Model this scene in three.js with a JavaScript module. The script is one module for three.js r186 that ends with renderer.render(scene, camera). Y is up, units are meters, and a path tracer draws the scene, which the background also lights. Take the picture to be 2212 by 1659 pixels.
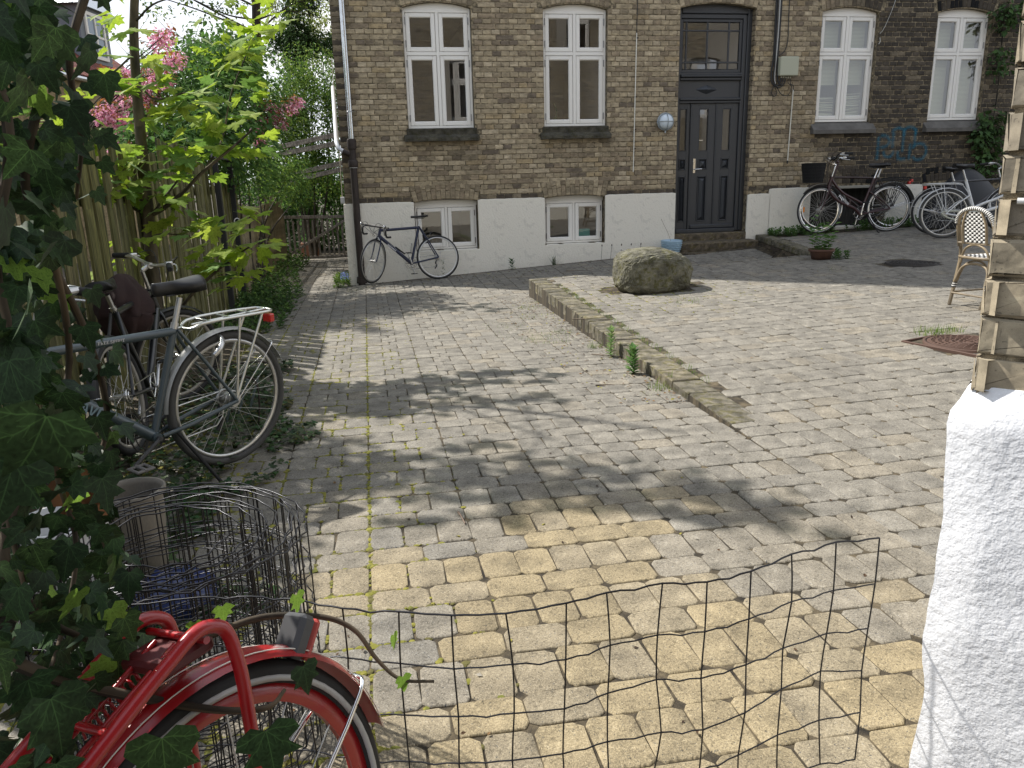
import * as THREE from 'three';
import { mergeGeometries } from 'three/addons/utils/BufferGeometryUtils.js';
import { FontLoader } from 'three/addons/loaders/FontLoader.js';
import { TextGeometry } from 'three/addons/geometries/TextGeometry.js';

// ---------- camera, sky, sun, exposure ----------
const scene = new THREE.Scene();
const camera = new THREE.PerspectiveCamera(53.07, 4 / 3, 0.05, 400);
camera.position.set(-1.261, 1.43, 12.623);
camera.rotation.order = 'YXZ';
camera.rotation.set(-0.26499, -0.1774, -0.02676);
camera.updateMatrixWorld(true);
const renderer = new THREE.WebGLRenderer({ antialias: true });
renderer.toneMapping = THREE.LinearToneMapping;
renderer.toneMappingExposure = 1.55;
renderer.shadowMap.enabled = true;
const SUN_AZ = 41 * Math.PI / 180, SUN_EL = 48 * Math.PI / 180;       // the light travels towards +x and +z
const sunDir = new THREE.Vector3(-Math.cos(SUN_AZ) * Math.cos(SUN_EL), Math.sin(SUN_EL), -Math.sin(SUN_AZ) * Math.cos(SUN_EL));
const sun = new THREE.DirectionalLight(new THREE.Color(1, 0.955, 0.89), 4.7);
sun.name = 'sun';
sun.position.copy(sunDir).multiplyScalar(60);
sun.castShadow = true;
sun.shadow.radius = 1.6;
Object.assign(sun.shadow.camera, { left: -20, right: 20, top: 20, bottom: -20, near: 1, far: 140 });
scene.add(sun, sun.target);

// ---------- random numbers and noise ----------
let seed = 7;
function rnd() { seed = (seed + 0x6D2B79F5) | 0; let t = Math.imul(seed ^ (seed >>> 15), 1 | seed); t = (t + Math.imul(t ^ (t >>> 7), 61 | t)) ^ t; return ((t ^ (t >>> 14)) >>> 0) / 4294967296; }
const rr = (a, b) => a + (b - a) * rnd();
const pick = a => a[Math.floor(rnd() * a.length)];
function h2(x, y, s = 0) { let n = Math.imul(x | 0, 374761393) + Math.imul(y | 0, 668265263) + Math.imul(s | 0, 1274126177); n = Math.imul(n ^ (n >>> 13), 1274126177); return ((n ^ (n >>> 16)) >>> 0) / 4294967296; }
function vn(x, y, s = 0, p = 0) {                                     // value noise, tiling every p cells
  const xi = Math.floor(x), yi = Math.floor(y), fx = x - xi, fy = y - yi;
  const w = (a) => p ? ((a % p) + p) % p : a, u = fx * fx * (3 - 2 * fx), v = fy * fy * (3 - 2 * fy);
  const a = h2(w(xi), w(yi), s), b = h2(w(xi + 1), w(yi), s), c = h2(w(xi), w(yi + 1), s), d = h2(w(xi + 1), w(yi + 1), s);
  return a + (b - a) * u + (c - a) * v + (a - b - c + d) * u * v;
}
function fbm(x, y, s = 0, p = 0, o = 4) { let r = 0, a = 0.5, t = 0; for (let i = 0; i < o; i++) { r += a * vn(x, y, s + i, p); t += a; a *= 0.5; x *= 2; y *= 2; if (p) p *= 2; } return r / t; }
const ss = (a, b, t) => { t = Math.min(1, Math.max(0, (t - a) / (b - a))); return t * t * (3 - 2 * t); };
const mix = (a, b, t) => a + (b - a) * t;
const V = (x, y, z) => new THREE.Vector3(x, y, z);

// ---------- the sky: pale spring sky with thin high cloud ----------
{
  const w = 1024, h = 512, d = new Float32Array(w * h * 4);
  for (let j = 0; j < h; j++) for (let i = 0; i < w; i++) {
    const el = (j + 0.5) / h * Math.PI - Math.PI / 2, az = (i + 0.5) / w * 2 * Math.PI;
    const e = Math.max(0, Math.sin(el)), k = Math.pow(1 - e, 2.2);
    let r = mix(0.36, 1.04, k), g = mix(0.46, 1.08, k), b = mix(0.66, 1.12, k);
    const px = Math.cos(az) * Math.cos(el) / (e + 0.18), py = Math.sin(az) * Math.cos(el) / (e + 0.18);
    const c = ss(0.40, 0.78, fbm(px * 1.3 + 9, py * 2.1 + 3, 5, 0, 5)) * 0.75;
    r = mix(r, 1.02, c); g = mix(g, 1.01, c); b = mix(b, 0.99, c);
    if (el < 0) { const f = ss(0, -0.15, el); r = mix(r, 0.16, f); g = mix(g, 0.15, f); b = mix(b, 0.12, f); }
    const q = (j * w + i) * 4, S = 0.90; d[q] = r * S; d[q + 1] = g * S; d[q + 2] = b * S; d[q + 3] = 1;
  }
  const sky = new THREE.DataTexture(d, w, h, THREE.RGBAFormat, THREE.FloatType);
  sky.mapping = THREE.EquirectangularReflectionMapping; sky.magFilter = THREE.LinearFilter; sky.needsUpdate = true;
  scene.background = sky; scene.environment = sky;
}

// ---------- a pixel of the photograph (2212 wide) gives a direction; the plane gives the distance ----------
const camR = camera.matrixWorld;
function ray(u, v) { return V((u - 1106) / 1661.2, -(v - 829.5) / 1661.2, -1).transformDirection(camR); }
function atZ(u, v, z) { const d = ray(u, v), t = (z - camera.position.z) / d.z; return camera.position.clone().addScaledVector(d, t); }
function atX(u, v, x) { const d = ray(u, v), t = (x - camera.position.x) / d.x; return camera.position.clone().addScaledVector(d, t); }
function atY(u, v, y) { const d = ray(u, v), t = (y - camera.position.y) / d.y; return camera.position.clone().addScaledVector(d, t); }

// ---------- the lie of the land ----------
const EDGE = 0.8;                                                     // the terrace's edge wall runs along x = EDGE
function low(x, z) { return -0.0167 * (12.6 - z) + Math.max(0, x + 1.6) * 0.055 * (1 - 0.75 * ss(0, 2.6, z)) * (1 - ss(2.6, 6, z)); }
function ter(x, z) { return mix(0.122 + 0.034 * x - 0.0225 * z, low(x, z) + 0.018 * (x - EDGE), ss(7.6, 10.5, z)); }
const rightWallX = z => 5.47 - 0.185 * z;
function inDip(x, z) { return x > EDGE && z < 2.6 && (z < 0 ? x < 5.47 : x < rightWallX(z)); }
function ground(x, z) {
  if (x <= EDGE) return low(x, z);
  if (inDip(x, z)) return mix(low(x, z), ter(x, z), ss(1.75, 2.6, z) * ss(2.3, 3.6, x));
  return ter(x, z);
}

// ---------- objects ----------
const taken = {};
function numbered(n) { taken[n] = (taken[n] ?? -1) + 1; return taken[n] ? n + '_' + String(taken[n]).padStart(3, '0') : n; }
function tag(o, label, category, group) { o.userData.label = label; o.userData.category = category; if (group) o.userData.group = group; return o; }
function thing(name, label, category, p = [0, 0, 0], group) { const o = new THREE.Group(); o.name = numbered(name); o.position.set(...p); scene.add(o); return tag(o, label, category, group); }
function sub(name, parent) { const o = new THREE.Group(); o.name = name; parent.add(o); return o; }
function norm(g) { if (g.index) g = g.toNonIndexed(); for (const k of Object.keys(g.attributes)) if (!['position', 'normal', 'uv', 'color'].includes(k)) g.deleteAttribute(k); return g; }
function join(geos) {
  geos = geos.flat(9).filter(Boolean).map(norm);
  const col = geos.some(g => g.attributes.color);
  for (const g of geos) {
    const n = g.attributes.position.count;
    if (!g.attributes.normal) g.computeVertexNormals();
    if (!g.attributes.uv) g.setAttribute('uv', new THREE.BufferAttribute(new Float32Array(n * 2), 2));
    if (col && !g.attributes.color) g.setAttribute('color', new THREE.BufferAttribute(new Float32Array(n * 3).fill(1), 3));
  }
  return geos.length === 1 ? geos[0] : mergeGeometries(geos, false);
}
function mesh(name, geos, mat, parent = scene) {
  const m = new THREE.Mesh(Array.isArray(geos) ? join(geos) : geos, mat); m.name = parent === scene ? numbered(name) : name;
  m.castShadow = m.receiveShadow = true; parent.add(m); return m;
}
function struct(name, geos, mat) { const m = mesh(name, geos, mat); m.userData.kind = 'structure'; return m; }
function stuff(m) { m.userData.kind = 'stuff'; return m; }
function tint(g, c) { g = norm(g); const n = g.attributes.position.count, a = new Float32Array(n * 3); for (let i = 0; i < n; i++) a.set(c, i * 3); g.setAttribute('color', new THREE.BufferAttribute(a, 3)); return g; }
function uvBox(g, s = 1, ou = 0, ov = 0) {                            // texture coordinates in metres / s
  g = norm(g); if (!g.attributes.normal) g.computeVertexNormals();
  const p = g.attributes.position, n = g.attributes.normal, u = new Float32Array(p.count * 2);
  for (let i = 0; i < p.count; i++) {
    const ax = Math.abs(n.getX(i)), ay = Math.abs(n.getY(i)), az = Math.abs(n.getZ(i));
    let a, b; if (ay >= ax && ay >= az) { a = p.getX(i); b = p.getZ(i); } else if (ax >= az) { a = p.getZ(i); b = p.getY(i); } else { a = p.getX(i); b = p.getY(i); }
    u[i * 2] = a / s + ou; u[i * 2 + 1] = b / s + ov;
  }
  g.setAttribute('uv', new THREE.BufferAttribute(u, 2)); return g;
}
// ---------- shapes ----------
function box(w, h, d, x = 0, y = 0, z = 0) { return new THREE.BoxGeometry(w, h, d).translate(x, y, z); }
function span(x0, x1, y0, y1, z0, z1) { return box(x1 - x0, y1 - y0, z1 - z0, (x0 + x1) / 2, (y0 + y1) / 2, (z0 + z1) / 2); }
function fromArrays(pos, idx, smooth = false) {
  const g = new THREE.BufferGeometry(); g.setAttribute('position', new THREE.BufferAttribute(new Float32Array(pos), 3));
  g.setIndex(idx); if (smooth) { g.computeVertexNormals(); return g.toNonIndexed(); }
  const f = g.toNonIndexed(); f.computeVertexNormals(); return f;
}
function cham(w, h, d, c, x = 0, y = 0, z = 0) {                      // a box with all edges chamfered
  const X = w / 2, Y = h / 2, Z = d / 2, P = []; 
  const g = new THREE.BufferGeometry(); const pos = [];
  const quad = (a, b, e, f) => pos.push(...a, ...b, ...e, ...a, ...e, ...f);
  const v = (sx, sy, sz, ax) => [sx * (X - (ax === 0 ? 0 : c)), sy * (Y - (ax === 1 ? 0 : c)), sz * (Z - (ax === 2 ? 0 : c))];
  for (const s of [-1, 1]) {
    const q = (arr) => s > 0 ? quad(...arr) : quad(...arr.reverse());
    q([v(s, -1, -1, 0), v(s, 1, -1, 0), v(s, 1, 1, 0), v(s, -1, 1, 0)]);
    q([v(-1, s, -1, 1), v(-1, s, 1, 1), v(1, s, 1, 1), v(1, s, -1, 1)]);
    q([v(-1, -1, s, 2), v(1, -1, s, 2), v(1, 1, s, 2), v(-1, 1, s, 2)]);
  }
  for (const a of [-1, 1]) for (const b of [-1, 1]) {
    const fl = a * b > 0;
    const q = (arr) => fl ? quad(...arr) : quad(...arr.reverse());
    q([v(-1, a, b, 1), v(-1, a, b, 2), v(1, a, b, 2), v(1, a, b, 1)]);
    q([v(a, -1, b, 2), v(a, -1, b, 0), v(a, 1, b, 0), v(a, 1, b, 2)]);
    q([v(a, b, -1, 0), v(a, b, -1, 1), v(a, b, 1, 1), v(a, b, 1, 0)]);
  }
  for (const a of [-1, 1]) for (const b of [-1, 1]) for (const e of [-1, 1]) {
    const t = [v(a, b, e, 0), v(a, b, e, 1), v(a, b, e, 2)]; if (a * b * e < 0) t.reverse(); pos.push(...t[0], ...t[1], ...t[2]);
  }
  g.setAttribute('position', new THREE.BufferAttribute(new Float32Array(pos), 3)); g.computeVertexNormals();
  return g.translate(x, y, z);
}
function chspan(x0, x1, y0, y1, z0, z1, c = 0.004) { return cham(x1 - x0, y1 - y0, z1 - z0, c, (x0 + x1) / 2, (y0 + y1) / 2, (z0 + z1) / 2); }
function tube(pts, r, n = 6, closed = false, caps = true) {           // a tube along a polyline; r may be a list
  pts = pts.map(p => p.isVector3 ? p : V(...p)); const m = pts.length, R = i => Array.isArray(r) ? r[Math.min(i, r.length - 1)] : r;
  const pos = [], nor = [], uv = [], idx = []; let up = null, L = 0;
  for (let i = 0; i < m; i++) {
    const a = pts[closed ? (i + m - 1) % m : Math.max(0, i - 1)], b = pts[closed ? (i + 1) % m : Math.min(m - 1, i + 1)];
    const t = b.clone().sub(a).normalize();
    if (!up) { up = Math.abs(t.y) < 0.9 ? V(0, 1, 0) : V(1, 0, 0); }
    const s = t.clone().cross(up).normalize(); up = s.clone().cross(t).normalize();
    if (i) L += pts[i].distanceTo(pts[i - 1]);
    for (let k = 0; k <= n; k++) {
      const A = k / n * 2 * Math.PI, q = s.clone().multiplyScalar(Math.cos(A)).addScaledVector(up, Math.sin(A));
      pos.push(pts[i].x + q.x * R(i), pts[i].y + q.y * R(i), pts[i].z + q.z * R(i)); nor.push(q.x, q.y, q.z); uv.push(k / n * 6.28 * R(i), L);
    }
  }
  const w = n + 1, e = closed ? m : m - 1;
  for (let i = 0; i < e; i++) for (let k = 0; k < n; k++) { const a = i * w + k, b = ((i + 1) % m) * w + k; idx.push(a, b, a + 1, b, b + 1, a + 1); }
  if (!closed && caps) for (const [i, f] of [[0, 1], [m - 1, 0]]) {
    const o = pos.length / 3, t = pts[Math.min(m - 1, i + 1)].clone().sub(pts[Math.max(0, i - 1)]).normalize().multiplyScalar(f ? -1 : 1);
    pos.push(pts[i].x, pts[i].y, pts[i].z); nor.push(t.x, t.y, t.z); uv.push(0, 0);
    for (let k = 0; k <= n; k++) { const b = (i * w + k) * 3; pos.push(pos[b], pos[b + 1], pos[b + 2]); nor.push(t.x, t.y, t.z); uv.push(0, 0); }
    for (let k = 0; k < n; k++) f ? idx.push(o, o + 1 + k, o + 2 + k) : idx.push(o, o + 2 + k, o + 1 + k);
  }
  const g = new THREE.BufferGeometry(); g.setAttribute('position', new THREE.BufferAttribute(new Float32Array(pos), 3));
  g.setAttribute('normal', new THREE.BufferAttribute(new Float32Array(nor), 3)); g.setAttribute('uv', new THREE.BufferAttribute(new Float32Array(uv), 2)); g.setIndex(idx);
  return g;
}
function smooth(pts, seg = 4, closed = false) { pts = pts.map(p => p.isVector3 ? p : V(...p)); const c = new THREE.CatmullRomCurve3(pts, closed, 'centripetal'); return c.getPoints(closed ? pts.length * seg : (pts.length - 1) * seg).slice(0, closed ? -1 : undefined); }
function bar(a, b, r, n = 8) { return tube([a, b], r, n); }
function ring(R, r, n = 40, k = 8) { return new THREE.TorusGeometry(R, r, k, n); }
function lathe(pts, n = 32) { return new THREE.LatheGeometry(pts.map(p => new THREE.Vector2(...p)), n); }
function cyl(r0, r1, h, n = 16) { return new THREE.CylinderGeometry(r0, r1, h, n); }

// ---------- textures ----------
function tex(w, fn, srgb = true, h = w) {
  const d = new Uint8Array(w * h * 4);
  for (let j = 0; j < h; j++) for (let i = 0; i < w; i++) { const c = fn(i, j, w), q = (j * w + i) * 4; d[q] = c[0] * 255; d[q + 1] = c[1] * 255; d[q + 2] = c[2] * 255; d[q + 3] = (c[3] ?? 1) * 255; }
  const t = new THREE.DataTexture(d, w, h); t.wrapS = t.wrapT = THREE.RepeatWrapping; t.magFilter = THREE.LinearFilter; t.minFilter = THREE.LinearMipmapLinearFilter; t.generateMipmaps = true;
  if (srgb) t.colorSpace = THREE.SRGBColorSpace; t.needsUpdate = true; return t;
}
const cl = v => Math.min(1, Math.max(0, v)), g3 = v => [cl(v), cl(v), cl(v)];
// concrete pavers: grey and tan sand with light and dark grit; one tile of texture is 0.6 m
const tPaver = tex(768, (i, j, w) => {
  const b = fbm(i / 96, j / 96, 1, 8, 4), f = h2(i >> 1, j >> 1, 3), f2 = vn(i / 3, j / 3, 4, 256);
  let v = 0.80 + (b - 0.5) * 0.30 + (f - 0.5) * 0.16 + (f2 - 0.5) * 0.24, c = [v, v * 0.985, v * 0.95];
  const s = vn(i / 4.8 + 3, j / 4.8 + 7, 9, 160), s2 = vn(i / 4.8 + 3, j / 4.8 + 7, 19, 160);
  if (s > 0.83) { const k = s2 > 0.55 ? 0.26 : s2 > 0.3 ? -0.34 : 0.12; c = [v + k, v + k * 0.92, v + k * 0.75]; }
  const m = vn(i / 9.6 + 1, j / 9.6 + 5, 23, 80); if (m > 0.80) c = c.map(q => q - 0.13); else if (m < 0.16) c = c.map(q => q + 0.10);
  return c.map(cl);
});
const tPaverB = tex(384, (i, j) => g3(0.5 + (vn(i / 2.4, j / 2.4, 4, 160) - 0.5) * 0.7 + (fbm(i / 24, j / 24, 8, 16, 3) - 0.5) * 0.5), false);
// yellow stock brick: stains, scorch and pitting; one tile is 0.9 m
const tBrick = tex(768, (i, j) => {
  const a = fbm(i / 64, j / 32, 11, 12, 5), b = fbm(i / 20, j / 14, 15, 0, 3), p = vn(i / 5, j / 5, 17, 0), f = h2(i, j, 21);
  let v = 0.86 + (a - 0.5) * 0.42 + (b - 0.5) * 0.16 + (f - 0.5) * 0.08; if (p > 0.92) v -= 0.2;
  return [cl(v), cl(v * 0.975), cl(v * 0.94)];
});
const tGrain = tex(256, (i, j) => g3(0.86 + (fbm(i / 32, j / 32, 31, 8, 4) - 0.5) * 0.26 + (h2(i, j, 33) - 0.5) * 0.08));
const tBump = tex(256, (i, j) => g3(fbm(i / 8, j / 8, 41, 32, 4)), false);
const tPlaster = tex(512, (i, j) => g3(0.5 + (fbm(i / 16, j / 16, 43, 32, 4) - 0.5) * 1.3 + (vn(i / 4, j / 4, 47, 128) - 0.5) * 0.25), false);
const tStain = tex(512, (i, j) => { const a = fbm(i / 64, j / 64, 57, 8, 5), f = vn(i / 4, j / 4, 58, 128); const v = 0.965 + (f - 0.5) * 0.03 - ss(0.58, 0.74, a) * 0.05; return [cl(v), cl(v * 0.99), cl(v * 0.965)]; });
const tWood = tex(256, (i, j) => { const k = fbm(i / 5, j / 70, 51, 0, 4), m = fbm(i / 40, j / 50, 55, 0, 3); return g3(0.72 + (k - 0.5) * 0.6 + (m - 0.5) * 0.35); });
const tBark = tex(256, (i, j) => g3(0.7 + (fbm(i / 12, j / 40, 61, 0, 4) - 0.5) * 0.9));
const tRock = tex(512, (i, j) => {
  const a = fbm(i / 64, j / 64, 71, 8, 5), f = h2(i >> 1, j >> 1, 73), l = fbm(i / 32, j / 32, 79, 16, 4);
  let v = 0.66 + (a - 0.5) * 0.6 + (f - 0.5) * 0.3, c = [v, v * 0.98, v * 0.90];
  const k = ss(0.55, 0.68, l); c = [mix(c[0], v * 0.86, k), mix(c[1], v * 0.84, k), mix(c[2], v * 0.62, k)];
  return c.map(cl);
});
const tSoil = tex(512, (i, j) => { const a = fbm(i / 32, j / 32, 81, 16, 5), f = h2(i, j, 83); const v = 0.62 + (a - 0.5) * 0.9 + (f - 0.5) * 0.35; return [cl(v), cl(v * 0.95), cl(v * 0.85)]; });
function canvasTex(w, h, draw, srgb = true) { const c = document.createElement('canvas'); c.width = w; c.height = h; draw(c.getContext('2d'), w, h); const t = new THREE.CanvasTexture(c); if (srgb) t.colorSpace = THREE.SRGBColorSpace; t.magFilter = THREE.LinearFilter; return t; }

const lin = (r, g, b) => new THREE.Color().setRGB(r, g, b);
function std(color, roughness = 0.8, extra = {}) { return new THREE.MeshStandardMaterial({ color: color.isColor ? color : lin(...color), roughness, ...extra }); }
function metal(color, roughness = 0.35, extra = {}) { return std(color, roughness, { metalness: 1, ...extra }); }
function paint(color, roughness = 0.35, extra = {}) { return new THREE.MeshPhysicalMaterial({ color: lin(...color), roughness, clearcoat: 0.5, clearcoatRoughness: 0.25, ...extra }); }
const M = {
  mortar: std([0.47, 0.43, 0.35], 0.95, { map: tSoil }),
  white: std([0.84, 0.815, 0.75], 0.85, { map: tStain, bumpMap: tPlaster, bumpScale: 0.004 }),
  whiteNear: std([0.80, 0.81, 0.83], 0.9, { bumpMap: tPlaster, bumpScale: 0.0016 }),
  winWhite: std([0.78, 0.755, 0.70], 0.45),
  door: paint([0.030, 0.033, 0.038], 0.42, { clearcoat: 0.2 }),
  sill: std([0.135, 0.128, 0.112], 0.95, { map: tRock, bumpMap: tBump, bumpScale: 0.006 }),
  sillSmooth: std([0.15, 0.14, 0.125], 0.9, { map: tGrain, bumpMap: tBump, bumpScale: 0.002 }),
  glass: new THREE.MeshPhysicalMaterial({ color: 0xffffff, transmission: 1, thickness: 0, roughness: 0.0, ior: 2.1 }),
  soil: std([0.06, 0.048, 0.035], 0.95, { map: tSoil }), room: std([0.34, 0.32, 0.29], 0.9),
  zinc: metal([0.50, 0.52, 0.54], 0.42, { roughnessMap: tBump }),
  iron: std([0.050, 0.036, 0.030], 0.6, { map: tGrain, metalness: 0.2 }),
  steel: metal([0.62, 0.62, 0.60], 0.25), chrome: metal([0.80, 0.80, 0.80], 0.08), alu: metal([0.55, 0.55, 0.54], 0.38),
  rubber: std([0.018, 0.018, 0.018], 0.75, { bumpMap: tBump, bumpScale: 0.001 }), rubberGrey: std([0.06, 0.06, 0.058], 0.8),
  black: std([0.012, 0.012, 0.013], 0.45), blackMatte: std([0.016, 0.016, 0.016], 0.8),
  step: std([0.23, 0.19, 0.15], 0.9, { map: tRock, bumpMap: tBump, bumpScale: 0.003 }),
  redlens: paint([0.5, 0.02, 0.015], 0.2), orange: paint([0.75, 0.22, 0.01], 0.25),
};
function leafMat(c, tr = 0.45, rough = 0.92, extra = {}) { return new THREE.MeshPhysicalMaterial({ color: lin(...c), roughness: rough, transmission: tr, thickness: 0, specularIntensity: 0.25, side: THREE.DoubleSide, ...extra }); }
const font = await new FontLoader().loadAsync('fonts/droid/droid_sans_bold.typeface.json');
const serif = await new FontLoader().loadAsync('fonts/droid/droid_serif_bold.typeface.json');
function text(s, size, f = font) { const g = new TextGeometry(s, { font: f, size, depth: 0.0008, curveSegments: 3 }); g.computeBoundingBox(); const b = g.boundingBox; return g.translate(-(b.min.x + b.max.x) / 2, -(b.min.y + b.max.y) / 2, 0); }

// ================= GROUND =================
{
  // one sheet out to the horizon, with steps where the terrace drops
  const xs = [], zs = [];
  for (const a of [-150, -90, -50, -30, -18, -12, -8, -6, -5]) xs.push(a);
  for (let x = -4; x < 12; x += 0.25) { xs.push(x); if (Math.abs(x - 0.75) < 1e-6) xs.push(EDGE, EDGE + 0.003); }
  for (const a of [12, 16, 24, 40, 80, 150]) xs.push(a);
  for (const a of [-150, -90, -50, -30, -20, -14, -10, -8]) zs.push(a);
  for (let z = -6; z < 15; z += 0.25) { zs.push(z); if (Math.abs(z - 2.5) < 1e-6) zs.push(2.598, 2.602); }
  for (const a of [16, 20, 30, 50, 90, 150]) zs.push(a);
  const pos = [], uv = [], idx = [], nx = xs.length;
  const gy = (x, z) => { const X = Math.min(11, Math.max(-8, x)), Z = Math.min(14, Math.max(-8, z)); return ground(X, Z) - 0.0065; };
  for (const z of zs) for (const x of xs) { pos.push(x, gy(x, z), z); uv.push(x / 0.7, z / 0.7); }
  for (let j = 0; j < zs.length - 1; j++) for (let i = 0; i < nx - 1; i++) { const a = j * nx + i; idx.push(a, a + nx, a + 1, a + 1, a + nx, a + nx + 1); }
  const g = new THREE.BufferGeometry(); g.setAttribute('position', new THREE.BufferAttribute(new Float32Array(pos), 3)); g.setAttribute('uv', new THREE.BufferAttribute(new Float32Array(uv), 2)); g.setIndex(idx);
  const f = g.toNonIndexed(); f.computeVertexNormals();
  struct('ground', f, std([0.150, 0.132, 0.100], 0.97, { map: tSoil, bumpMap: tBump, bumpScale: 0.004 }));
}
// ---- pavers: rows of stones set lengthwise alternate with rows set crosswise; every module of 0.43 m is 3 or 2 stones wide ----
function paverGeo(w, d, ou, ov, s) {
  const o = [], c = Math.min(w, d) * 0.155; let k = 0; const jit = () => (h2(s, k++, 91) - 0.5) * 0.0075;
  const X = w / 2, Z = d / 2, cs = [[-X + c * 0.9, -Z], [X - c, -Z], [X, -Z + c], [X, Z - c * 0.9], [X - c * 0.8, Z], [-X + c, Z], [-X, Z - c], [-X, -Z + c * 0.9]];
  for (const [x, z] of cs) o.push([x + jit(), z + jit()]);
  const pos = [], idx = [], n = 8, R = (f, y) => { for (const [x, z] of o) pos.push(x * f, y, z * f); };
  pos.push(0, 0.0008, 0); R(0.90, 0.0006); R(0.962, -0.0008); R(1, -0.006); R(1, -0.05);
  for (let i = 0; i < n; i++) { const j = (i + 1) % n; idx.push(0, 1 + j, 1 + i); for (let r = 0; r < 3; r++) { const a = 1 + r * n; idx.push(a + i, a + j, a + n + i, a + j, a + n + j, a + n + i); } }
  const g = fromArrays(pos, idx, false); const p = g.attributes.position, u = new Float32Array(p.count * 2);
  // smooth the worn top edge
  const nn = g.attributes.normal; for (let i = 0; i < p.count; i++) if (p.getY(i) > -0.003) { const q = V(nn.getX(i), nn.getY(i), nn.getZ(i)).add(V(0, 1.2, 0)).normalize(); nn.setXYZ(i, q.x, q.y, q.z); }
  for (let i = 0; i < p.count; i++) { u[i * 2] = p.getX(i) / 0.6 + ou; u[i * 2 + 1] = p.getZ(i) / 0.6 + ov; }
  g.setAttribute('uv', new THREE.BufferAttribute(u, 2)); return g;
}
const paverTones = [[0.262, 0.250, 0.226], [0.295, 0.281, 0.252], [0.285, 0.264, 0.226], [0.318, 0.292, 0.246], [0.325, 0.282, 0.205], [0.352, 0.305, 0.220], [0.350, 0.294, 0.192], [0.385, 0.322, 0.208]];   // from grey to yellow-tan, two of each
const paverMats = paverTones.map(c => std(c, 0.92, { map: tPaver, bumpMap: tPaverB, bumpScale: 0.0016 }));
const paverMatV = std([1, 1, 1], 0.92, { map: tPaver, bumpMap: tPaverB, bumpScale: 0.0016, vertexColors: true });
const pavVar = { A: [], B: [] };
for (let i = 0; i < 10; i++) { pavVar.A.push(paverGeo(0.1385, 0.206, rnd(), rnd(), i)); pavVar.B.push(paverGeo(0.210, 0.138, rnd(), rnd(), i + 40)); }
const stoneHole = (x, z) => Math.hypot((x - 1.98) / 0.62, (z - 3.95) / 0.42) < 1;      // the boulder's bed
const manholes = [[3.30, 7.47, 0.30], [5.5, 3.9, 0.30]];
const allPavers = [];
{
  const P = 0.352, zr = 10.517, xm = -1.347;
  for (let r = -14; r < 60; r++) for (const kind of ['A', 'B']) {
    const z0 = zr + 0.352 * 4 - r * P, zc = kind === 'A' ? z0 + 0.105 : z0 + 0.21 + 0.071, st = kind === 'A' ? 0.43 / 3 : 0.215, n = kind === 'A' ? 3 : 2;
    for (let m = -4; m < 24; m++) for (let k = 0; k < n; k++) {
      const x = xm + m * 0.43 + (k + 0.5) * st;
      if (zc > 12.6 || zc < -6.6) continue;
      if (x < -2.5 - (zc < 1 ? 0.35 : 0)) continue;
      if (zc < 0.10 && (x > -1.66)) continue;                         // the house stands here
      if (x > -0.2 && zc > 11.25) continue;
      if (x > 9.5 || (x > 6.5 && zc > 7) || zc > 12.2) continue;
      const w = kind === 'A' ? 0.134 : 0.206;
      const up = x > EDGE && !inDip(x, zc);
      if (Math.abs(x - EDGE) < w / 2 - 0.012 && zc < 8.5 && zc > 2.5) continue;
      if (up && x < EDGE + 0.225 && zc < 8.3) continue;               // the coping row lies here
      if (x > EDGE && Math.abs(zc - 2.6) < 0.07 && x < 2.9) continue;
      if (zc < 2.6 && Math.abs(x - rightWallX(Math.max(0, zc))) < 0.16) continue;
      if (zc < 0.55 && x > 3.8 && x < 5.35) continue;                 // steps
      if (stoneHole(x, zc)) continue;
      if (manholes.some(([a, b, q]) => Math.hypot(x - a, zc - b) < q + 0.05)) continue;
      if (zc < 0.5 && x > 5.5 && rnd() < 0.9) continue;               // weeds along the right-hand wall
      // colour: yellower stones in the newer patch by the gateway, greyer ones elsewhere
      const tan = ss(0.75, 0.15, Math.hypot((x + 0.5) / 1.5, (zc - 11.0) / 2.3) * 0.75 + (fbm(x * 2, zc * 2, 201) - 0.5) * 0.6);
      const ti = Math.max(0, Math.min(3, Math.round(tan * 3 + rr(-0.75, 0.75)))) * 2 + (rnd() < 0.5 ? 0 : 1);
      const e = 0.06, gx = (ground(x + e, zc) - ground(x - e, zc)) / (2 * e), gz = (ground(x, zc + e) - ground(x, zc - e)) / (2 * e);
      const sl = Math.abs(gx) > 0.4 || Math.abs(gz) > 0.4 ? 0 : 1;
      allPavers.push({ x, z: zc, y: ground(x, zc) + rr(-0.0028, 0.0028), kind, v: Math.floor(rnd() * 10), ti, turn: rr(-0.018, 0.018), rx: -sl * gz + rr(-0.007, 0.007), rz: sl * gx + rr(-0.007, 0.007), flip: rnd() < 0.5, up });
    }
  }
}
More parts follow.
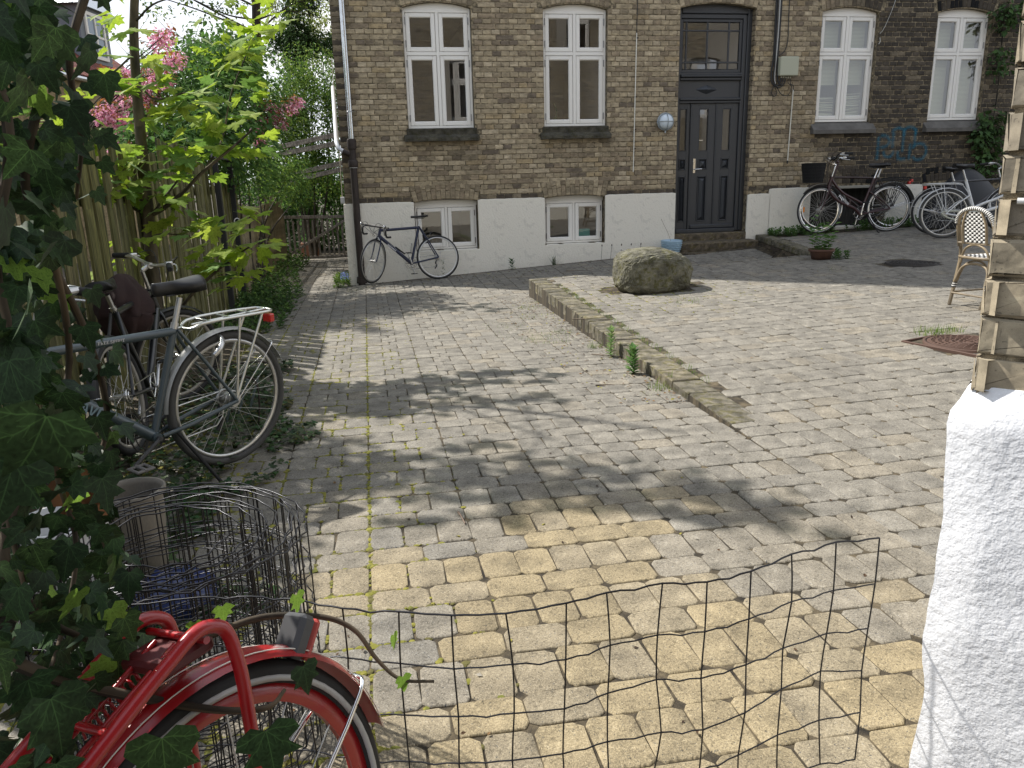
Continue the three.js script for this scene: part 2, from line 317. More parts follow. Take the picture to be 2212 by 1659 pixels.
function layPavers(name, list) {
  const grp = new THREE.Group(); grp.name = name; grp.userData.kind = 'structure'; scene.add(grp);
  const seen = list.filter(p => { const q = V(p.x, p.y, p.z).project(camera); p.d = V(p.x, p.y, p.z).distanceTo(camera.position); return Math.abs(q.x) < 1 && Math.abs(q.y) < 1 && q.z < 1; }).sort((a, b) => a.d - b.d);
  const own = new Set(seen.slice(0, 300)), rest = [], o = new THREE.Object3D();
  for (const p of list) {
    o.position.set(p.x, p.y, p.z); o.rotation.set(p.rx, p.turn + (p.flip ? Math.PI : 0), p.rz); if (p.flip) o.rotation.z *= -1; o.updateMatrix();
    if (own.has(p)) { const m = mesh('paving_stone', pavVar[p.kind][p.v], paverMats[p.ti], grp); m.position.copy(o.position); m.rotation.copy(o.rotation); }
    else { const c = paverTones[p.ti]; const g = pavVar[p.kind][p.v].clone().applyMatrix4(o.matrix); const j = rr(0.93, 1.07); rest.push(tint(g, c.map(v => v * j))); }
  }
  if (rest.length) stuff(mesh('distant_paving_stones', rest, paverMatV, grp));
}
layPavers('courtyard_paving', allPavers.filter(p => !p.up));
layPavers('terrace_paving', allPavers.filter(p => p.up));

// ================= BRICKS =================
const CH = 0.0766;                                                    // height of a course
const brickTones = [[0.47, 0.405, 0.285], [0.52, 0.45, 0.325], [0.41, 0.352, 0.25], [0.36, 0.30, 0.215], [0.47, 0.385, 0.245], [0.31, 0.26, 0.19], [0.56, 0.49, 0.365], [0.22, 0.185, 0.145]];
const brickW = [22, 18, 20, 12, 8, 9, 8, 4];
function brickTone() { let q = rnd() * 101; for (let i = 0; i < 8; i++) if ((q -= brickW[i]) < 0) return i; return 0; }
const SOOT = [0.062, 0.056, 0.048];
const sootMix = (c, s) => c.map((v, i) => mix(v, SOOT[i] * (0.75 + v), s));
const brickOpt = { map: tBrick, bumpMap: tBump, bumpScale: 0.0014 };
const brickMatV = std([1, 1, 1], 0.93, { ...brickOpt, vertexColors: true });
const brickMats = {};
const brickMat = (t, s) => brickMats[t + '_' + s] ??= std(sootMix(brickTones[t], s / 4), 0.93, brickOpt);
function brickGeo(w, h, d, ou, ov, s) {                               // front face at z = 0
  const c = 0.0055; let k = 0; const j = (a = 0.0035) => (h2(s, k++, 97) - 0.5) * a;
  const X = w / 2, Y = h / 2, pos = [], idx = [];
  for (const [a, b] of [[-1, -1], [1, -1], [1, 1], [-1, 1]]) pos.push(a * (X - c) + j(), b * (Y - c) + j(), j(0.003));
  for (const [a, b] of [[-1, -1], [1, -1], [1, 1], [-1, 1]]) pos.push(a * X + j(0.002), b * Y + j(0.002), -c * 0.9);
  for (const [a, b] of [[-1, -1], [1, -1], [1, 1], [-1, 1]]) pos.push(a * X, b * Y, -d);
  idx.push(0, 1, 2, 0, 2, 3);
  for (let i = 0; i < 4; i++) { const q = (i + 1) % 4; for (const r of [0, 4]) idx.push(r + i, r + 4 + i, r + q, r + q, r + 4 + i, r + 4 + q); }
  return uvBox(fromArrays(pos, idx, false), 0.9, ou, ov);
}
const brickVar = { S: [], H: [] };
for (let i = 0; i < 10; i++) { brickVar.S.push(brickGeo(0.263, 0.0646, 0.04, rnd(), rnd(), i)); brickVar.H.push(brickGeo(0.126, 0.0646, 0.04, rnd(), rnd(), i + 20)); }
// English bond on a wall that faces +z in its own frame. holes(y) gives the x-intervals cut out of a course; soot(x, y) is 0..1
function bricksFor(x0, x1, y0, courses, holes, soot, out) {
  for (let i = 0; i < courses; i++) {
    const y = y0 + (i + 0.5) * CH, H = holes(y, i).filter(Boolean), head = i % 2 === 0;
    let x = x0, n = 0;
    while (x < x1 - 0.02) {
      let w = head ? (n === 1 ? 0.068 : 0.137) : 0.274; n++;
      let parts = [[x + 0.0055, Math.min(x + w, x1) - 0.0055]];
      for (const [a, b] of H) parts = parts.flatMap(([p, q]) => q <= a || p >= b ? [[p, q]] : [[p, a - 0.004], [b + 0.004, q]]).filter(([p, q]) => q - p > 0.028);
      for (const [p, q] of parts) {
        const full = Math.abs(q - p - (w - 0.011)) < 1e-4 && w > 0.1 ? (w > 0.2 ? 'S' : 'H') : null, s = soot((p + q) / 2, y, i);
        out.push({ x: (p + q) / 2, y, w: q - p, full, t: s > 0.5 && rnd() < 0.5 ? 7 : brickTone(), s: Math.max(0, Math.min(4, Math.round(s * 4 + rr(-0.9, 0.55)))), z: rr(-0.003, 0.003), r: rr(-0.006, 0.006) });
      }
      x += w;
    }
  }
}
// ================= THE HOUSE =================
const house = thing('brick_house', 'long yellow brick house with white plinth, white windows and grey double door', 'house');
const WX = [0, 2.16, 6.881, 9.026], WY0 = 2.171, WY1 = 3.871, WH = 0.513;
const BAS = [[-0.505, 0.518, 0.285], [1.625, 2.652, 0.30], [6.38, 7.86, 0.40], [8.56, 9.62, 0.40]];
const DX0 = 3.888, DX1 = 5.19, DTOP = 3.93, CROWN = 0.075;
const X0 = -1.57, X1 = 12.2, TOP = 10.3;
function archHole(x0, x1, y0, y1, rise) { const p = new THREE.Path(); p.moveTo(x0, y0); p.lineTo(x1, y0); p.lineTo(x1, y1); for (let i = 1; i < 10; i++) { const t = i / 10, x = mix(x1, x0, t); p.lineTo(x, y1 + rise * (1 - Math.pow(2 * t - 1, 2))); } p.lineTo(x0, y1); p.closePath(); return p; }
{
  const wall = sub('front_wall', house);
  const s = new THREE.Shape(); s.moveTo(X0, -0.7); s.lineTo(DX0, -0.7); s.lineTo(DX0, DTOP);
  for (let i = 1; i < 10; i++) { const t = i / 10; s.lineTo(mix(DX0, DX1, t), DTOP + CROWN * (1 - Math.pow(2 * t - 1, 2))); }
  s.lineTo(DX1, DTOP); s.lineTo(DX1, -0.7); s.lineTo(X1, -0.7); s.lineTo(X1, TOP); s.lineTo(X0, TOP); s.closePath();
  for (const x of WX) s.holes.push(archHole(x - WH - 0.005, x + WH + 0.005, WY0 - 0.08, WY1 + 0.025, CROWN));
  for (const [a, b, y] of BAS) s.holes.push(archHole(a, b, y, 1.045, 0.04));
  const g = new THREE.ExtrudeGeometry(s, { depth: 0.33, bevelEnabled: false }).translate(0, 0, -0.337);
  mesh('mortar_bed', [uvBox(g, 0.5)], M.mortar, wall);
  const list = [];
  const holes = (y) => {
    const h = [];
    for (const x of WX) {
      if (y > 1.965 && y < 2.135) h.push([x - 0.615, x + 0.585]);
      if (y > 2.135 && y < WY1 + 0.06) h.push([x - WH - 0.006, x + WH + 0.006]);
      if (y >= WY1 + 0.06) h.push([x - 0.60 - (y - WY1) * 0.12, x + 0.60 + (y - WY1) * 0.12]);
    }
    if (y < DTOP + 0.05) h.push([DX0, DX1]); else h.push([DX0 - 0.08, DX1 + 0.08]);
    for (const [a, b] of BAS) if (y < 1.31) h.push([(a + b) / 2 - 0.525 - (y - 1.05) * 0.24, (a + b) / 2 + 0.525 + (y - 1.05) * 0.24]);
    if (y < 1.10) h.push([5.62, 12]);
    return h;
  };
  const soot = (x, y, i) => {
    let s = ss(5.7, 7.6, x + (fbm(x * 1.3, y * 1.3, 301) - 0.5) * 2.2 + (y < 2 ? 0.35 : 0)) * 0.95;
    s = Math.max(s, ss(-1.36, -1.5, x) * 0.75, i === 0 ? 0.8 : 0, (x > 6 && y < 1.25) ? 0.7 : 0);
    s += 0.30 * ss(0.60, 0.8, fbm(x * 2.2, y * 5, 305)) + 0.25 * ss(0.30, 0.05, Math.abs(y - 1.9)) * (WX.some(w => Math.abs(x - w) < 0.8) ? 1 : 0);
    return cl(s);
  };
  bricksFor(X0, 10.9, 1.066, 40, holes, soot, list);
  // flat arches of bricks on end
  const arch = (x0, x1, y, rise, hgt, n) => {
    const xc = (x0 + x1) / 2, w = x1 - x0;
    for (let k = 0; k < n; k++) {
      const t = (k + 0.5) / n, a = (t - 0.5) * 0.46, bx = x0 + w * t, by = y + rise * (1 - Math.pow(2 * t - 1, 2)) + 0.006;
      const split = k % 2, segs = split ? [[0, 0.5], [0.51, 1]] : [[0, 0.66], [0.67, 1]];
      for (const [f0, f1] of segs) { const m = (f0 + f1) / 2 * hgt; list.push({ x: bx + Math.sin(a) * m, y: by + Math.cos(a) * m, w: w / n * (1 + 0.0) - 0.008 + m * 0.06, h: (f1 - f0) * hgt - 0.008, rot: -a, full: null, t: pick([0, 1, 2, 3, 0, 2]), s: Math.round(soot(bx, by, 9) * 4 + rr(0, 1)), z: rr(0.0, 0.004), r: 0 }); }
    }
  };
  for (const x of WX) arch(x - WH - 0.02, x + WH + 0.02, WY1 + 0.03, CROWN, 0.255, 14);
  arch(DX0, DX1, DTOP, CROWN, 0.255, 17);
  for (const [a, b] of BAS.slice(0, 2)) arch((a + b) / 2 - 0.515, (a + b) / 2 + 0.515, 1.05, 0.035, 0.25, 14);
  for (const [a, b] of BAS.slice(2)) arch((a + b) / 2 - 0.53, (a + b) / 2 + 0.53, 1.10, 0.035, 0.25, 14);
  const cand = list.filter(b => b.full && b.y < 3.97).map(b => { b.d = V(b.x, b.y, 0).distanceTo(camera.position); return b; }).sort((a, b) => (b.full === 'S') - (a.full === 'S') || a.d - b.d).slice(0, 300);
  const own = new Set(cand), rest = [];
  for (const b of list) {
    if (own.has(b)) { const m = mesh('brick', brickVar[b.full][Math.floor(rnd() * 10)], brickMat(b.t, b.s), wall); m.position.set(b.x, b.y, b.z); m.rotation.z = b.r; }
    else { const g = brickGeo(b.w, b.h ?? 0.0646, 0.04, rnd(), rnd(), Math.floor(rnd() * 1e6)); if (b.rot) g.rotateZ(b.rot); const j = rr(0.92, 1.08); rest.push(tint(g.translate(b.x, b.y, b.z), sootMix(brickTones[b.t], b.s / 4).map(v => v * j))); }
  }
  stuff(mesh('other_bricks', rest, brickMatV, wall));
  // reveals of the door: bricks on the right-hand side seen at an angle
  const rev = [];
  for (let i = 0; i < 38; i++) { const y = 1.0 + (i + 0.5) * CH; const w = i % 2 ? 0.17 : 0.11; for (const [za, zb] of i % 2 ? [[-0.168, -0.006]] : [[-0.168, -0.115], [-0.105, -0.006]]) { const g = brickGeo(zb - za, 0.0646, 0.03, rnd(), rnd(), i * 3 + 1); g.rotateY(-Math.PI / 2); rev.push(tint(g.translate(DX1 - 0.012, y, (za + zb) / 2), sootMix(brickTones[brickTone()], rr(0.1, 0.6)))); } }
  stuff(mesh('door_reveal_bricks', rev, brickMatV, wall));
  // plinth, rendered and painted white; ragged top edge
  const pl = (xa, xb, top, holes2) => {
    const p = new THREE.Shape(); p.moveTo(xa, -0.6); p.lineTo(xb, -0.6); const n = Math.max(2, Math.round((xb - xa) / 0.06)); 
    for (let i = 0; i <= n; i++) p.lineTo(mix(xb, xa, i / n), top + (i === 0 || i === n ? -0.01 : (fbm(i * 0.7, xa * 9, 311) - 0.5) * 0.016));
    p.closePath(); return new THREE.ExtrudeGeometry(p, { depth: 0.30, bevelEnabled: true, bevelThickness: 0.008, bevelSize: 0.006, bevelSegments: 2, curveSegments: 4 }).translate(0, 0, -0.285);
  };
  const pieces = [[X0 - 0.025, -0.512, 1.058], [0.526, 1.618, 1.062], [2.660, 3.88, 1.072], [5.198, 5.61, 1.005], [5.60, 6.37, 1.088], [7.87, 8.55, 1.082]];
  for (const [a, b, t] of pieces) mesh('plinth', [uvBox(pl(a, b, t), 0.5)], M.white, house);
  for (const [a, b, y] of BAS) mesh('plinth', [uvBox(pl(a - 0.01, b + 0.01, y - 0.004), 0.5)], M.white, house);
  // roof and the walls that are turned away
  const body = uvBox(span(X0, X0 + 0.33, -0.7, TOP, -9, -0.345), 0.9);
  mesh('gable_wall', [body], std([0.30, 0.25, 0.17], 0.93, { map: tBrick }), house);
  mesh('rear_wall', [uvBox(span(X0 + 0.34, X1, -0.7, TOP, -9, -8.7), 0.9)], std([0.30, 0.25, 0.17], 0.93, { map: tBrick }), house);
  const rs = new THREE.Shape(); rs.moveTo(0.25, 0); rs.lineTo(-9.25, 0); rs.lineTo(-4.5, 3.4); rs.closePath();
  mesh('roof', [uvBox(new THREE.ExtrudeGeometry(rs, { depth: X1 - X0 + 0.3, bevelEnabled: false }).rotateY(-Math.PI / 2).scale(1, 1, 1).translate(X1 + 0.15, TOP + 0.002, 0).applyMatrix4(new THREE.Matrix4()), 1)], std([0.22, 0.07, 0.04], 0.9, { map: tGrain }), house);
}
// ---------- windows ----------
function frameBars(x0, x1, y0, y1, w, z0, z1, c = 0.004) { return [chspan(x0, x0 + w, y0, y1, z0, z1, c), chspan(x1 - w, x1, y0, y1, z0, z1, c), chspan(x0 + w, x1 - w, y0, y0 + w, z0, z1, c), chspan(x0 + w, x1 - w, y1 - w, y1, z0, z1, c)]; }
function roomBox(x0, x1, y0, y1, z, depth, parent, m = M.room) { mesh('room', [span(x0, x1, y0, y1, z - depth - 0.02, z - depth), span(x0 - 0.02, x0, y0, y1, z - depth, z), span(x1, x1 + 0.02, y0, y1, z - depth, z), span(x0, x1, y1, y1 + 0.02, z - depth, z), span(x0, x1, y0 - 0.02, y0, z - depth, z)], m, parent); }
function sashGeo(x0, x1, y0, y1, z) { return [...frameBars(x0, x1, y0, y1, 0.058, z - 0.045, z, 0.006), ...frameBars(x0 + 0.05, x1 - 0.05, y0 + 0.05, y1 - 0.05, 0.014, z - 0.04, z - 0.012, 0.004)]; }
function makeWindow(xc, opt) {
  const w = sub('window', house); w.userData.label = opt.label;
  const F = -0.075, x0 = xc - WH, x1 = xc + WH, tr = 3.258;
  const arch = new THREE.Shape(); arch.moveTo(x0, WY1 - 0.002); arch.lineTo(x1, WY1 - 0.002); arch.lineTo(x1, WY1 + 0.024); for (let i = 1; i < 12; i++) { const t = i / 12; arch.lineTo(mix(x1, x0, t), WY1 + 0.022 + CROWN * (1 - Math.pow(2 * t - 1, 2))); } arch.lineTo(x0, WY1 + 0.024); arch.closePath();
  mesh('arch_board', [new THREE.ExtrudeGeometry(arch, { depth: 0.05, bevelEnabled: false }).translate(0, 0, F - 0.06)], M.winWhite, w);
  mesh('frame', [...frameBars(x0, x1, WY0, WY1, 0.036, F - 0.09, F), chspan(xc - 0.024, xc + 0.024, WY0 + 0.036, WY1 - 0.036, F - 0.09, F + 0.002), chspan(x0 + 0.036, xc - 0.024, tr - 0.026, tr + 0.026, F - 0.09, F + 0.001), chspan(xc + 0.024, x1 - 0.036, tr - 0.026, tr + 0.026, F - 0.09, F + 0.001)], M.winWhite, w);
  for (const [a, b] of [[x0 + 0.041, xc - 0.029], [xc + 0.029, x1 - 0.041]]) for (const [c, d] of [[WY0 + 0.041, tr - 0.031], [tr + 0.031, WY1 - 0.041]]) {
    mesh('sash', sashGeo(a, b, c, d, F - 0.003), M.winWhite, w);
    const p = mesh('pane', new THREE.PlaneGeometry(b - a - 0.12, d - c - 0.12).translate((a + b) / 2, (c + d) / 2, F - 0.032), M.glass, w); p.castShadow = false;
    const hx = a < xc - 0.1 ? a - 0.005 : b + 0.005;
    mesh('hinge', [bar([hx, c + 0.06, F + 0.006], [hx, c + 0.16, F + 0.006], 0.008, 6), bar([hx, d - 0.16, F + 0.006], [hx, d - 0.06, F + 0.006], 0.008, 6)], std([0.3, 0.3, 0.3], 0.5, { metalness: 0.6 }), w);
  }
  roomBox(x0, x1, WY0, WY1, F - 0.10, 2.6, w);
  if (opt.blind) {
    const gs = [], n = 74;
    for (let i = 0; i < n; i++) for (const [a, b, side] of [[x0 + 0.06, xc - 0.05, 0], [xc + 0.05, x1 - 0.06, 1]]) {
      const y = WY1 - 0.06 - i * 0.0212; let tilt = 0.9, dy = 0;
      if (opt.broken && y < 2.78) { if (side === 0 && y > 2.60) continue; if (side === 1 && y > 2.66 && y < 2.80) continue; dy = rr(-0.01, 0.01); tilt = rr(0.2, 1.1); }
      const g = box(b - a - 0.02, 0.0012, 0.024).rotateX(tilt); if (opt.broken && y < 2.75) g.rotateZ(side ? rr(0.02, 0.1) : rr(-0.05, 0.03));
      gs.push(g.translate((a + b) / 2, y + dy, F - 0.17));
    }
    mesh('venetian_blind', gs, std([0.42, 0.44, 0.31], 0.6), w);
  } else if (opt.things) {
    mesh('houseplant', [tube(smooth([[xc - 0.28, WY0 + 0.05, F - 0.25], [xc - 0.24, WY0 + 0.25, F - 0.25], [xc - 0.30, WY0 + 0.38, F - 0.22]], 4), [0.05, 0.045, 0.03, 0.01], 7)], std([0.03, 0.06, 0.025], 0.7), w);
  }
  if (opt.rough) {
    const g = new THREE.BoxGeometry(1.16, 0.10, 0.20, 40, 5, 7), p = g.attributes.position;
    for (let i = 0; i < p.count; i++) { const x = p.getX(i), y = p.getY(i), z = p.getZ(i), n = fbm(x * 9 + xc, y * 9 + z * 9, 321) - 0.5; const rd = Math.max(0, y / 0.05) * Math.max(0, z / 0.10); p.setXYZ(i, x + n * 0.03 * Math.sign(x) * (Math.abs(x) > 0.55 ? 1 : 0), y - rd * 0.035 + n * 0.02 + (z < 0 ? 0.085 * (-z / 0.1) * (y > 0 ? 1 : 0) : 0), z - rd * 0.02 + n * 0.035 * (z > 0 ? 1 : 0)); }
    g.computeVertexNormals(); mesh('sill', [uvBox(g.translate(xc - 0.012, 2.022, 0.0), 0.5)], M.sill, w);
    mesh('sill_bed', [uvBox(chspan(xc - 0.55, xc + 0.55, 2.05, WY0 - 0.003, -0.2, 0.01, 0.01), 0.5)], M.sill, w);
  } else {
    const s = new THREE.Shape(); s.moveTo(-0.12, 0.185); s.lineTo(-0.02, 0.165); s.lineTo(0.09, 0.055); s.lineTo(0.09, 0.0); s.lineTo(-0.12, 0.0); s.closePath();
    mesh('sill', [uvBox(new THREE.ExtrudeGeometry(s, { depth: 1.17, bevelEnabled: true, bevelSize: 0.005, bevelThickness: 0.005, bevelSegments: 1 }).rotateY(-Math.PI / 2).translate(xc + 0.585, 1.978, 0), 0.5)], M.sillSmooth, w);
  }
  return w;
}
makeWindow(WX[0], { rough: true, label: 'white four-sash window above the dark blue racing bicycle' });
makeWindow(WX[1], { rough: true, things: true, label: 'white four-sash window beside the grey door and round lamp' });
makeWindow(WX[2], { blind: true, broken: true, label: 'white window with crumpled venetian blind' });
makeWindow(WX[3], { blind: true, label: 'white window with closed venetian blind' });
function basement(x0, x1, y0, y1) {
  const w = sub('basement_window', house), F = -0.11, xc = (x0 + x1) / 2 + 0.005, a0 = x0 + 0.015, a1 = x1 - 0.015;
  const t = new THREE.Shape(); t.moveTo(x0, y1 - 0.002); t.lineTo(x1, y1 - 0.002); t.lineTo(x1, y1 + 0.06); t.quadraticCurveTo(xc, y1 + 0.12, x0, y1 + 0.06); t.closePath();
  mesh('arch_board', [new THREE.ExtrudeGeometry(t, { depth: 0.05, bevelEnabled: false }).translate(0, 0, F - 0.06)], M.winWhite, w);
  mesh('frame', [...frameBars(a0, a1, y0, y1, 0.03, F - 0.07, F), chspan(xc - 0.02, xc + 0.02, y0 + 0.03, y1 - 0.03, F - 0.07, F + 0.002)], M.winWhite, w);
  for (const [a, b] of [[a0 + 0.035, xc - 0.025], [xc + 0.025, a1 - 0.035]]) {
    mesh('sash', sashGeo(a, b, y0 + 0.035, y1 - 0.035, F + 0.012), M.winWhite, w);
    mesh('pane', new THREE.PlaneGeometry(b - a - 0.11, y1 - y0 - 0.18).translate((a + b) / 2, (y0 + y1) / 2, F - 0.02), M.glass, w).castShadow = false;
    const hx = a < xc - 0.1 ? a - 0.004 : b + 0.004; mesh('hinge', [bar([hx, y0 + 0.08, F + 0.02], [hx, y0 + 0.17, F + 0.02], 0.007, 6), bar([hx, y1 - 0.17, F + 0.02], [hx, y1 - 0.08, F + 0.02], 0.007, 6)], std([0.12, 0.11, 0.10], 0.7), w);
  }
  roomBox(x0, x1, y0, y1, F - 0.08, 2.4, w);
  return w;
}
basement(BAS[0][0], BAS[0][1], 0.295, 0.985).userData.label = 'white basement window behind the dark blue racing bicycle';
const bw = basement(BAS[1][0], BAS[1][1], 0.31, 0.99); bw.userData.label = 'white basement window with a green crate on the inside ledge';
mesh('green_crate', [chspan(2.22, 2.46, 0.36, 0.52, -0.34, -0.22, 0.008)], std([0.05, 0.22, 0.18], 0.6), bw);
for (const [a, b, y] of BAS.slice(2)) { const w = sub('cellar_opening', house); mesh('boarding', [span(a, b, y, 1.09, -0.34, -0.30)], std([0.07, 0.065, 0.06], 0.9, { map: tWood }), w); mesh('lintel_board', [chspan(a - 0.02, b + 0.02, 1.055, 1.10, -0.05, 0.05, 0.005)], std([0.45, 0.43, 0.36], 0.8, { map: tGrain }), w); }
// ---------- the door ----------
function hip(x0, x1, y0, y1, z, h) {                                  // raised panel, hipped like a roof
  const w = (x1 - x0) / 2, t = (y1 - y0) / 2, xc = (x0 + x1) / 2, yc = (y0 + y1) / 2, a = t > w ? [0, t - w] : [w - t, 0];
  const p = [x0, y0, z, x1, y0, z, x1, y1, z, x0, y1, z, xc - a[0], yc - a[1], z + h, xc + a[0], yc + a[1], z + h];
  return fromArrays(p, t > w ? [0, 1, 4, 1, 2, 5, 1, 5, 4, 2, 3, 5, 3, 0, 4, 3, 4, 5] : [0, 1, 5, 0, 5, 4, 1, 2, 5, 2, 3, 4, 2, 4, 5, 3, 0, 4], false);
}
{
  const d = sub('double_door', house), Z = -0.175;
  mesh('door_frame', [chspan(DX0 + 0.002, 3.965, 0.40, DTOP + 0.02, Z - 0.06, Z + 0.05, 0.006), chspan(5.045, 5.11, 0.40, 3.86, Z - 0.06, Z + 0.035, 0.008), chspan(5.11, DX1 - 0.003, 0.40, DTOP + 0.02, Z - 0.06, Z + 0.06, 0.008),
    chspan(3.965, 5.11, 3.80, 3.87, Z - 0.06, Z + 0.03, 0.008), chspan(3.965, 5.11, 3.87, 4.02, Z - 0.06, Z + 0.055, 0.01),
    chspan(3.965, 5.045, 2.505, 2.545, Z - 0.06, Z + 0.035, 0.008), chspan(3.965, 5.045, 2.545, 2.59, Z - 0.06, Z + 0.06, 0.012),
    chspan(3.965, 5.045, 2.86, 2.905, Z - 0.06, Z + 0.05, 0.01), chspan(3.965, 5.045, 2.905, 2.945, Z - 0.06, Z + 0.08, 0.012), chspan(3.965, 5.045, 2.945, 2.985, Z - 0.06, Z + 0.03, 0.006),
    span(3.965, 5.045, 2.585, 2.865, Z - 0.05, Z), chspan(3.965, 5.045, 0.385, 0.45, Z - 0.06, Z + 0.05, 0.008)], M.door, d);
  mesh('diamond_moulding', [fromArrays([4.255, 2.72, Z, 4.452, 2.645, Z, 4.65, 2.72, Z, 4.452, 2.797, Z, 4.452, 2.72, Z + 0.045], [0, 1, 4, 1, 2, 4, 2, 3, 4, 3, 0, 4], false)], M.door, d);
  // fanlight
  const bars = [...frameBars(3.967, 5.043, 2.987, 3.798, 0.045, Z - 0.05, Z + 0.005)];
  for (const x of [4.075, 4.44, 4.815]) bars.push(chspan(x - 0.013, x + 0.013, 3.03, 3.755, Z - 0.035, Z - 0.004, 0.004));
  for (const y of [3.142, 3.624]) bars.push(chspan(4.012, 4.998, y - 0.013, y + 0.013, Z - 0.036, Z - 0.003, 0.004));
  mesh('fanlight_frame', bars, M.door, d);
  const gx = [4.012, 4.075, 4.44, 4.815, 4.998], gy = [3.03, 3.142, 3.624, 3.755];
  for (let i = 0; i < 4; i++) for (let j = 0; j < 3; j++) mesh('fanlight_pane', new THREE.PlaneGeometry(gx[i + 1] - gx[i] - 0.024, gy[j + 1] - gy[j] - 0.024).translate((gx[i] + gx[i + 1]) / 2, (gy[j] + gy[j + 1]) / 2, Z - 0.02), M.glass, d).castShadow = false;
  // leaves: columns of glass, square panel and long panel
  const col = (x0, x1, a, b) => {
    const g = [chspan(x0, a, 0.45, 2.505, Z - 0.05, Z, 0.004), chspan(b, x1, 0.45, 2.505, Z - 0.05, Z, 0.004)];
    for (const [y0, y1] of [[0.45, 0.575], [1.335, 1.44], [1.62, 1.745], [2.42, 2.505]]) g.push(span(a - 0.001, b + 0.001, y0, y1, Z - 0.049, Z - 0.001));
    for (const [y0, y1] of [[0.575, 1.335], [1.44, 1.62]]) { g.push(span(a, b, y0, y1, Z - 0.05, Z - 0.022)); g.push(...frameBars(a, b, y0, y1, 0.018, Z - 0.03, Z + 0.010, 0.005)); g.push(hip(a + 0.022, b - 0.022, y0 + 0.022, y1 - 0.022, Z - 0.0215, 0.05)); }
    g.push(...frameBars(a - 0.004, b + 0.004, 1.741, 2.424, 0.012, Z - 0.03, Z + 0.004, 0.003));
    const gl = mesh('door_pane', new THREE.PlaneGeometry(b - a, 0.675).translate((a + b) / 2, 2.0825, Z - 0.03), M.glass, d); gl.castShadow = false;
    return g;
  };
  mesh('door_leaf', [col(3.967, 4.178, 4.00, 4.125)], M.door, d);
  mesh('cover_strip', [chspan(4.18, 4.212, 0.45, 2.505, Z - 0.04, Z + 0.022, 0.008)], M.door, d);
  mesh('door_leaf', [col(4.214, 4.63, 4.345, 4.513), chspan(4.632, 4.652, 0.45, 2.505, Z - 0.04, Z + 0.014, 0.006), col(4.654, 5.043, 4.757, 4.912), chspan(4.23, 5.03, 0.455, 0.52, Z - 0.04, Z + 0.03, 0.012)], M.door, d);
  mesh('lock_plate', [chspan(4.258, 4.302, 1.383, 1.624, Z, Z + 0.008, 0.003), cyl(0.011, 0.011, 0.02, 12).rotateX(Math.PI / 2).translate(4.28, 1.565, Z + 0.012)], M.chrome, d);
  mesh('lever_handle', [tube(smooth([[4.28, 1.447, Z], [4.28, 1.447, Z + 0.05], [4.30, 1.447, Z + 0.06], [4.395, 1.450, Z + 0.058]], 4), 0.009, 8)], M.chrome, d);
  mesh('letter_slot', [chspan(4.36, 4.43, 1.91, 1.925, Z - 0.026, Z - 0.015, 0.002)], M.steel, d);
  roomBox(3.95, 5.10, 0.45, 3.80, Z - 0.12, 3.4, d);
}
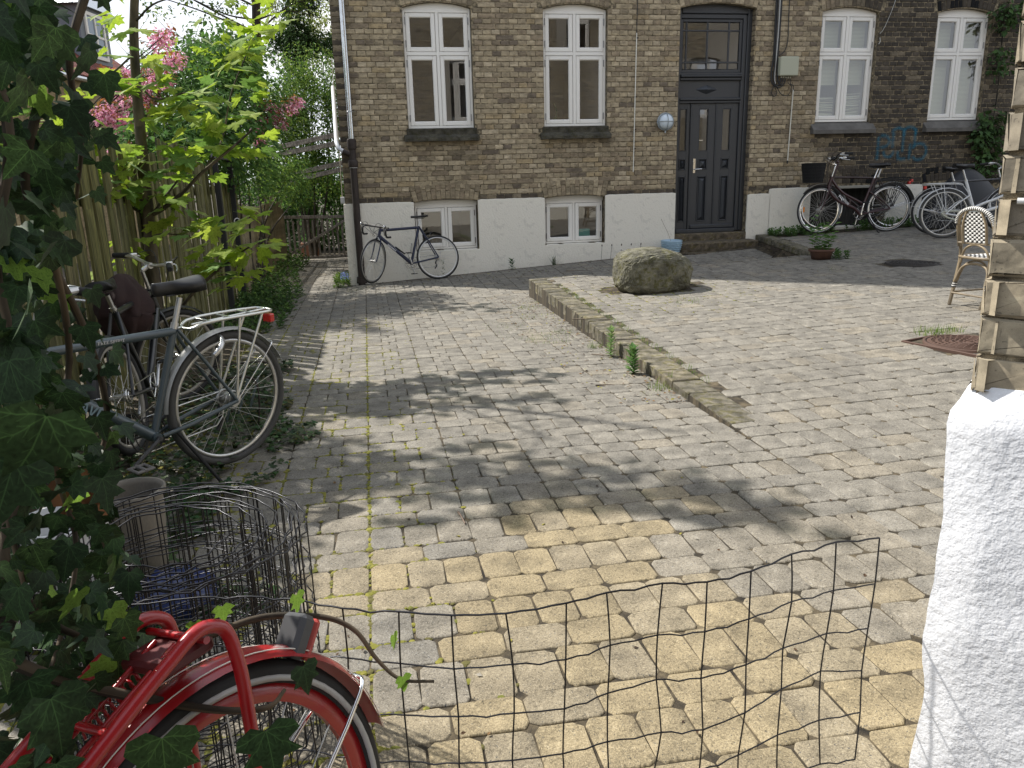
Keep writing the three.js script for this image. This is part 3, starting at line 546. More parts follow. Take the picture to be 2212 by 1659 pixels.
// ---------- steps, lamp, meter box, cables, pipes ----------
{
  const st = thing('stone_steps', 'worn brown stone steps below the grey double door', 'steps', [0, 0, 0]);
  mesh('threshold', [uvBox(chspan(3.886, 5.196, 0.24, 0.383, -0.30, 0.03, 0.015), 0.5)], M.step, st);
  mesh('step', [uvBox(chspan(3.84, 5.27, -0.05, 0.262, -0.02, 0.36, 0.02), 0.5)], M.step, st);
  mesh('step', [uvBox(chspan(3.92, 5.22, -0.2, 0.105, 0.361, 0.52, 0.015), 0.5)], std([0.20, 0.165, 0.13], 0.9, { map: tRock }), st);
  const l = thing('bulkhead_lamp', 'round caged bulkhead lamp on brick beside the grey door', 'wall lamp', [3.668, 2.212, 0]);
  mesh('lamp_base', [lathe([[0, 0], [0.138, 0], [0.142, 0.02], [0.138, 0.05], [0.125, 0.055], [0, 0.055]], 40).rotateX(Math.PI / 2)], std([0.36, 0.41, 0.45], 0.5), l);
  mesh('lamp_glass', [new THREE.SphereGeometry(0.118, 32, 12, 0, Math.PI * 2, 0, Math.PI / 2).rotateX(Math.PI / 2).scale(1, 1, 0.75).translate(0, 0, 0.055)], std([0.62, 0.70, 0.76], 0.25), l);
  const arc = (rot) => { const p = []; for (let i = 0; i <= 14; i++) { const a = i / 14 * Math.PI; p.push(V(Math.cos(a) * 0.128, 0, 0.05 + Math.sin(a) * 0.098).applyAxisAngle(V(0, 0, 1), rot)); } return tube(p, 0.006, 6); };
  mesh('lamp_cage', [arc(0), arc(Math.PI / 2), ring(0.128, 0.008, 40, 6).translate(0, 0, 0.056)], std([0.25, 0.28, 0.29], 0.45), l);
  mesh('lamp_gland', [bar([0, -0.14, 0.03], [0, -0.175, 0.03], 0.014, 8)], std([0.36, 0.40, 0.43], 0.5), l);
  const b = thing('junction_box', 'pale green plastic junction box with cables on the brick wall', 'junction box', [0, 0, 0]);
  mesh('box_body', [chspan(5.60, 5.91, 2.90, 3.185, 0.0, 0.10, 0.012)], std([0.52, 0.53, 0.40], 0.55, { map: tGrain }), b);
  mesh('box_lid', [chspan(5.592, 5.918, 2.893, 3.192, 0.102, 0.14, 0.014)], std([0.56, 0.57, 0.43], 0.5, { map: tGrain }), b);
  for (let i = 0; i < 5; i++) mesh('cable_gland', [bar([5.66 + i * 0.04, 2.893, 0.06], [5.66 + i * 0.04, 2.862, 0.06], 0.011, 8)], std([0.55, 0.54, 0.45], 0.6), b);
  const blk = M.black, cab = (p, r, m = blk) => mesh('cable', [tube(smooth(p, 5), r, 6)], m, c);
  const c = thing('cable_bundle', 'black cables hanging down the brick wall to the junction box', 'cables', [0, 0, 0]);
  cab([[5.515, 4.6, 0.03], [5.51, 3.8, 0.03], [5.515, 3.2, 0.03], [5.49, 2.95, 0.03], [5.51, 2.80, 0.04], [5.57, 2.74, 0.05], [5.64, 2.79, 0.05], [5.66, 2.87, 0.06]], 0.014);
  cab([[5.59, 4.6, 0.03], [5.60, 3.8, 0.03], [5.59, 3.2, 0.03], [5.595, 2.95, 0.03], [5.61, 2.82, 0.05], [5.66, 2.76, 0.06], [5.70, 2.87, 0.06]], 0.013);
  cab([[5.535, 4.6, 0.045], [5.53, 3.6, 0.045], [5.535, 3.1, 0.045], [5.53, 2.85, 0.045], [5.60, 2.72, 0.06], [5.70, 2.76, 0.06], [5.74, 2.87, 0.06]], 0.011);
  cab([[5.56, 2.76, 0.05], [5.50, 2.66, 0.05], [5.55, 2.58, 0.05], [5.60, 2.63, 0.05], [5.56, 2.73, 0.05]], 0.006);
  cab([[5.78, 2.87, 0.06], [5.79, 2.79, 0.06], [5.86, 2.74, 0.05], [5.80, 2.60, 0.05], [5.68, 2.62, 0.05], [5.59, 2.73, 0.05]], 0.006);
  cab([[5.82, 2.87, 0.06], [5.83, 2.78, 0.06], [5.905, 2.75, 0.03], [5.91, 2.68, 0.025]], 0.006);
  cab([[5.74, 4.6, 0.02], [5.745, 3.8, 0.02], [5.75, 3.40, 0.02], [5.70, 3.28, 0.02], [5.62, 3.22, 0.025]], 0.007);
  cab([[5.56, 4.6, 0.04], [5.565, 3.6, 0.04], [5.555, 3.2, 0.04], [5.55, 2.86, 0.04], [5.56, 2.78, 0.05]], 0.012, std([0.42, 0.42, 0.40], 0.5));
  const cd = thing('cable_conduit', 'short cream cable pipe on brick below the junction box', 'conduit', [0, 0, 0]);
  mesh('pipe', [bar([5.91, 2.70, 0.02], [5.89, 1.55, 0.02], 0.010, 8)], std([0.60, 0.58, 0.50], 0.5), cd);
  mesh('end_cap', [bar([5.89, 1.55, 0.02], [5.889, 1.50, 0.02], 0.012, 8)], blk, cd);
  const c2 = thing('cable_conduit', 'tall thin cable pipe between window and lamp, white below and black above', 'conduit', [0, 0, 0]);
  mesh('cable', [bar([3.172, 4.6, 0.015], [3.154, 3.55, 0.018], 0.006, 6)], blk, c2);
  mesh('pipe', [bar([3.154, 3.55, 0.02], [3.13, 1.43, 0.02], 0.009, 8)], std([0.68, 0.66, 0.58], 0.5), c2);
  for (const y of [3.48, 2.6, 2.1, 1.8]) mesh('clip', [chspan(3.125 + y * 0.008, 3.155 + y * 0.008, y - 0.008, y + 0.008, 0.005, 0.034, 0.003)], M.iron, c2);
  const wire = thing('loose_wire', 'loose pale wire dangling beside the window with the crumpled blind', 'wire', [0, 0, 0]);
  mesh('strand', [tube(smooth([[7.72, 4.3, 0.01], [7.62, 3.95, 0.012], [7.48, 3.62, 0.012], [7.42, 3.56, 0.02]], 5), 0.004, 5), tube(smooth([[7.43, 3.50, 0.02], [7.44, 3.44, 0.02], [7.42, 3.40, 0.02]], 4), 0.006, 5)], std([0.5, 0.5, 0.46], 0.6), wire);
  // rainwater pipe at the corner, zinc above and rusty cast iron below
  const r = thing('downpipe', 'zinc downpipe at the house corner ending in a rusty iron foot', 'downpipe', [0, 0, 0]);
  mesh('zinc_pipe', [bar([-1.385, 5.2, 0.085], [-1.400, 1.99, 0.085], 0.042, 16)], M.zinc, r);
  mesh('bracket', [ring(0.046, 0.008, 20, 6).rotateX(Math.PI / 2).translate(-1.397, 2.42, 0.085), bar([-1.35, 2.42, 0.085], [-1.31, 2.43, 0.03], 0.010, 6)], M.zinc, r);
  const P2 = [[-1.402, 1.99, 0.09], [-1.405, -0.2, 0.09]];
  mesh('iron_pipe', [bar(...P2, 0.055, 16), lathe([[0.055, 0], [0.075, 0.02], [0.075, 0.1], [0.058, 0.12]], 20).translate(-1.402, 1.60, 0.09), lathe([[0.055, 0], [0.07, 0.02], [0.07, 0.14], [0.06, 0.16]], 20).translate(-1.402, 1.87, 0.09), bar([-1.41, 1.79, 0.09], [-1.535, 1.85, 0.06], 0.045, 14), cyl(0.075, 0.085, 0.1, 18).translate(-1.405, -0.12, 0.09)], M.iron, r);
  mesh('white_band', [cyl(0.062, 0.062, 0.03, 18).translate(-1.403, 1.615, 0.09)], std([0.6, 0.6, 0.58], 0.6), r);
  const w = thing('side_pipe', 'white sloping pipe along the gable joining the iron downpipe', 'downpipe', [0, 0, 0]);
  mesh('pipe', [tube([[-1.66, 2.95, -1.6], [-1.63, 1.98, -0.02], [-1.60, 1.89, 0.03], [-1.535, 1.85, 0.06]], 0.032, 14)], std([0.62, 0.64, 0.66], 0.4), w);
  const cw = thing('gable_cable_box', 'small grey box with thin cable on the house corner', 'cable box', [0, 0, 0]);
  mesh('box_body', [chspan(-1.64, -1.575, 1.07, 1.17, -0.10, -0.01, 0.006)], std([0.5, 0.5, 0.48], 0.6), cw); mesh('cable', [tube([[-1.60, 3.2, -0.05], [-1.598, 2, -0.05], [-1.61, 1.17, -0.05]], 0.006, 5)], std([0.55, 0.5, 0.4], 0.6), cw);
  // spray paint on the dark bricks
  const gt = canvasTex(512, 320, (x, W, H) => {
    x.fillStyle = '#000'; x.fillRect(0, 0, W, H); x.lineCap = 'round'; x.lineJoin = 'round';
    const draw = (a, w, s) => { x.strokeStyle = s; x.lineWidth = w; x.beginPath(); a.forEach(([p, q], i) => i ? x.lineTo(p, q) : x.moveTo(p, q)); x.stroke(); };
    const arcp = (cx, cy, a, b, t0, t1) => Array.from({ length: 24 }, (_, i) => { const t = mix(t0, t1, i / 23); return [cx + Math.cos(t) * a, cy + Math.sin(t) * b]; });
    const st = [[[28, 95], [28, 245]], arcp(60, 120, 60, 42, -1.7, 1.6), [[150, 70], [150, 160]], arcp(190, 60, 50, 34, -3.0, 0.4), [[236, 80], [236, 190]], arcp(285, 60, 50, 40, -3.1, 0.1), [[335, 40], [335, 150]], arcp(380, 200, 62, 60, -2.6, 2.4), [[300, 150], [300, 250]], arcp(120, 200, 40, 34, 0, 3.2), [[200, 200], [205, 250], [260, 252]]];
    for (const a of st) { draw(a, 34, 'rgba(255,255,255,0.12)'); draw(a, 26, 'rgba(255,255,255,0.14)'); draw(a, 18, 'rgba(255,255,255,0.16)'); draw(a, 9, 'rgba(255,255,255,0.18)'); }
  }, false);
  const gp = tag(mesh('spray_paint_scrawl', new THREE.PlaneGeometry(1.18, 0.74).translate(8.12, 1.74, 0.0075), std([0.010, 0.13, 0.20], 0.8, { transparent: true, alphaMap: gt })), 'faded teal spray-paint scrawl on sooty bricks between the blinded windows', 'graffiti');
  gp.castShadow = false;
}
// ================= THE NEIGHBOURING HOUSE (gateway corner on the right) =================
{
  const nb = thing('corner_house', 'sunlit yellow brick house corner with thick white plinth', 'house', [0, 0, 0]);
  const cx = -0.09, cz = 11.32;
  const side = sub('gateway_wall', nb); side.position.set(cx, 0, cz); side.rotation.y = -0.93;
  const list = []; bricksFor(0, 1.9, 0.985, 22, () => [], () => 0, list);
  const tones = [[0.46, 0.41, 0.31], [0.43, 0.39, 0.30], [0.39, 0.35, 0.27], [0.35, 0.32, 0.26], [0.44, 0.38, 0.27], [0.33, 0.30, 0.24]];
  const mats = tones.map(c => std(c, 0.93, { map: tBrick, bumpMap: tBump, bumpScale: 0.004 }));
  for (const b of list) { const g = brickGeo(b.w + 0.004, 0.0705, 0.05, rnd(), rnd(), Math.floor(rnd() * 1e6)); const p = g.attributes.position; for (let i = 0; i < p.count; i++) if (p.getZ(i) > -0.02) { p.setXYZ(i, p.getX(i) + (h2(i, b.x * 999, 5) - 0.5) * 0.005, p.getY(i) + (h2(i, b.y * 999, 6) - 0.5) * 0.004, p.getZ(i)); } const m = mesh('brick', g, pick(mats), side); m.position.set(b.x, b.y, b.z * 1.6 + 0.002); m.rotation.z = b.r; }
  mesh('mortar_bed', [uvBox(span(0.012, 4, 0.9, 6.9, -0.06, -0.0035), 0.5)], std([0.42, 0.38, 0.31], 0.95, { map: tSoil }), side);
  // the plinth, thick lumpy render
  const g = new THREE.BoxGeometry(2.4, 1.5, 0.10, 70, 46, 3), p = g.attributes.position;
  for (let i = 0; i < p.count; i++) {
    const x = p.getX(i), y = p.getY(i), z = p.getZ(i), n = fbm(x * 5 + 3, y * 5, 331, 0, 3) - 0.5, n2 = fbm(x * 28, y * 28, 335, 0, 3) - 0.5, rd = ss(0.66, 0.75, y) , re = ss(-1.13, -1.2, x);
    p.setXYZ(i, x + (re > 0 ? (fbm(3, y * 5, 341, 0, 3) - 0.5) * 0.05 : 0) + re * rd * 0.02, y - rd * Math.abs(z + 0.05) * 0.12 - rd * re * 0.008 + n * 0.02 * rd, z + (z > 0 ? n * 0.022 + n2 * 0.003 - rd * 0.028 - re * 0.015 : 0));
  }
  g.computeVertexNormals(); mesh('plinth', [uvBox(g.translate(1.175, 0.262, -0.02), 0.4)], M.whiteNear, side);
  // the face towards the yard, seen only mirrored in the panes
  const front = sub('yard_wall', nb); front.position.set(cx, 0, cz); front.rotation.y = Math.PI;
  const wins = [[1.75, 3.05], [5.3, 4.75], [3.6, 1.55], [7.4, 3.05], [9.3, 3.05]];
  const s = new THREE.Shape(); s.moveTo(0.0, -0.5); s.lineTo(-11.7, -0.5); s.lineTo(-11.7, 6.9); s.lineTo(0.0, 6.9); s.closePath();
  for (const [x, y] of wins) s.holes.push(archHole(-x - WH, -x + WH, y - 0.02, y + 1.72, 0.07));
  mesh('mortar_bed', [uvBox(new THREE.ExtrudeGeometry(s, { depth: 0.29, bevelEnabled: false }).translate(-0.31, 0, -0.297), 0.5)], std([0.36, 0.33, 0.28], 0.95), front);
  mesh('mortar_bed', [span(-0.309, -0.03, -0.5, 6.9, -0.03, -0.007)], std([0.36, 0.33, 0.28], 0.95), front);
  const l2 = []; bricksFor(-9.6, 0, 0.985, 77, y => wins.map(([x, y0]) => y > y0 - 0.02 && y < y0 + 1.8 ? [-x - WH, -x + WH] : null), () => 0, l2);
  stuff(mesh('yard_wall_bricks', l2.map(b => tint(brickGeo(b.w, 0.0646, 0.03, rnd(), rnd(), 3).translate(b.x, b.y, b.z), tones[b.t % 6])), brickMatV, front));
  mesh('plinth', [uvBox(span(-12, -0.33, -0.5, 0.98, -0.29, 0.04), 0.5)], M.white, front);
  mesh('plinth', [uvBox(span(-0.328, -0.10, -0.5, 0.96, -0.012, 0.03), 0.5)], M.white, front);
  mesh('inner_wall', [span(-11.8, -0.31, -0.5, 6.9, -6, -5.7)], M.mortar, front);
  const proto = house.children.find(o => o.name === 'window');
  for (const [x, y] of wins) { const w = proto.clone(); delete w.userData.label; w.position.set(-x, y - WY0, 0); front.add(w); w.remove(...w.children.filter(o => o.name === 'room' || o.name.startsWith('sill') || o.name === 'hinge')); mesh('shade', [span(-0.6, 0.6, WY0, WY1, -2.2, -2.15)], M.room, w); }
  mesh('roof', [span(-12.2, 0.2, 6.9, 7.1, -6.2, 0.3)], std([0.22, 0.07, 0.04], 0.9), front);
  const pipe = thing('water_pipe', 'white pipe stub running round the sunlit brick corner', 'pipe', [0, 0, 0]);
  mesh('pipe', [bar([-0.078, 1.36, 11.36], [0.32, 1.345, 11.81], 0.006, 10)], std([0.7, 0.7, 0.68], 0.4), pipe); mesh('pipe_clip', [chspan(-0.068, -0.048, 1.350, 1.368, 11.375, 11.39, 0.002)], M.iron, pipe);
}
// ================= TERRACE EDGE =================
{
  const wall = thing('terrace_edge_wall', 'low crumbling brick edge of the raised terrace, tapering into the paving', 'low wall', [0, 0, 0]);
  const cope = [[0.28, 0.262, 0.23], [0.31, 0.288, 0.245], [0.25, 0.235, 0.205], [0.33, 0.30, 0.245]].map(c => std(c, 0.93, { map: tRock, bumpMap: tBump, bumpScale: 0.003 }));
  let z = 2.62;
  while (z < 8.25) {
    const w = z < 6.4 ? rr(0.105, 0.14) : rr(0.26, 0.36), zc = z + w / 2, y = ter(0.9, zc) + rr(-0.004, 0.004), h = 0.13;
    const m = mesh('coping_stone', uvBox(cham(0.215, h, w - 0.006, 0.006), 0.5, rnd(), rnd()), pick(cope), wall); m.position.set(0.908 + rr(-0.006, 0.006), y - h / 2 + 0.004, zc); m.rotation.set(0.0225, rr(-0.02, 0.02), rr(-0.02, 0.02)); z += w;
  }
  const bm = [0, 2, 3, 5, 7].map(t => brickMat(t, 1));
  for (let j = 0; j < 4; j++) { let q = 2.62 + (j % 2) * 0.07; while (q < 8.0) { const w = rr(0.12, 0.22), zc = q + w / 2, y = ter(0.8, zc) - 0.135 - (j + 0.5) * 0.07; if (y > low(0.8, zc) - 0.02) { const m = mesh('brick', brickGeo(w - 0.012, 0.062, 0.09, rnd(), rnd(), Math.floor(rnd() * 1e6)).rotateY(-Math.PI / 2), pick(bm), wall); m.position.set(0.808 + rr(-0.006, 0.010), y, zc); m.rotation.x = rr(-0.02, 0.02); } q += w; } }
  const cs = []; for (let q = 2.63; q < 8.2; q += 0.3) { const y = ter(0.9, q + 0.15) - 0.135; const lo = low(0.8, q) - 0.25; cs.push(span(0.822, 1.0, lo, y, q, q + 0.3)); }
  mesh('mortar_core', [uvBox(join(cs), 0.5)], M.mortar, wall);
  mesh('mortar_core', [uvBox(span(0.83, 3.4, -0.4, 0.07, 2.60, 2.66), 0.5)], M.mortar, wall);
  for (let q = 0.83; q < 2.9; q += 0.14) { const m = mesh('coping_stone', uvBox(cham(0.132, 0.12, 0.10, 0.010), 0.5, rnd(), rnd()), pick(cope), wall); m.position.set(q + 0.07, ter(q, 2.65) - 0.056, 2.652); }
  // edge of the raised bed beside the steps
  const w2 = thing('raised_bed_wall', 'low dark brick edge beside the stone steps', 'low wall', [0, 0, 0]);
  for (let q = 0.02; q < 2.7; q += 0.135) {
    const x = rightWallX(q + 0.07), t = ter(x + 0.1, q);
    const m = mesh('coping_stone', uvBox(cham(0.22, 0.10, 0.126, 0.012), 0.5, rnd(), rnd()), cope[q % 0.3 > 0.15 ? 2 : 0], w2); m.position.set(x + 0.02, t - 0.035, q + 0.07); m.rotation.y = 0.18 + rr(-0.03, 0.03);
    for (let j = 0; j < 4; j++) { const y = t - 0.09 - (j + 0.5) * 0.07; if (y < ground(x - 0.25, q) - 0.05) break; const b = mesh('brick', brickGeo(0.126, 0.062, 0.09, rnd(), rnd(), j * 7 + 1).rotateY(-Math.PI / 2 + 0.18), brickMat(pick([2, 3, 5, 7]), 3), w2); b.position.set(x - 0.07 + rr(-0.004, 0.004), y, q + 0.07 + (j % 2) * 0.06); }
  }
  const c2 = []; for (let q = 0; q < 2.7; q += 0.27) { const x = rightWallX(q + 0.13); c2.push(span(x - 0.05, x + 0.09, -0.3, ter(x, q + 0.13) - 0.086, q, q + 0.268)); } mesh('mortar_core', [uvBox(join(c2), 0.5)], M.mortar, w2);
}
// ================= BOULDER, POTS, COVERS =================
{
  const g = new THREE.IcosahedronGeometry(1, 40), p = g.attributes.position;
  const se = (v, e) => Math.sign(v) * Math.pow(Math.abs(v), e);
  for (let i = 0; i < p.count; i++) {
    let x = p.getX(i), y = p.getY(i), z = p.getZ(i);
    const n = fbm(x * 1.4 + 5, y * 1.4 + z * 1.1, 401, 0, 3) - 0.5, n2 = fbm(x * 7 + z * 4, y * 7 - z * 3, 405, 0, 4) - 0.5, n3 = fbm(x * 22 + z * 9, y * 22 - z * 13, 409, 0, 2) - 0.5;
    const k = 1 + n * 0.10 + n2 * 0.05 + n3 * 0.022;
    const X = se(x, 0.66) * 0.445 * k, Y = se(y, 0.62) * 0.285 * k - Math.max(0, x) * Math.max(0, y) * 0.11 - (x > 0.55 ? (x - 0.55) * 0.12 * (y > 0 ? 1 : 0) : 0), Z = se(z, 0.75) * 0.34 * k;
    p.setXYZ(i, X, Y, Z);
  }
  g.computeVertexNormals();
  const m = mesh('boulder', [uvBox(g, 0.55)], std([0.29, 0.288, 0.25], 0.95, { map: tRock, bumpMap: tBump, bumpScale: 0.006 })); m.position.set(1.985, 0.30, 4.02); m.rotation.y = 0.05;
  tag(m, 'large rounded grey boulder with lichen in the terrace paving', 'boulder');
  const bl = thing('blue_pot', 'pale blue glazed wicker-pattern flower pot by the steps', 'flower pot', [3.72, ground(3.72, 0.3) - 0.01, 0.30]);
  const ridges = []; for (let k = 0; k < 6; k++) { const q = []; for (let i = 0; i < 72; i++) { const a = i / 72 * 2 * Math.PI, R = 0.118 + 0.052 * Math.pow(k / 6, 0.6) + 0.004 + 0.004 * Math.cos(a * 12 + k * Math.PI); q.push(V(Math.cos(a) * R, 0.035 + k * 0.031, Math.sin(a) * R)); } ridges.push(tube(q, 0.010, 5, true)); }
  mesh('pot_body', [lathe([[0, 0], [0.10, 0], [0.125, 0.03], [0.155, 0.12], [0.172, 0.21], [0.178, 0.215], [0.178, 0.245], [0.165, 0.248], [0.158, 0.2], [0, 0.17]], 48), ...ridges], paint([0.30, 0.44, 0.54], 0.3), bl);
  mesh('soil', [lathe([[0, 0.205], [0.158, 0.2]], 24)], M.soil, bl);
  mesh('dry_stalk', [tube([[0, 0.2, 0], [-0.07, 0.36, 0.02], [-0.20, 0.60, 0.02]], 0.003, 4)], std([0.25, 0.2, 0.12], 0.9), bl);
  const cov = (x, z, r, turn, label, m, sq) => {
    const o = thing('manhole_cover', label, 'manhole cover', [x, ground(x, z) - 0.004, z]); o.rotation.y = turn; const rings = [];
    for (const R of [0.22, 0.38, 0.54, 0.70, 0.86]) rings.push(ring(r * R, 0.006, 36, 5).rotateX(Math.PI / 2).translate(0, 0.012, 0));
    const knobs = []; for (let k = 1; k < 6; k++) for (let i = 0; i < k * 6; i++) { const a = i / (k * 6) * 6.283 + k; knobs.push(cham(0.022, 0.007, 0.012, 0.002).rotateY(-a).translate(Math.cos(a) * r * (k * 0.16), 0.013, Math.sin(a) * r * (k * 0.16))); }
    mesh('lid', [lathe([[0, 0.01], [r * 0.95, 0.01], [r * 0.95, -0.03], [0, -0.03]], 44), ...rings, ...knobs], m, o);
    mesh('frame', [lathe([[r * 0.965, -0.03], [r * 0.965, 0.012], [r * 1.05, 0.012], [r * 1.05, -0.03]], 44), ...(sq ? frameBars(-r * 1.12, r * 1.12, -r * 1.12, r * 1.12, 0.02, -0.02, 0.010).map(g => g.rotateX(-Math.PI / 2)) : [])], m, o);
  };
  const rust = std([0.13, 0.075, 0.055], 0.75, { map: tGrain, metalness: 0.3 });
  cov(3.30, 7.47, 0.30, 0.3, 'rusty round manhole cover in sunlit paving with grass tuft', rust, true);
  cov(5.5, 3.9, 0.30, 0, 'dark round manhole cover in the shaded paving near the parked bicycles', std([0.045, 0.04, 0.035], 0.8, { map: tGrain }), false);
}
// ================= BICYCLES =================
// own frame: rear wheel touches the ground at the origin, +x is forward, +z is the rider's right
const spokeMat = metal([0.55, 0.55, 0.53], 0.3);
function wheelParts(g, R, o) {
  const t = o.tyre ?? 0.017;
  mesh('tyre', [ring(R - t, t, 72, 10)], o.tyreMat ?? M.rubber, g);
  if (o.stripe) mesh('reflective_stripe', [ring(R - t * 1.35, t * 0.30, 72, 5).translate(0, 0, t * 0.86), ring(R - t * 1.35, t * 0.30, 72, 5).translate(0, 0, -t * 0.86)], o.stripe, g);
  const r = R - 2 * t, d = o.rimDepth ?? 0.016;
  mesh('rim', [lathe([[r - d, -0.006], [r - d * 0.6, -0.010], [r + 0.005, -0.011], [r + 0.005, 0.011], [r - d * 0.6, 0.010], [r - d, 0.006], [r - d, -0.006]], 64).rotateX(Math.PI / 2)], o.rimMat ?? M.alu, g);
  mesh('hub', [bar([0, 0, -0.05], [0, 0, 0.05], o.hub ?? 0.016, 12), ring((o.hub ?? 0.016) + 0.010, 0.004, 20, 5).translate(0, 0, 0.03), ring((o.hub ?? 0.016) + 0.010, 0.004, 20, 5).translate(0, 0, -0.03), bar([0, 0, -0.07], [0, 0, 0.07], 0.006, 6)], o.hubMat ?? M.alu, g);
  const sp = [], n = 28; for (let i = 0; i < n; i++) { const a = i / n * 2 * Math.PI + (o.spin ?? 0), s = i % 2 ? 1 : -1, b = a + (i % 4 < 2 ? 1 : -1) * 1.1, h = (o.hub ?? 0.016) + 0.009; sp.push(tube([[Math.cos(b) * h, Math.sin(b) * h, s * 0.028], [Math.cos(a) * (r - d), Math.sin(a) * (r - d), s * 0.003]], o.spokeR ?? 0.0014, 4, false, false)); }
  mesh('spokes', sp, o.spokeMat ?? spokeMat, g);
}
function arcPts(cx, cy, R, a0, a1, n, z = 0) { const p = []; for (let i = 0; i <= n; i++) { const a = mix(a0, a1, i / n); p.push(V(cx + Math.cos(a) * R, cy + Math.sin(a) * R, z)); } return p; }
function fenderGeo(cx, cy, R, a0, a1, w) {                            // a shallow curved blade
  const n = 30, k = 6, pos = [], idx = [];
  for (let i = 0; i <= n; i++) { const a = mix(a0, a1, i / n); for (let j = 0; j <= k; j++) { const t = j / k * 2 - 1, r = R - t * t * w * 0.45; pos.push(cx + Math.cos(a) * r, cy + Math.sin(a) * r, t * w); } }
  for (let i = 0; i < n; i++) for (let j = 0; j < k; j++) { const a = i * (k + 1) + j, b = a + k + 1; idx.push(a, b, a + 1, a + 1, b, b + 1); }
  return fromArrays(pos, idx, true);
}
function saddleGeo(x, y, L, W, t) {
  const n = 14, k = 8, pos = [], idx = [];
  for (let i = 0; i <= n; i++) { const u = i / n, w = W * mix(0.24, 1, ss(0.70, 0.24, u)) * (i === 0 ? 0.72 : i === n ? 0.6 : 1), X = x - L / 2 + u * L, Y = y + 0.02 * Math.pow(1 - u, 2) + 0.008 * u; for (let j = 0; j <= k; j++) { const a = j / k * Math.PI; pos.push(X, Y + Math.sin(a) * t - (j === 0 || j === k ? t * 0.5 : 0), Math.cos(a) * w); } }
  for (let i = 0; i < n; i++) for (let j = 0; j < k; j++) { const a = i * (k + 1) + j, b = a + k + 1; idx.push(a, b, a + 1, a + 1, b, b + 1); }
  const e = pos.length / 3; for (const [row, f] of [[0, 0], [n, 1]]) { const o = pos.length / 3; pos.push(pos[row * (k + 1) * 3], y, 0); for (let j = 0; j < k; j++) { const a = row * (k + 1) + j; f ? idx.push(o, a + 1, a) : idx.push(o, a, a + 1); } }
  for (let i = 0; i < n; i++) { const a = i * (k + 1), b = a + k + 1; idx.push(a, a + k, b, b, a + k, b + k); }
  return fromArrays(pos, idx, true);
}
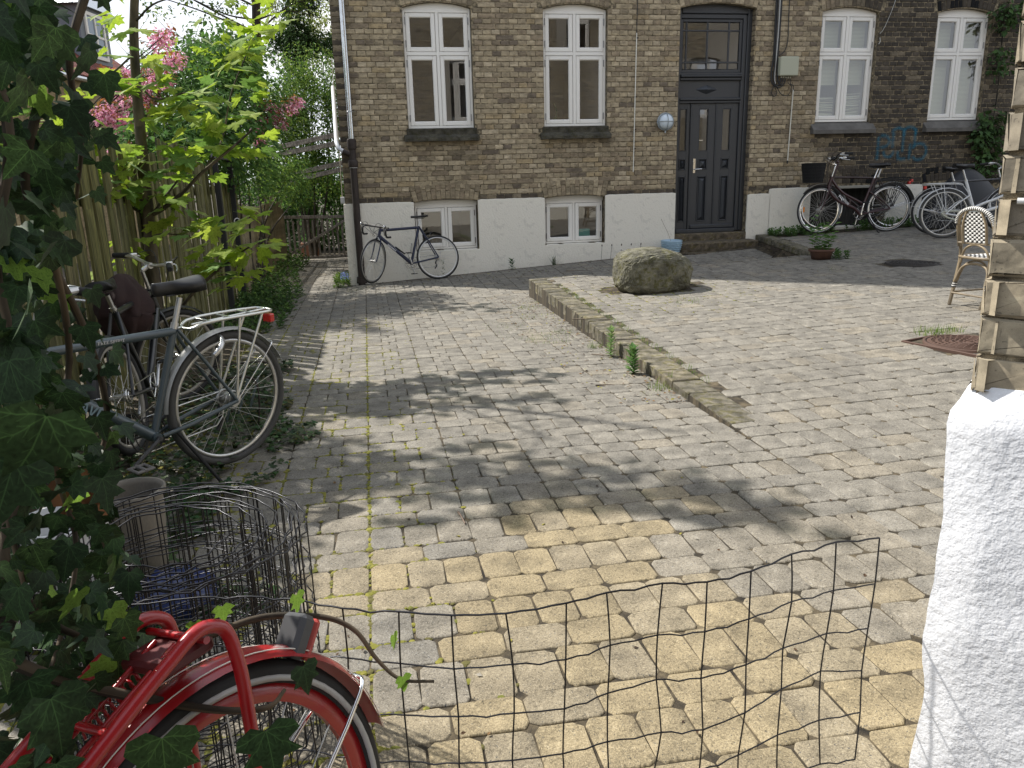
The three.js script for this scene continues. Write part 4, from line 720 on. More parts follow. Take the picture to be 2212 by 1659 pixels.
function bike(name, label, o) {
  const g = thing(name, label, 'bicycle', o.at); g.rotation.order = 'YXZ'; g.rotation.y = Math.atan2(-o.dir[1], o.dir[0]); g.rotation.x = o.lean ?? 0; if (o.scale) g.scale.setScalar(o.scale);
  const R = o.R ?? 0.345, wb = o.wb ?? 1.05, H = V(wb, R, 0), B = V(0.43, 0.275, 0), st = o.seatTop ?? V(0.245, 0.80, 0), ht = o.headTop ?? V(wb - 0.165, 0.835, 0), hb = o.headBot ?? V(wb - 0.115, 0.665, 0), fr = o.frameR ?? 0.016;
  const axis = ht.clone().sub(hb).normalize();
  const T = new THREE.Matrix4().makeTranslation(hb.x, hb.y, hb.z).multiply(new THREE.Matrix4().makeRotationAxis(axis, o.steer ?? 0)).multiply(new THREE.Matrix4().makeTranslation(-hb.x, -hb.y, -hb.z));
  const F = m => { m.applyMatrix4(T); return m; };
  // frame
  const f = [bar(B, st, fr, 12), bar(hb.clone().addScaledVector(axis, -0.01), ht, fr * 1.2, 12), bar(B.clone().add(V(0, 0, -0.036)), B.clone().add(V(0, 0, 0.036)), 0.023, 14)];
  if (o.step) { f.push(tube(smooth([B, V(0.52, 0.36, 0), V(wb - 0.30, 0.47, 0), V(wb - 0.16, 0.60, 0), hb.clone().addScaledVector(axis, 0.03)], 6), fr * 1.25, 12)); f.push(tube(smooth([V(0.385, 0.42, 0), V(0.48, 0.47, 0), V(wb - 0.34, 0.60, 0), V(wb - 0.19, 0.76, 0), ht.clone().addScaledVector(axis, -0.02)], 6), fr, 12)); f.push(bar([0.60, 0.42, 0], [0.585, 0.50, 0], fr * 0.7, 8)); }
  else { f.push(bar(B, hb.clone().addScaledVector(axis, 0.03), o.downR ?? fr * 1.25, 12)); f.push(bar(st.clone().add(V(0.006, -0.02, 0)), ht.clone().addScaledVector(axis, -0.03), o.topR ?? fr, 12)); }
  const stA = o.step ? V(0.33, 0.60, 0) : st.clone().add(V(0.004, -0.015, 0));
  for (const s of [-1, 1]) { f.push(tube([B.clone().add(V(-0.03, 0, s * 0.03)), V(0.25, 0.30, s * 0.055), V(0, R, s * 0.066)], fr * 0.62, 8)); f.push(tube([stA.clone().add(V(-0.01, 0, s * 0.018)), V(0.16, stA.y * 0.66 + 0.10, s * 0.052), V(0, R, s * 0.066)], fr * 0.5, 8)); }
  mesh('frame', f, o.paint, g);
  // wheels
  const rw = sub('rear_wheel', g); rw.position.set(0, R, 0); wheelParts(rw, R, { ...o.wheel, hub: o.wheel?.rearHub ?? 0.022, ...(o.wheelRear ?? {}) });
  const fw = sub('front_wheel', g); fw.position.copy(H); wheelParts(fw, R, o.wheel ?? {}); F(fw);
  // fork
  const fk = []; for (const s of [-1, 1]) fk.push(tube(smooth([hb.clone().add(V(0, 0.01, s * 0.01)), hb.clone().addScaledVector(axis, -0.03).add(V(0, 0, s * 0.045)), mix3(hb, H, 0.6).add(V(-0.012, 0, s * 0.052)), H.clone().add(V(0, 0, s * 0.056))], 4), [fr * 0.8, fr * 0.8, fr * 0.75, fr * 0.65, fr * 0.5], 8));
  F(mesh('fork', fk, o.forkPaint ?? o.paint, g));
  // stem and handlebar
  const sh = ht.clone().addScaledVector(axis, o.stem ?? 0.10), A = o.bar ?? 'swept', bm = o.barMat ?? M.alu;
  if (A === 'drop') {
    const c = sh.clone().add(V(0.085, 0.005, 0)); F(mesh('stem', [bar(ht, sh, 0.012, 10), bar(sh, c, 0.013, 10)], M.black, g));
    const half = s => smooth([c.clone(), c.clone().add(V(0, 0, s * 0.12)), c.clone().add(V(0.015, 0, s * 0.20)), c.clone().add(V(0.075, -0.005, s * 0.208)), c.clone().add(V(0.10, -0.055, s * 0.21)), c.clone().add(V(0.065, -0.125, s * 0.212)), c.clone().add(V(-0.035, -0.135, s * 0.215))], 6);
    F(mesh('handlebar', [tube(half(1), 0.0155, 10), tube(half(-1), 0.0155, 10)], M.black, g));
    for (const s of [-1, 1]) { F(mesh('brake_lever', [tube(smooth([c.clone().add(V(0.07, -0.005, s * 0.208)), c.clone().add(V(0.135, 0.045, s * 0.208)), c.clone().add(V(0.15, 0.01, s * 0.208)), c.clone().add(V(0.125, -0.10, s * 0.21))], 4), [0.018, 0.018, 0.019, 0.016, 0.012, 0.009, 0.008], 8)], M.chrome, g)); F(mesh('brake_cable', [tube(smooth([c.clone().add(V(0.14, 0.04, s * 0.208)), c.clone().add(V(0.16, 0.07, s * 0.10)), c.clone().add(V(0.13, -0.06, s * 0.02)), ht.clone().add(V(0.06, -0.1, s * 0.02)), hb.clone().add(V(0.05, 0, 0))], 6), 0.0032, 5), tube(smooth([c.clone().add(V(0.14, 0.02, s * 0.20)), c.clone().add(V(0.15, -0.04, s * 0.08)), c.clone().add(V(0.08, -0.14, -s * 0.03)), ht.clone().add(V(0.0, -0.1, s * 0.03))], 6), 0.003, 5)], M.black, g)); }
  } else {
    const c = sh.clone().add(V(o.reach ?? 0.05, 0.03, 0)); F(mesh('stem', [bar(ht, sh, 0.013, 10), bar(sh, c, 0.016, 10), bar(c.clone().add(V(0, 0, -0.025)), c.clone().add(V(0, 0, 0.025)), 0.020, 12)], o.stemMat ?? M.alu, g));
    const bw = o.barW ?? 0.29, back = A === 'flat' ? 0.05 : 0.17, rise = A === 'flat' ? 0.03 : 0.07;
    const half = s => smooth([c, c.clone().add(V(0.015, rise * 0.3, s * 0.08)), c.clone().add(V(0.0, rise, s * 0.19)), c.clone().add(V(-back * 0.5, rise, s * bw * 0.86)), c.clone().add(V(-back, rise * 0.9, s * bw))], 5);
    F(mesh('handlebar', [tube(half(1), 0.0115, 10), tube(half(-1), 0.0115, 10)], bm, g));
    for (const s of [-1, 1]) {
      const p = half(s), e = p[p.length - 1], d = e.clone().sub(p[p.length - 5]).normalize();
      F(mesh('grip', [tube([e.clone().addScaledVector(d, -0.10), e.clone().addScaledVector(d, -0.095), e.clone().addScaledVector(d, 0.005), e.clone().addScaledVector(d, 0.01)], [0.017, 0.0185, 0.0175, 0.014], 12)], o.gripMat ?? M.blackMatte, g));
      if (o.levers !== false) { const q = e.clone().addScaledVector(d, -0.13); F(mesh('brake_lever', [cham(0.05, 0.03, 0.03, 0.006, q.x, q.y, q.z), tube(smooth([q, q.clone().add(V(0.045, -0.01, 0)), q.clone().addScaledVector(d, 0.06).add(V(0.055, -0.02, 0)), q.clone().addScaledVector(d, 0.12).add(V(0.045, -0.025, 0))], 4), 0.006, 6)], M.alu, g)); F(mesh('brake_cable', [tube(smooth([q, q.clone().add(V(0.10, 0.03, -s * 0.05)), c.clone().add(V(0.10, -0.05, s * 0.05)), hb.clone().add(V(0.05, 0.02, s * 0.02))], 6), 0.003, 5)], M.black, g)); }
    }
    if (o.shifter) { const p = half(-1), q = p[Math.floor(p.length * 0.62)], q2 = half(1)[Math.floor(p.length * 0.62)]; for (const w of [q, q2]) F(mesh('shifter', [cham(0.07, 0.028, 0.055, 0.010, w.x + 0.02, w.y + 0.004, w.z), bar(w, w.clone().add(V(0, 0, 0.03)), 0.019, 10)], M.alu, g)); }
  }
  // seat post and saddle
  const sd = st.clone().sub(B).normalize(), sp = st.clone().addScaledVector(sd, o.post ?? 0.13);
  if (!o.noSaddle) mesh('seat_post', [bar(st, sp, 0.0135, 10), bar(st.clone().addScaledVector(sd, -0.01), st.clone().addScaledVector(sd, 0.02), 0.019, 10)], o.postMat ?? M.alu, g);
  if (!o.noSaddle) mesh('saddle', [saddleGeo(sp.x + 0.01, sp.y + 0.035, o.saddleL ?? 0.27, o.saddleW ?? 0.08, o.saddleT ?? 0.038), bar([sp.x - 0.06, sp.y + 0.02, 0.02], [sp.x + 0.08, sp.y + 0.02, 0.02], 0.004, 5), bar([sp.x - 0.06, sp.y + 0.02, -0.02], [sp.x + 0.08, sp.y + 0.02, -0.02], 0.004, 5)], M.black, g);
  // cranks, chainring, pedals, chain
  const ca = o.crank ?? -0.5, cr = V(Math.cos(ca) * 0.17, Math.sin(ca) * 0.17, 0);
  const cs = mesh('crankset', [bar(B.clone().add(V(0, 0, 0.05)), B.clone().add(cr).add(V(0, 0, 0.062)), 0.010, 8), bar(B.clone().add(V(0, 0, -0.05)), B.clone().sub(cr).add(V(0, 0, -0.062)), 0.010, 8), bar(B.clone().add(V(0, 0, -0.06)), B.clone().add(V(0, 0, 0.06)), 0.010, 8)], o.crankMat ?? M.alu, g);
  mesh('chainring', [ring(0.088, 0.004, 48, 5).translate(B.x, B.y, 0.042), ring(0.068, 0.003, 40, 5).translate(B.x, B.y, 0.036), ...[0, 1, 2, 3, 4].map(i => bar([B.x, B.y, 0.042], [B.x + Math.cos(i * 1.2566) * 0.086, B.y + Math.sin(i * 1.2566) * 0.086, 0.042], 0.006, 5))], o.crankMat ?? M.steel, g);
  for (const s of [1, -1]) { const p = B.clone().addScaledVector(cr, s).add(V(0, 0, s * 0.11)); mesh('pedal', [cham(0.09, 0.012, 0.018, 0.004, p.x, p.y, p.z - 0.035), cham(0.09, 0.012, 0.018, 0.004, p.x, p.y, p.z + 0.035), cham(0.018, 0.018, 0.088, 0.004, p.x, p.y, p.z), cham(0.016, 0.012, 0.07, 0.004, p.x - 0.036, p.y, p.z), cham(0.016, 0.012, 0.07, 0.004, p.x + 0.036, p.y, p.z)], o.pedalMat ?? M.blackMatte, g); }
  if (o.chainguard) mesh('chain_guard', [tube(smooth([V(B.x + 0.09, B.y - 0.02, 0.05), V(B.x + 0.06, B.y + 0.085, 0.05), V(B.x - 0.1, B.y + 0.09, 0.052), V(0.02, R + 0.035, 0.055), V(-0.05, R + 0.01, 0.055), V(0.02, R - 0.05, 0.055), V(B.x - 0.05, B.y - 0.06, 0.05), V(B.x + 0.05, B.y - 0.07, 0.05)], 5, true), 0.015, 6, true)], o.guardMat ?? M.blackMatte, g);
  else mesh('chain', [tube([V(B.x, B.y + 0.088, 0.042), V(0, R + 0.035, 0.042)], 0.0045, 5), tube([V(B.x, B.y - 0.088, 0.042), V(0.06, R - 0.14, 0.04), V(0.02, R - 0.10, 0.04), V(0, R - 0.035, 0.042)], 0.0045, 5), ring(0.04, 0.006, 24, 5).translate(0, R, 0.042), ring(0.028, 0.005, 20, 5).translate(0, R, 0.050)], M.steel, g);
  if (o.derailleur) mesh('derailleur', [tube(smooth([V(0.0, R - 0.03, 0.06), V(0.03, R - 0.08, 0.06), V(0.015, R - 0.12, 0.055), V(0.05, R - 0.17, 0.05)], 4), 0.012, 6)], M.black, g);
  if (o.fenders) {
    const fm = o.fenders, FR = R + 0.022;
    mesh('rear_mudguard', [fenderGeo(0, R, FR, o.fendEnd ?? 3.25, 0.05, o.fendW ?? 0.025)], fm, g);
    if (o.fendLine) for (const q of [-1, 1]) mesh('mudguard_line', [tube(arcPts(0, R, FR - 0.0045, o.fendEnd ?? 3.25, 0.25, 40, q * (o.fendW ?? 0.025) * 0.70), 0.0012, 4)], o.fendLine, g);
    const e = o.fendEnd ?? 3.25; mesh('mudguard_stay', [-1, 1].map(s => tube(smooth([V(Math.cos(e - 0.35) * (FR + 0.004), R + Math.sin(e - 0.35) * (FR + 0.004), 0), V(Math.cos(e - 0.35) * FR, R + Math.sin(e - 0.35) * FR, s * 0.028), V(Math.cos(e - 0.35) * FR * 0.92, R + Math.sin(e - 0.35) * FR * 0.92, s * 0.04), V(0, R, s * 0.068)], 4), o.stayR ?? 0.0028, 6)), o.stayMat ?? M.chrome, g);
    if (o.frontFender !== false) F(mesh('front_mudguard', [fenderGeo(wb, R, FR, 2.9, 0.75, o.fendW ?? 0.025)], fm, g));
  }
  if (o.rack) {
    const y = R * 2 + 0.075, a = o.rackMat ?? M.alu, tr = o.rackR ?? 0.006, L0 = -0.27, L1 = 0.20, w = o.rackW ?? 0.055;
    mesh('luggage_rack', [tube(smooth([V(L1, y - 0.02, w * 0.6), V(L1 - 0.05, y, w), V(L0 + 0.04, y, w), V(L0, y - 0.002, w * 0.7), V(L0, y - 0.002, -w * 0.7), V(L0 + 0.04, y, -w), V(L1 - 0.05, y, -w), V(L1, y - 0.02, -w * 0.6)], 4, true), tr, 8, true), ...[-0.15, -0.02, 0.1].map(x => bar([x, y, -w], [x, y, w], tr * 0.8, 6)), bar([L0, y, 0], [L1 - 0.03, y - 0.01, 0], tr * 0.8, 6), ...[-1, 1].flatMap(s => [bar([L0 + 0.07, y, s * w], [0, R + 0.02, s * 0.068], tr * 0.85, 6), bar([-0.06, y, s * w], [0, R + 0.03, s * 0.068], tr * 0.85, 6)]), tube([V(L1, y - 0.02, w * 0.4), V(stA.x - 0.02, Math.min(stA.y, y + 0.03), 0.02)], tr * 0.8, 6)], a, g);
    mesh('rear_reflector', [cham(0.035, 0.045, 0.06, 0.006, L0 - 0.02, y - 0.05, 0)], M.redlens, g);
  }
  if (o.stand) { const s = o.stand; mesh('kickstand', [tube([B.clone().add(V(-0.09, 0.02, s * 0.03)), V(0.22, 0.0, s * 0.20), V(0.20, -0.005, s * 0.20)], 0.009, 8)], M.blackMatte, g); }
  return { g, R, wb, H, B, st, ht, hb, F, sp, axis };
}
function mix3(a, b, t) { return a.clone().lerp(b, t); }
// ---- dark blue racing bicycle leaning on the plinth ----
{
  const navy = paint([0.004, 0.010, 0.040], 0.4, { clearcoat: 0.25 }), b = bike('racing_bicycle', 'dark blue racing bicycle with drop handlebar leaning on the white plinth', { at: [-0.19, ground(-0.19, 0.39) - 0.003, 0.39], dir: [-1.05, 0.15], lean: 0.13, steer: 0.85, R: 0.343, wb: 1.03, paint: navy, bar: 'drop', seatTop: V(0.265, 0.84, 0), headTop: V(0.865, 0.83, 0), headBot: V(0.905, 0.69, 0), frameR: 0.020, downR: 0.027, topR: 0.021, stem: 0.03, post: 0.10, saddleW: 0.062, saddleL: 0.265, saddleT: 0.022, derailleur: true, crank: -1.9, wheel: { tyre: 0.015, rimDepth: 0.016 } });
  mesh('brake_caliper', [tube(smooth([V(0.11, 0.70, 0.05), V(0.07, 0.735, 0.03), V(0.075, 0.745, -0.03), V(0.11, 0.70, -0.05)], 4), 0.008, 6)], M.black, b.g);
  b.F(mesh('brake_caliper', [tube(smooth([V(0.95, 0.66, 0.04), V(0.945, 0.70, 0.02), V(0.945, 0.70, -0.02), V(0.95, 0.66, -0.04)], 4), 0.008, 6)], M.alu, b.g));
  mesh('bottle_cage', [tube(smooth([V(0.39, 0.42, 0), V(0.42, 0.43, 0.035), V(0.40, 0.56, 0.037), V(0.40, 0.58, 0), V(0.40, 0.56, -0.037), V(0.42, 0.43, -0.035)], 4, true), 0.003, 5, true)], M.blackMatte, b.g);
  mesh('frame_pump', [tube([V(0.52, 0.425, 0), V(0.66, 0.54, 0)], 0.012, 8)], M.blackMatte, b.g);
  const d = b.hb.clone().sub(b.B), t = text('NEHAN', 0.034).rotateY(Math.PI).rotateZ(Math.atan2(d.y, d.x)); t.translate(0.715, 0.535, -0.0245);
  mesh('lettering', [t], std([0.75, 0.75, 0.75], 0.4), b.g);
}
// ---- maroon bicycles parked nose to the wall of the bed ----
{
  const mar = paint([0.035, 0.008, 0.010], 0.4), silver = M.alu;
  const fendS = std([0.02, 0.018, 0.018], 0.35);
  const a = bike('city_bicycle', 'maroon city bicycle with black front basket on the right-hand terrace', { at: [7.34, ter(7.34, 0.80) - 0.002, 0.80], dir: [-0.98, -0.16], lean: 0.03, steer: 0.06, R: 0.345, wb: 1.06, scale: 1.10, paint: mar, step: true, frameR: 0.019, stem: 0.17, post: 0.14, barMat: M.chrome, stemMat: M.chrome, postMat: M.chrome, fenders: fendS, rack: true, rackMat: M.blackMatte, chainguard: true, wheel: { tyre: 0.018, rimMat: M.chrome, rimDepth: 0.022, stripe: std([0.5, 0.5, 0.48], 0.5) }, crankMat: M.chrome, crank: -1.4, stand: -1, levers: true });
  const bk = []; for (let k = 0; k < 7; k++) { const y = 0.755 + k * 0.046, q = [], s = 1.30 * (0.82 + 0.18 * k / 6); for (let i = 0; i < 28; i++) { const t = i / 28 * 6.2832; q.push(V(1.19 + Math.cos(t) * 0.125 * s, y, Math.sin(t) * 0.165 * s)); } bk.push(tube(q, k === 6 ? 0.008 : 0.0035, 5, true)); }
  for (let i = 0; i < 40; i++) { const t = i / 40 * 6.2832; bk.push(tube([V(1.19 + Math.cos(t) * 0.133, 0.755, Math.sin(t) * 0.176), V(1.19 + Math.cos(t) * 0.1625, 1.031, Math.sin(t) * 0.2145)], 0.0028, 4)); }
  bk.push(lathe([[0, 0], [0.13, 0]], 24).scale(1, 1, 1.3).translate(1.19, 0.757, 0)); bk.push(lathe([[0.125, 0], [0.154, 0.265]], 28).scale(1.02, 1, 1.33).translate(1.19, 0.76, 0));
  a.F(mesh('basket', bk, std([0.012, 0.012, 0.012], 0.8), a.g));
  const d = a.hb.clone().sub(V(0.52, 0.36, 0)), t = text('EVERTON', 0.034).rotateY(Math.PI).rotateZ(0.72); t.translate(0.70, 0.49, -0.027); mesh('lettering', [t], std([0.7, 0.7, 0.7], 0.4), a.g);
  mesh('wheel_reflector', [cham(0.02, 0.08, 0.02, 0.004).translate(1.30, 0.36, -0.02)], M.orange, a.g);
  bike('city_bicycle', 'dark brown city bicycle with straight top tube behind the maroon one', { at: [7.62, ter(7.62, 0.50) - 0.002, 0.50], dir: [-0.98, -0.14], lean: 0.05, steer: -0.2, R: 0.35, wb: 1.10, scale: 1.1, paint: paint([0.028, 0.012, 0.010], 0.4), frameR: 0.017, stem: 0.20, post: 0.12, barMat: M.black, stemMat: mar, fenders: M.alu, rack: true, rackMat: M.blackMatte, wheel: { tyre: 0.02, rimMat: M.chrome, rimDepth: 0.02 }, crank: 0.4, stand: -1 });
}
// ---- white bicycle with wire basket ----
{
  const wh = paint([0.62, 0.63, 0.63], 0.4);
  const a = bike('step_through_bicycle', 'white step-through bicycle with wire basket near the rattan chair', { at: [7.39, ter(7.39, 2.06), 2.06], dir: [0.94, 0.34], lean: -0.06, steer: -0.25, R: 0.345, wb: 1.12, scale: 1.06, paint: wh, step: true, frameR: 0.019, stem: 0.16, post: 0.16, barMat: M.chrome, fenders: wh, fendW: 0.028, rack: true, rackMat: wh, chainguard: true, guardMat: std([0.42, 0.43, 0.36], 0.5), wheel: { tyre: 0.018, rimDepth: 0.02, tyreMat: M.rubberGrey, rearHub: 0.03 }, crank: 0.2, stand: -1, gripMat: std([0.03, 0.03, 0.03], 0.7) });
  const bk = []; const W = 0.17, D = 0.13; for (let k = 0; k < 7; k++) { const y = 0.86 + k * 0.035, s = 0.8 + 0.2 * k / 6; bk.push(tube([V(1.22 - D * s, y, -W * s), V(1.22 + D * s, y, -W * s), V(1.22 + D * s, y, W * s), V(1.22 - D * s, y, W * s)], k === 6 ? 0.005 : 0.0025, 5, true)); }
  for (let i = -6; i <= 6; i++) { for (const s of [-1, 1]) { bk.push(tube([V(1.22 + i / 6 * D * 0.8, 0.86, s * W * 0.8), V(1.22 + i / 6 * D, 1.07, s * W)], 0.002, 4)); bk.push(tube([V(1.22 + s * D * 0.8, 0.86, i / 6 * W * 0.8), V(1.22 + s * D, 1.07, i / 6 * W)], 0.002, 4)); } bk.push(tube([V(1.22 - D * 0.8, 0.86, i / 6 * W * 0.8), V(1.22 + D * 0.8, 0.86, i / 6 * W * 0.8)], 0.002, 4)); }
  a.F(mesh('wire_basket', bk, M.alu, a.g));
  const t = text('SCO', 0.032).rotateZ(0.8); t.translate(0.80, 0.585, 0.026); mesh('lettering', [t], std([0.03, 0.03, 0.03], 0.5), a.g);
  bike('city_bicycle', 'grey bicycle mostly hidden behind the white step-through bicycle', { at: [7.62, ter(7.62, 1.55), 1.55], dir: [0.96, 0.26], lean: -0.05, R: 0.345, wb: 1.08, scale: 1.03, paint: paint([0.05, 0.05, 0.055], 0.4), fenders: M.alu, wheel: { tyre: 0.018 }, stem: 0.12 });
}
// ---- grey trekking bicycle by the fence ----
{
  const grey = paint([0.050, 0.072, 0.084], 0.36);
  const a = bike('trekking_bicycle', 'grey blue trekking bicycle with luggage rack standing by the ivy', { at: [-2.06, -0.035, 8.48], dir: [-0.69, 0.725], lean: -0.05, steer: 0.30, R: 0.352, wb: 1.08, scale: 1.03, paint: grey, forkPaint: M.alu, frameR: 0.0175, downR: 0.0265, topR: 0.020, seatTop: V(0.262, 0.775, 0), headTop: V(0.90, 0.80, 0), headBot: V(0.945, 0.66, 0), stem: 0.22, reach: 0.07, bar: 'flat', barW: 0.30, barMat: M.alu, shifter: true, post: 0.14, saddleW: 0.075, saddleL: 0.25, saddleT: 0.04, fenders: std([0.42, 0.42, 0.40], 0.45, { metalness: 0.4 }), fendEnd: 2.75, fendW: 0.028, rack: true, rackMat: metal([0.62, 0.62, 0.58], 0.35), rackR: 0.008, rackW: 0.065, wheel: { tyre: 0.021, rimDepth: 0.016, tyreMat: M.rubberGrey, rearHub: 0.034 }, crank: 2.6, crankMat: std([0.05, 0.05, 0.05], 0.5), pedalMat: std([0.16, 0.15, 0.14], 0.7), derailleur: true, stand: -1 });
  const d = a.hb.clone().sub(a.B), ang = Math.atan2(d.y, d.x), mid = mix3(a.B, a.hb, 0.60);
  const t = text('BATAVUS', 0.042).scale(1.05, 1, 1).rotateY(Math.PI).rotateZ(ang).translate(mid.x, mid.y, -0.0272);
  mesh('lettering', [t], std([0.16, 0.24, 0.28], 0.35), a.g);
  const m2 = mix3(a.st, a.ht, 0.55), t2 = text('FREE SPIRIT', 0.014, serif).rotateY(Math.PI).rotateZ(0.05).translate(m2.x - 0.03, m2.y - 0.022, -0.0208); mesh('lettering', [t2], std([0.5, 0.5, 0.5], 0.4), a.g);
  mesh('frame_lock', [tube(arcPts(0.115, 0.63, 0.085, -0.3, 3.0, 12).map(p => p.clone().sub(V(0.115, 0.63, 0)).applyAxisAngle(V(0, 1, 0), Math.PI / 2).applyAxisAngle(V(0, 0, 1), 0.9).add(V(0.10, 0.635, 0))), 0.014, 8)], M.alu, a.g);
  // black bicycle behind it, leaning on the fence
  const k = bike('mountain_bicycle', 'black bicycle behind the trekking bicycle, leaning towards the fence', { at: [-2.66, -0.06, 8.10], dir: [0.06, -0.998], lean: -0.12, steer: -0.75, R: 0.335, wb: 1.06, paint: paint([0.010, 0.012, 0.014], 0.35), frameR: 0.019, stem: 0.13, bar: 'flat', barW: 0.31, barMat: metal([0.75, 0.74, 0.7], 0.3), gripMat: M.blackMatte, fenders: std([0.03, 0.03, 0.03], 0.5), wheel: { tyre: 0.022, rimMat: std([0.30, 0.28, 0.24], 0.5) }, crank: 0.9, post: 0.10 });
  const g = new THREE.SphereGeometry(1, 36, 24), p = g.attributes.position;
  for (let i = 0; i < p.count; i++) { const x = p.getX(i), y = p.getY(i), z = p.getZ(i), n = fbm(x * 2 + 3, z * 2 + y, 501, 0, 3) - 0.5, f = Math.sin(Math.atan2(z, x) * 9 + y * 4) * 0.05 * (1 - y * 0.5); p.setXYZ(i, x * (0.17 + n * 0.08 + f * 0.5), y * 0.19 - (y > 0 ? Math.abs(x) * 0.04 : 0) + n * 0.03, z * (0.20 + n * 0.06 + f * 0.5)); }
  g.computeVertexNormals(); const bag = mesh('cloth_bag', g, std([0.042, 0.020, 0.018], 0.9, { map: tGrain })); bag.position.set(-2.80, 0.68, 7.45); bag.scale.set(0.9, 1.15, 0.95); tag(bag, 'dark brown cloth bag hanging from the black bicycle handlebar', 'bag');
}
// ---- red bicycle in the foreground ----
{
  const red = paint([0.34, 0.006, 0.009], 0.32, { clearcoat: 0.6 });
  const off = std([0.8, 0.75, 0.65], 0.4);
  const a = bike('red_bicycle', 'bright red bicycle with red rims, mudguard and luggage rack under the ivy', { noSaddle: true, scale: 1.02, seatTop: V(0.33, 0.52, 0), at: [-1.50, -0.02, 11.62], dir: [-0.62, 0.785], lean: 0.16, R: 0.352, wb: 1.10, paint: red, step: true, frameR: 0.019, fenders: red, fendW: 0.034, fendEnd: 3.02, fendLine: off, stayR: 0.0045, wheel: { tyre: 0.021, rimMat: red, rimDepth: 0.026, stripe: std([0.45, 0.44, 0.42], 0.5), spokeR: 0.0017 }, stand: 0, stem: 0.14, frontFender: true, crank: 1.0, chainguard: true, guardMat: red });
  // the tubular rack, two big hoops joined by plates
  const w = 0.066, y = 0.80, hoop = s => tube(smooth([V(-0.02, 0.37, s * 0.078), V(-0.045, 0.60, s * 0.074), V(-0.058, 0.735, s * 0.070), V(-0.050, 0.790, s * w), V(-0.015, y + 0.008, s * w), V(0.05, y - 0.012, s * w), V(0.20, y - 0.075, s * w), V(0.40, y - 0.160, s * 0.058), V(0.56, y - 0.22, s * 0.048)], 6), 0.0105, 10);
  for (const q of [1, -1]) mesh('luggage_rack', [hoop(q)], red, a.g);
  for (const [x, dy] of [[-0.02, -0.012], [0.14, -0.052], [0.26, -0.103], [0.38, -0.155]]) mesh('rack_cross_bar', [bar([x, y + dy, -w], [x, y + dy, w], 0.006, 8)], red, a.g);
  for (const q of [0.022, -0.022]) mesh('rack_rod', [bar([0.0, y - 0.012, q], [0.42, y - 0.17, q * 0.9], 0.004, 6)], red, a.g);
  mesh('rack_clamp', [chspan(-0.045, 0.045, y - 0.040, y - 0.018, -0.05, 0.05, 0.006)], std([0.09, 0.008, 0.008], 0.5), a.g);
  mesh('spring_arm', [tube(Array.from({ length: 60 }, (_, i) => V(0.03 + i * 0.0016, y - 0.045 - i * 0.0006 + Math.cos(i * 0.9) * 0.009, 0.03 + Math.sin(i * 0.9) * 0.009)), 0.0022, 5)], red, a.g);
  const lg = mesh('tail_light_housing', [uvBox(cham(0.035, 0.075, 0.055, 0.008).rotateZ(0.75), 1).translate(-0.228, 0.668, 0)], std([0.06, 0.06, 0.062], 0.4), a.g);
  mesh('tail_light_lens', [cham(0.018, 0.070, 0.050, 0.006).rotateZ(0.75).translate(-0.247, 0.652, 0)], std([0.42, 0.05, 0.035], 0.25), a.g);
  mesh('hub_gear', [bar([0, 0.352, -0.045], [0, 0.352, 0.045], 0.042, 20)], M.chrome, a.g);
}
// ---- covered bicycle ----
{
  const c = thing('covered_bicycle', 'black fabric bicycle cover draped behind the white bicycle', 'cover', [8.75, ter(8.75, 0.9), 0.95]);
  const g = new THREE.SphereGeometry(1, 48, 24, 0, Math.PI * 2, 0, Math.PI / 2), p = g.attributes.position;
  for (let i = 0; i < p.count; i++) { const x = p.getX(i), y = p.getY(i), z = p.getZ(i), a = Math.atan2(z, x), f = 1 + 0.08 * Math.sin(a * 7 + y * 3) * (1 - y); p.setXYZ(i, x * 0.85 * f, Math.pow(y, 0.8) * (0.75 + 0.2 * Math.cos(x * 3 + 0.6)), z * 0.30 * f); }
  g.computeVertexNormals(); mesh('cover', g, std([0.012, 0.013, 0.016], 0.6), c);
  mesh('printed_text', [text('cover.com', 0.035).rotateZ(Math.PI / 2).translate(-0.42, 0.36, 0.30)], std([0.4, 0.4, 0.4], 0.6), c);
}
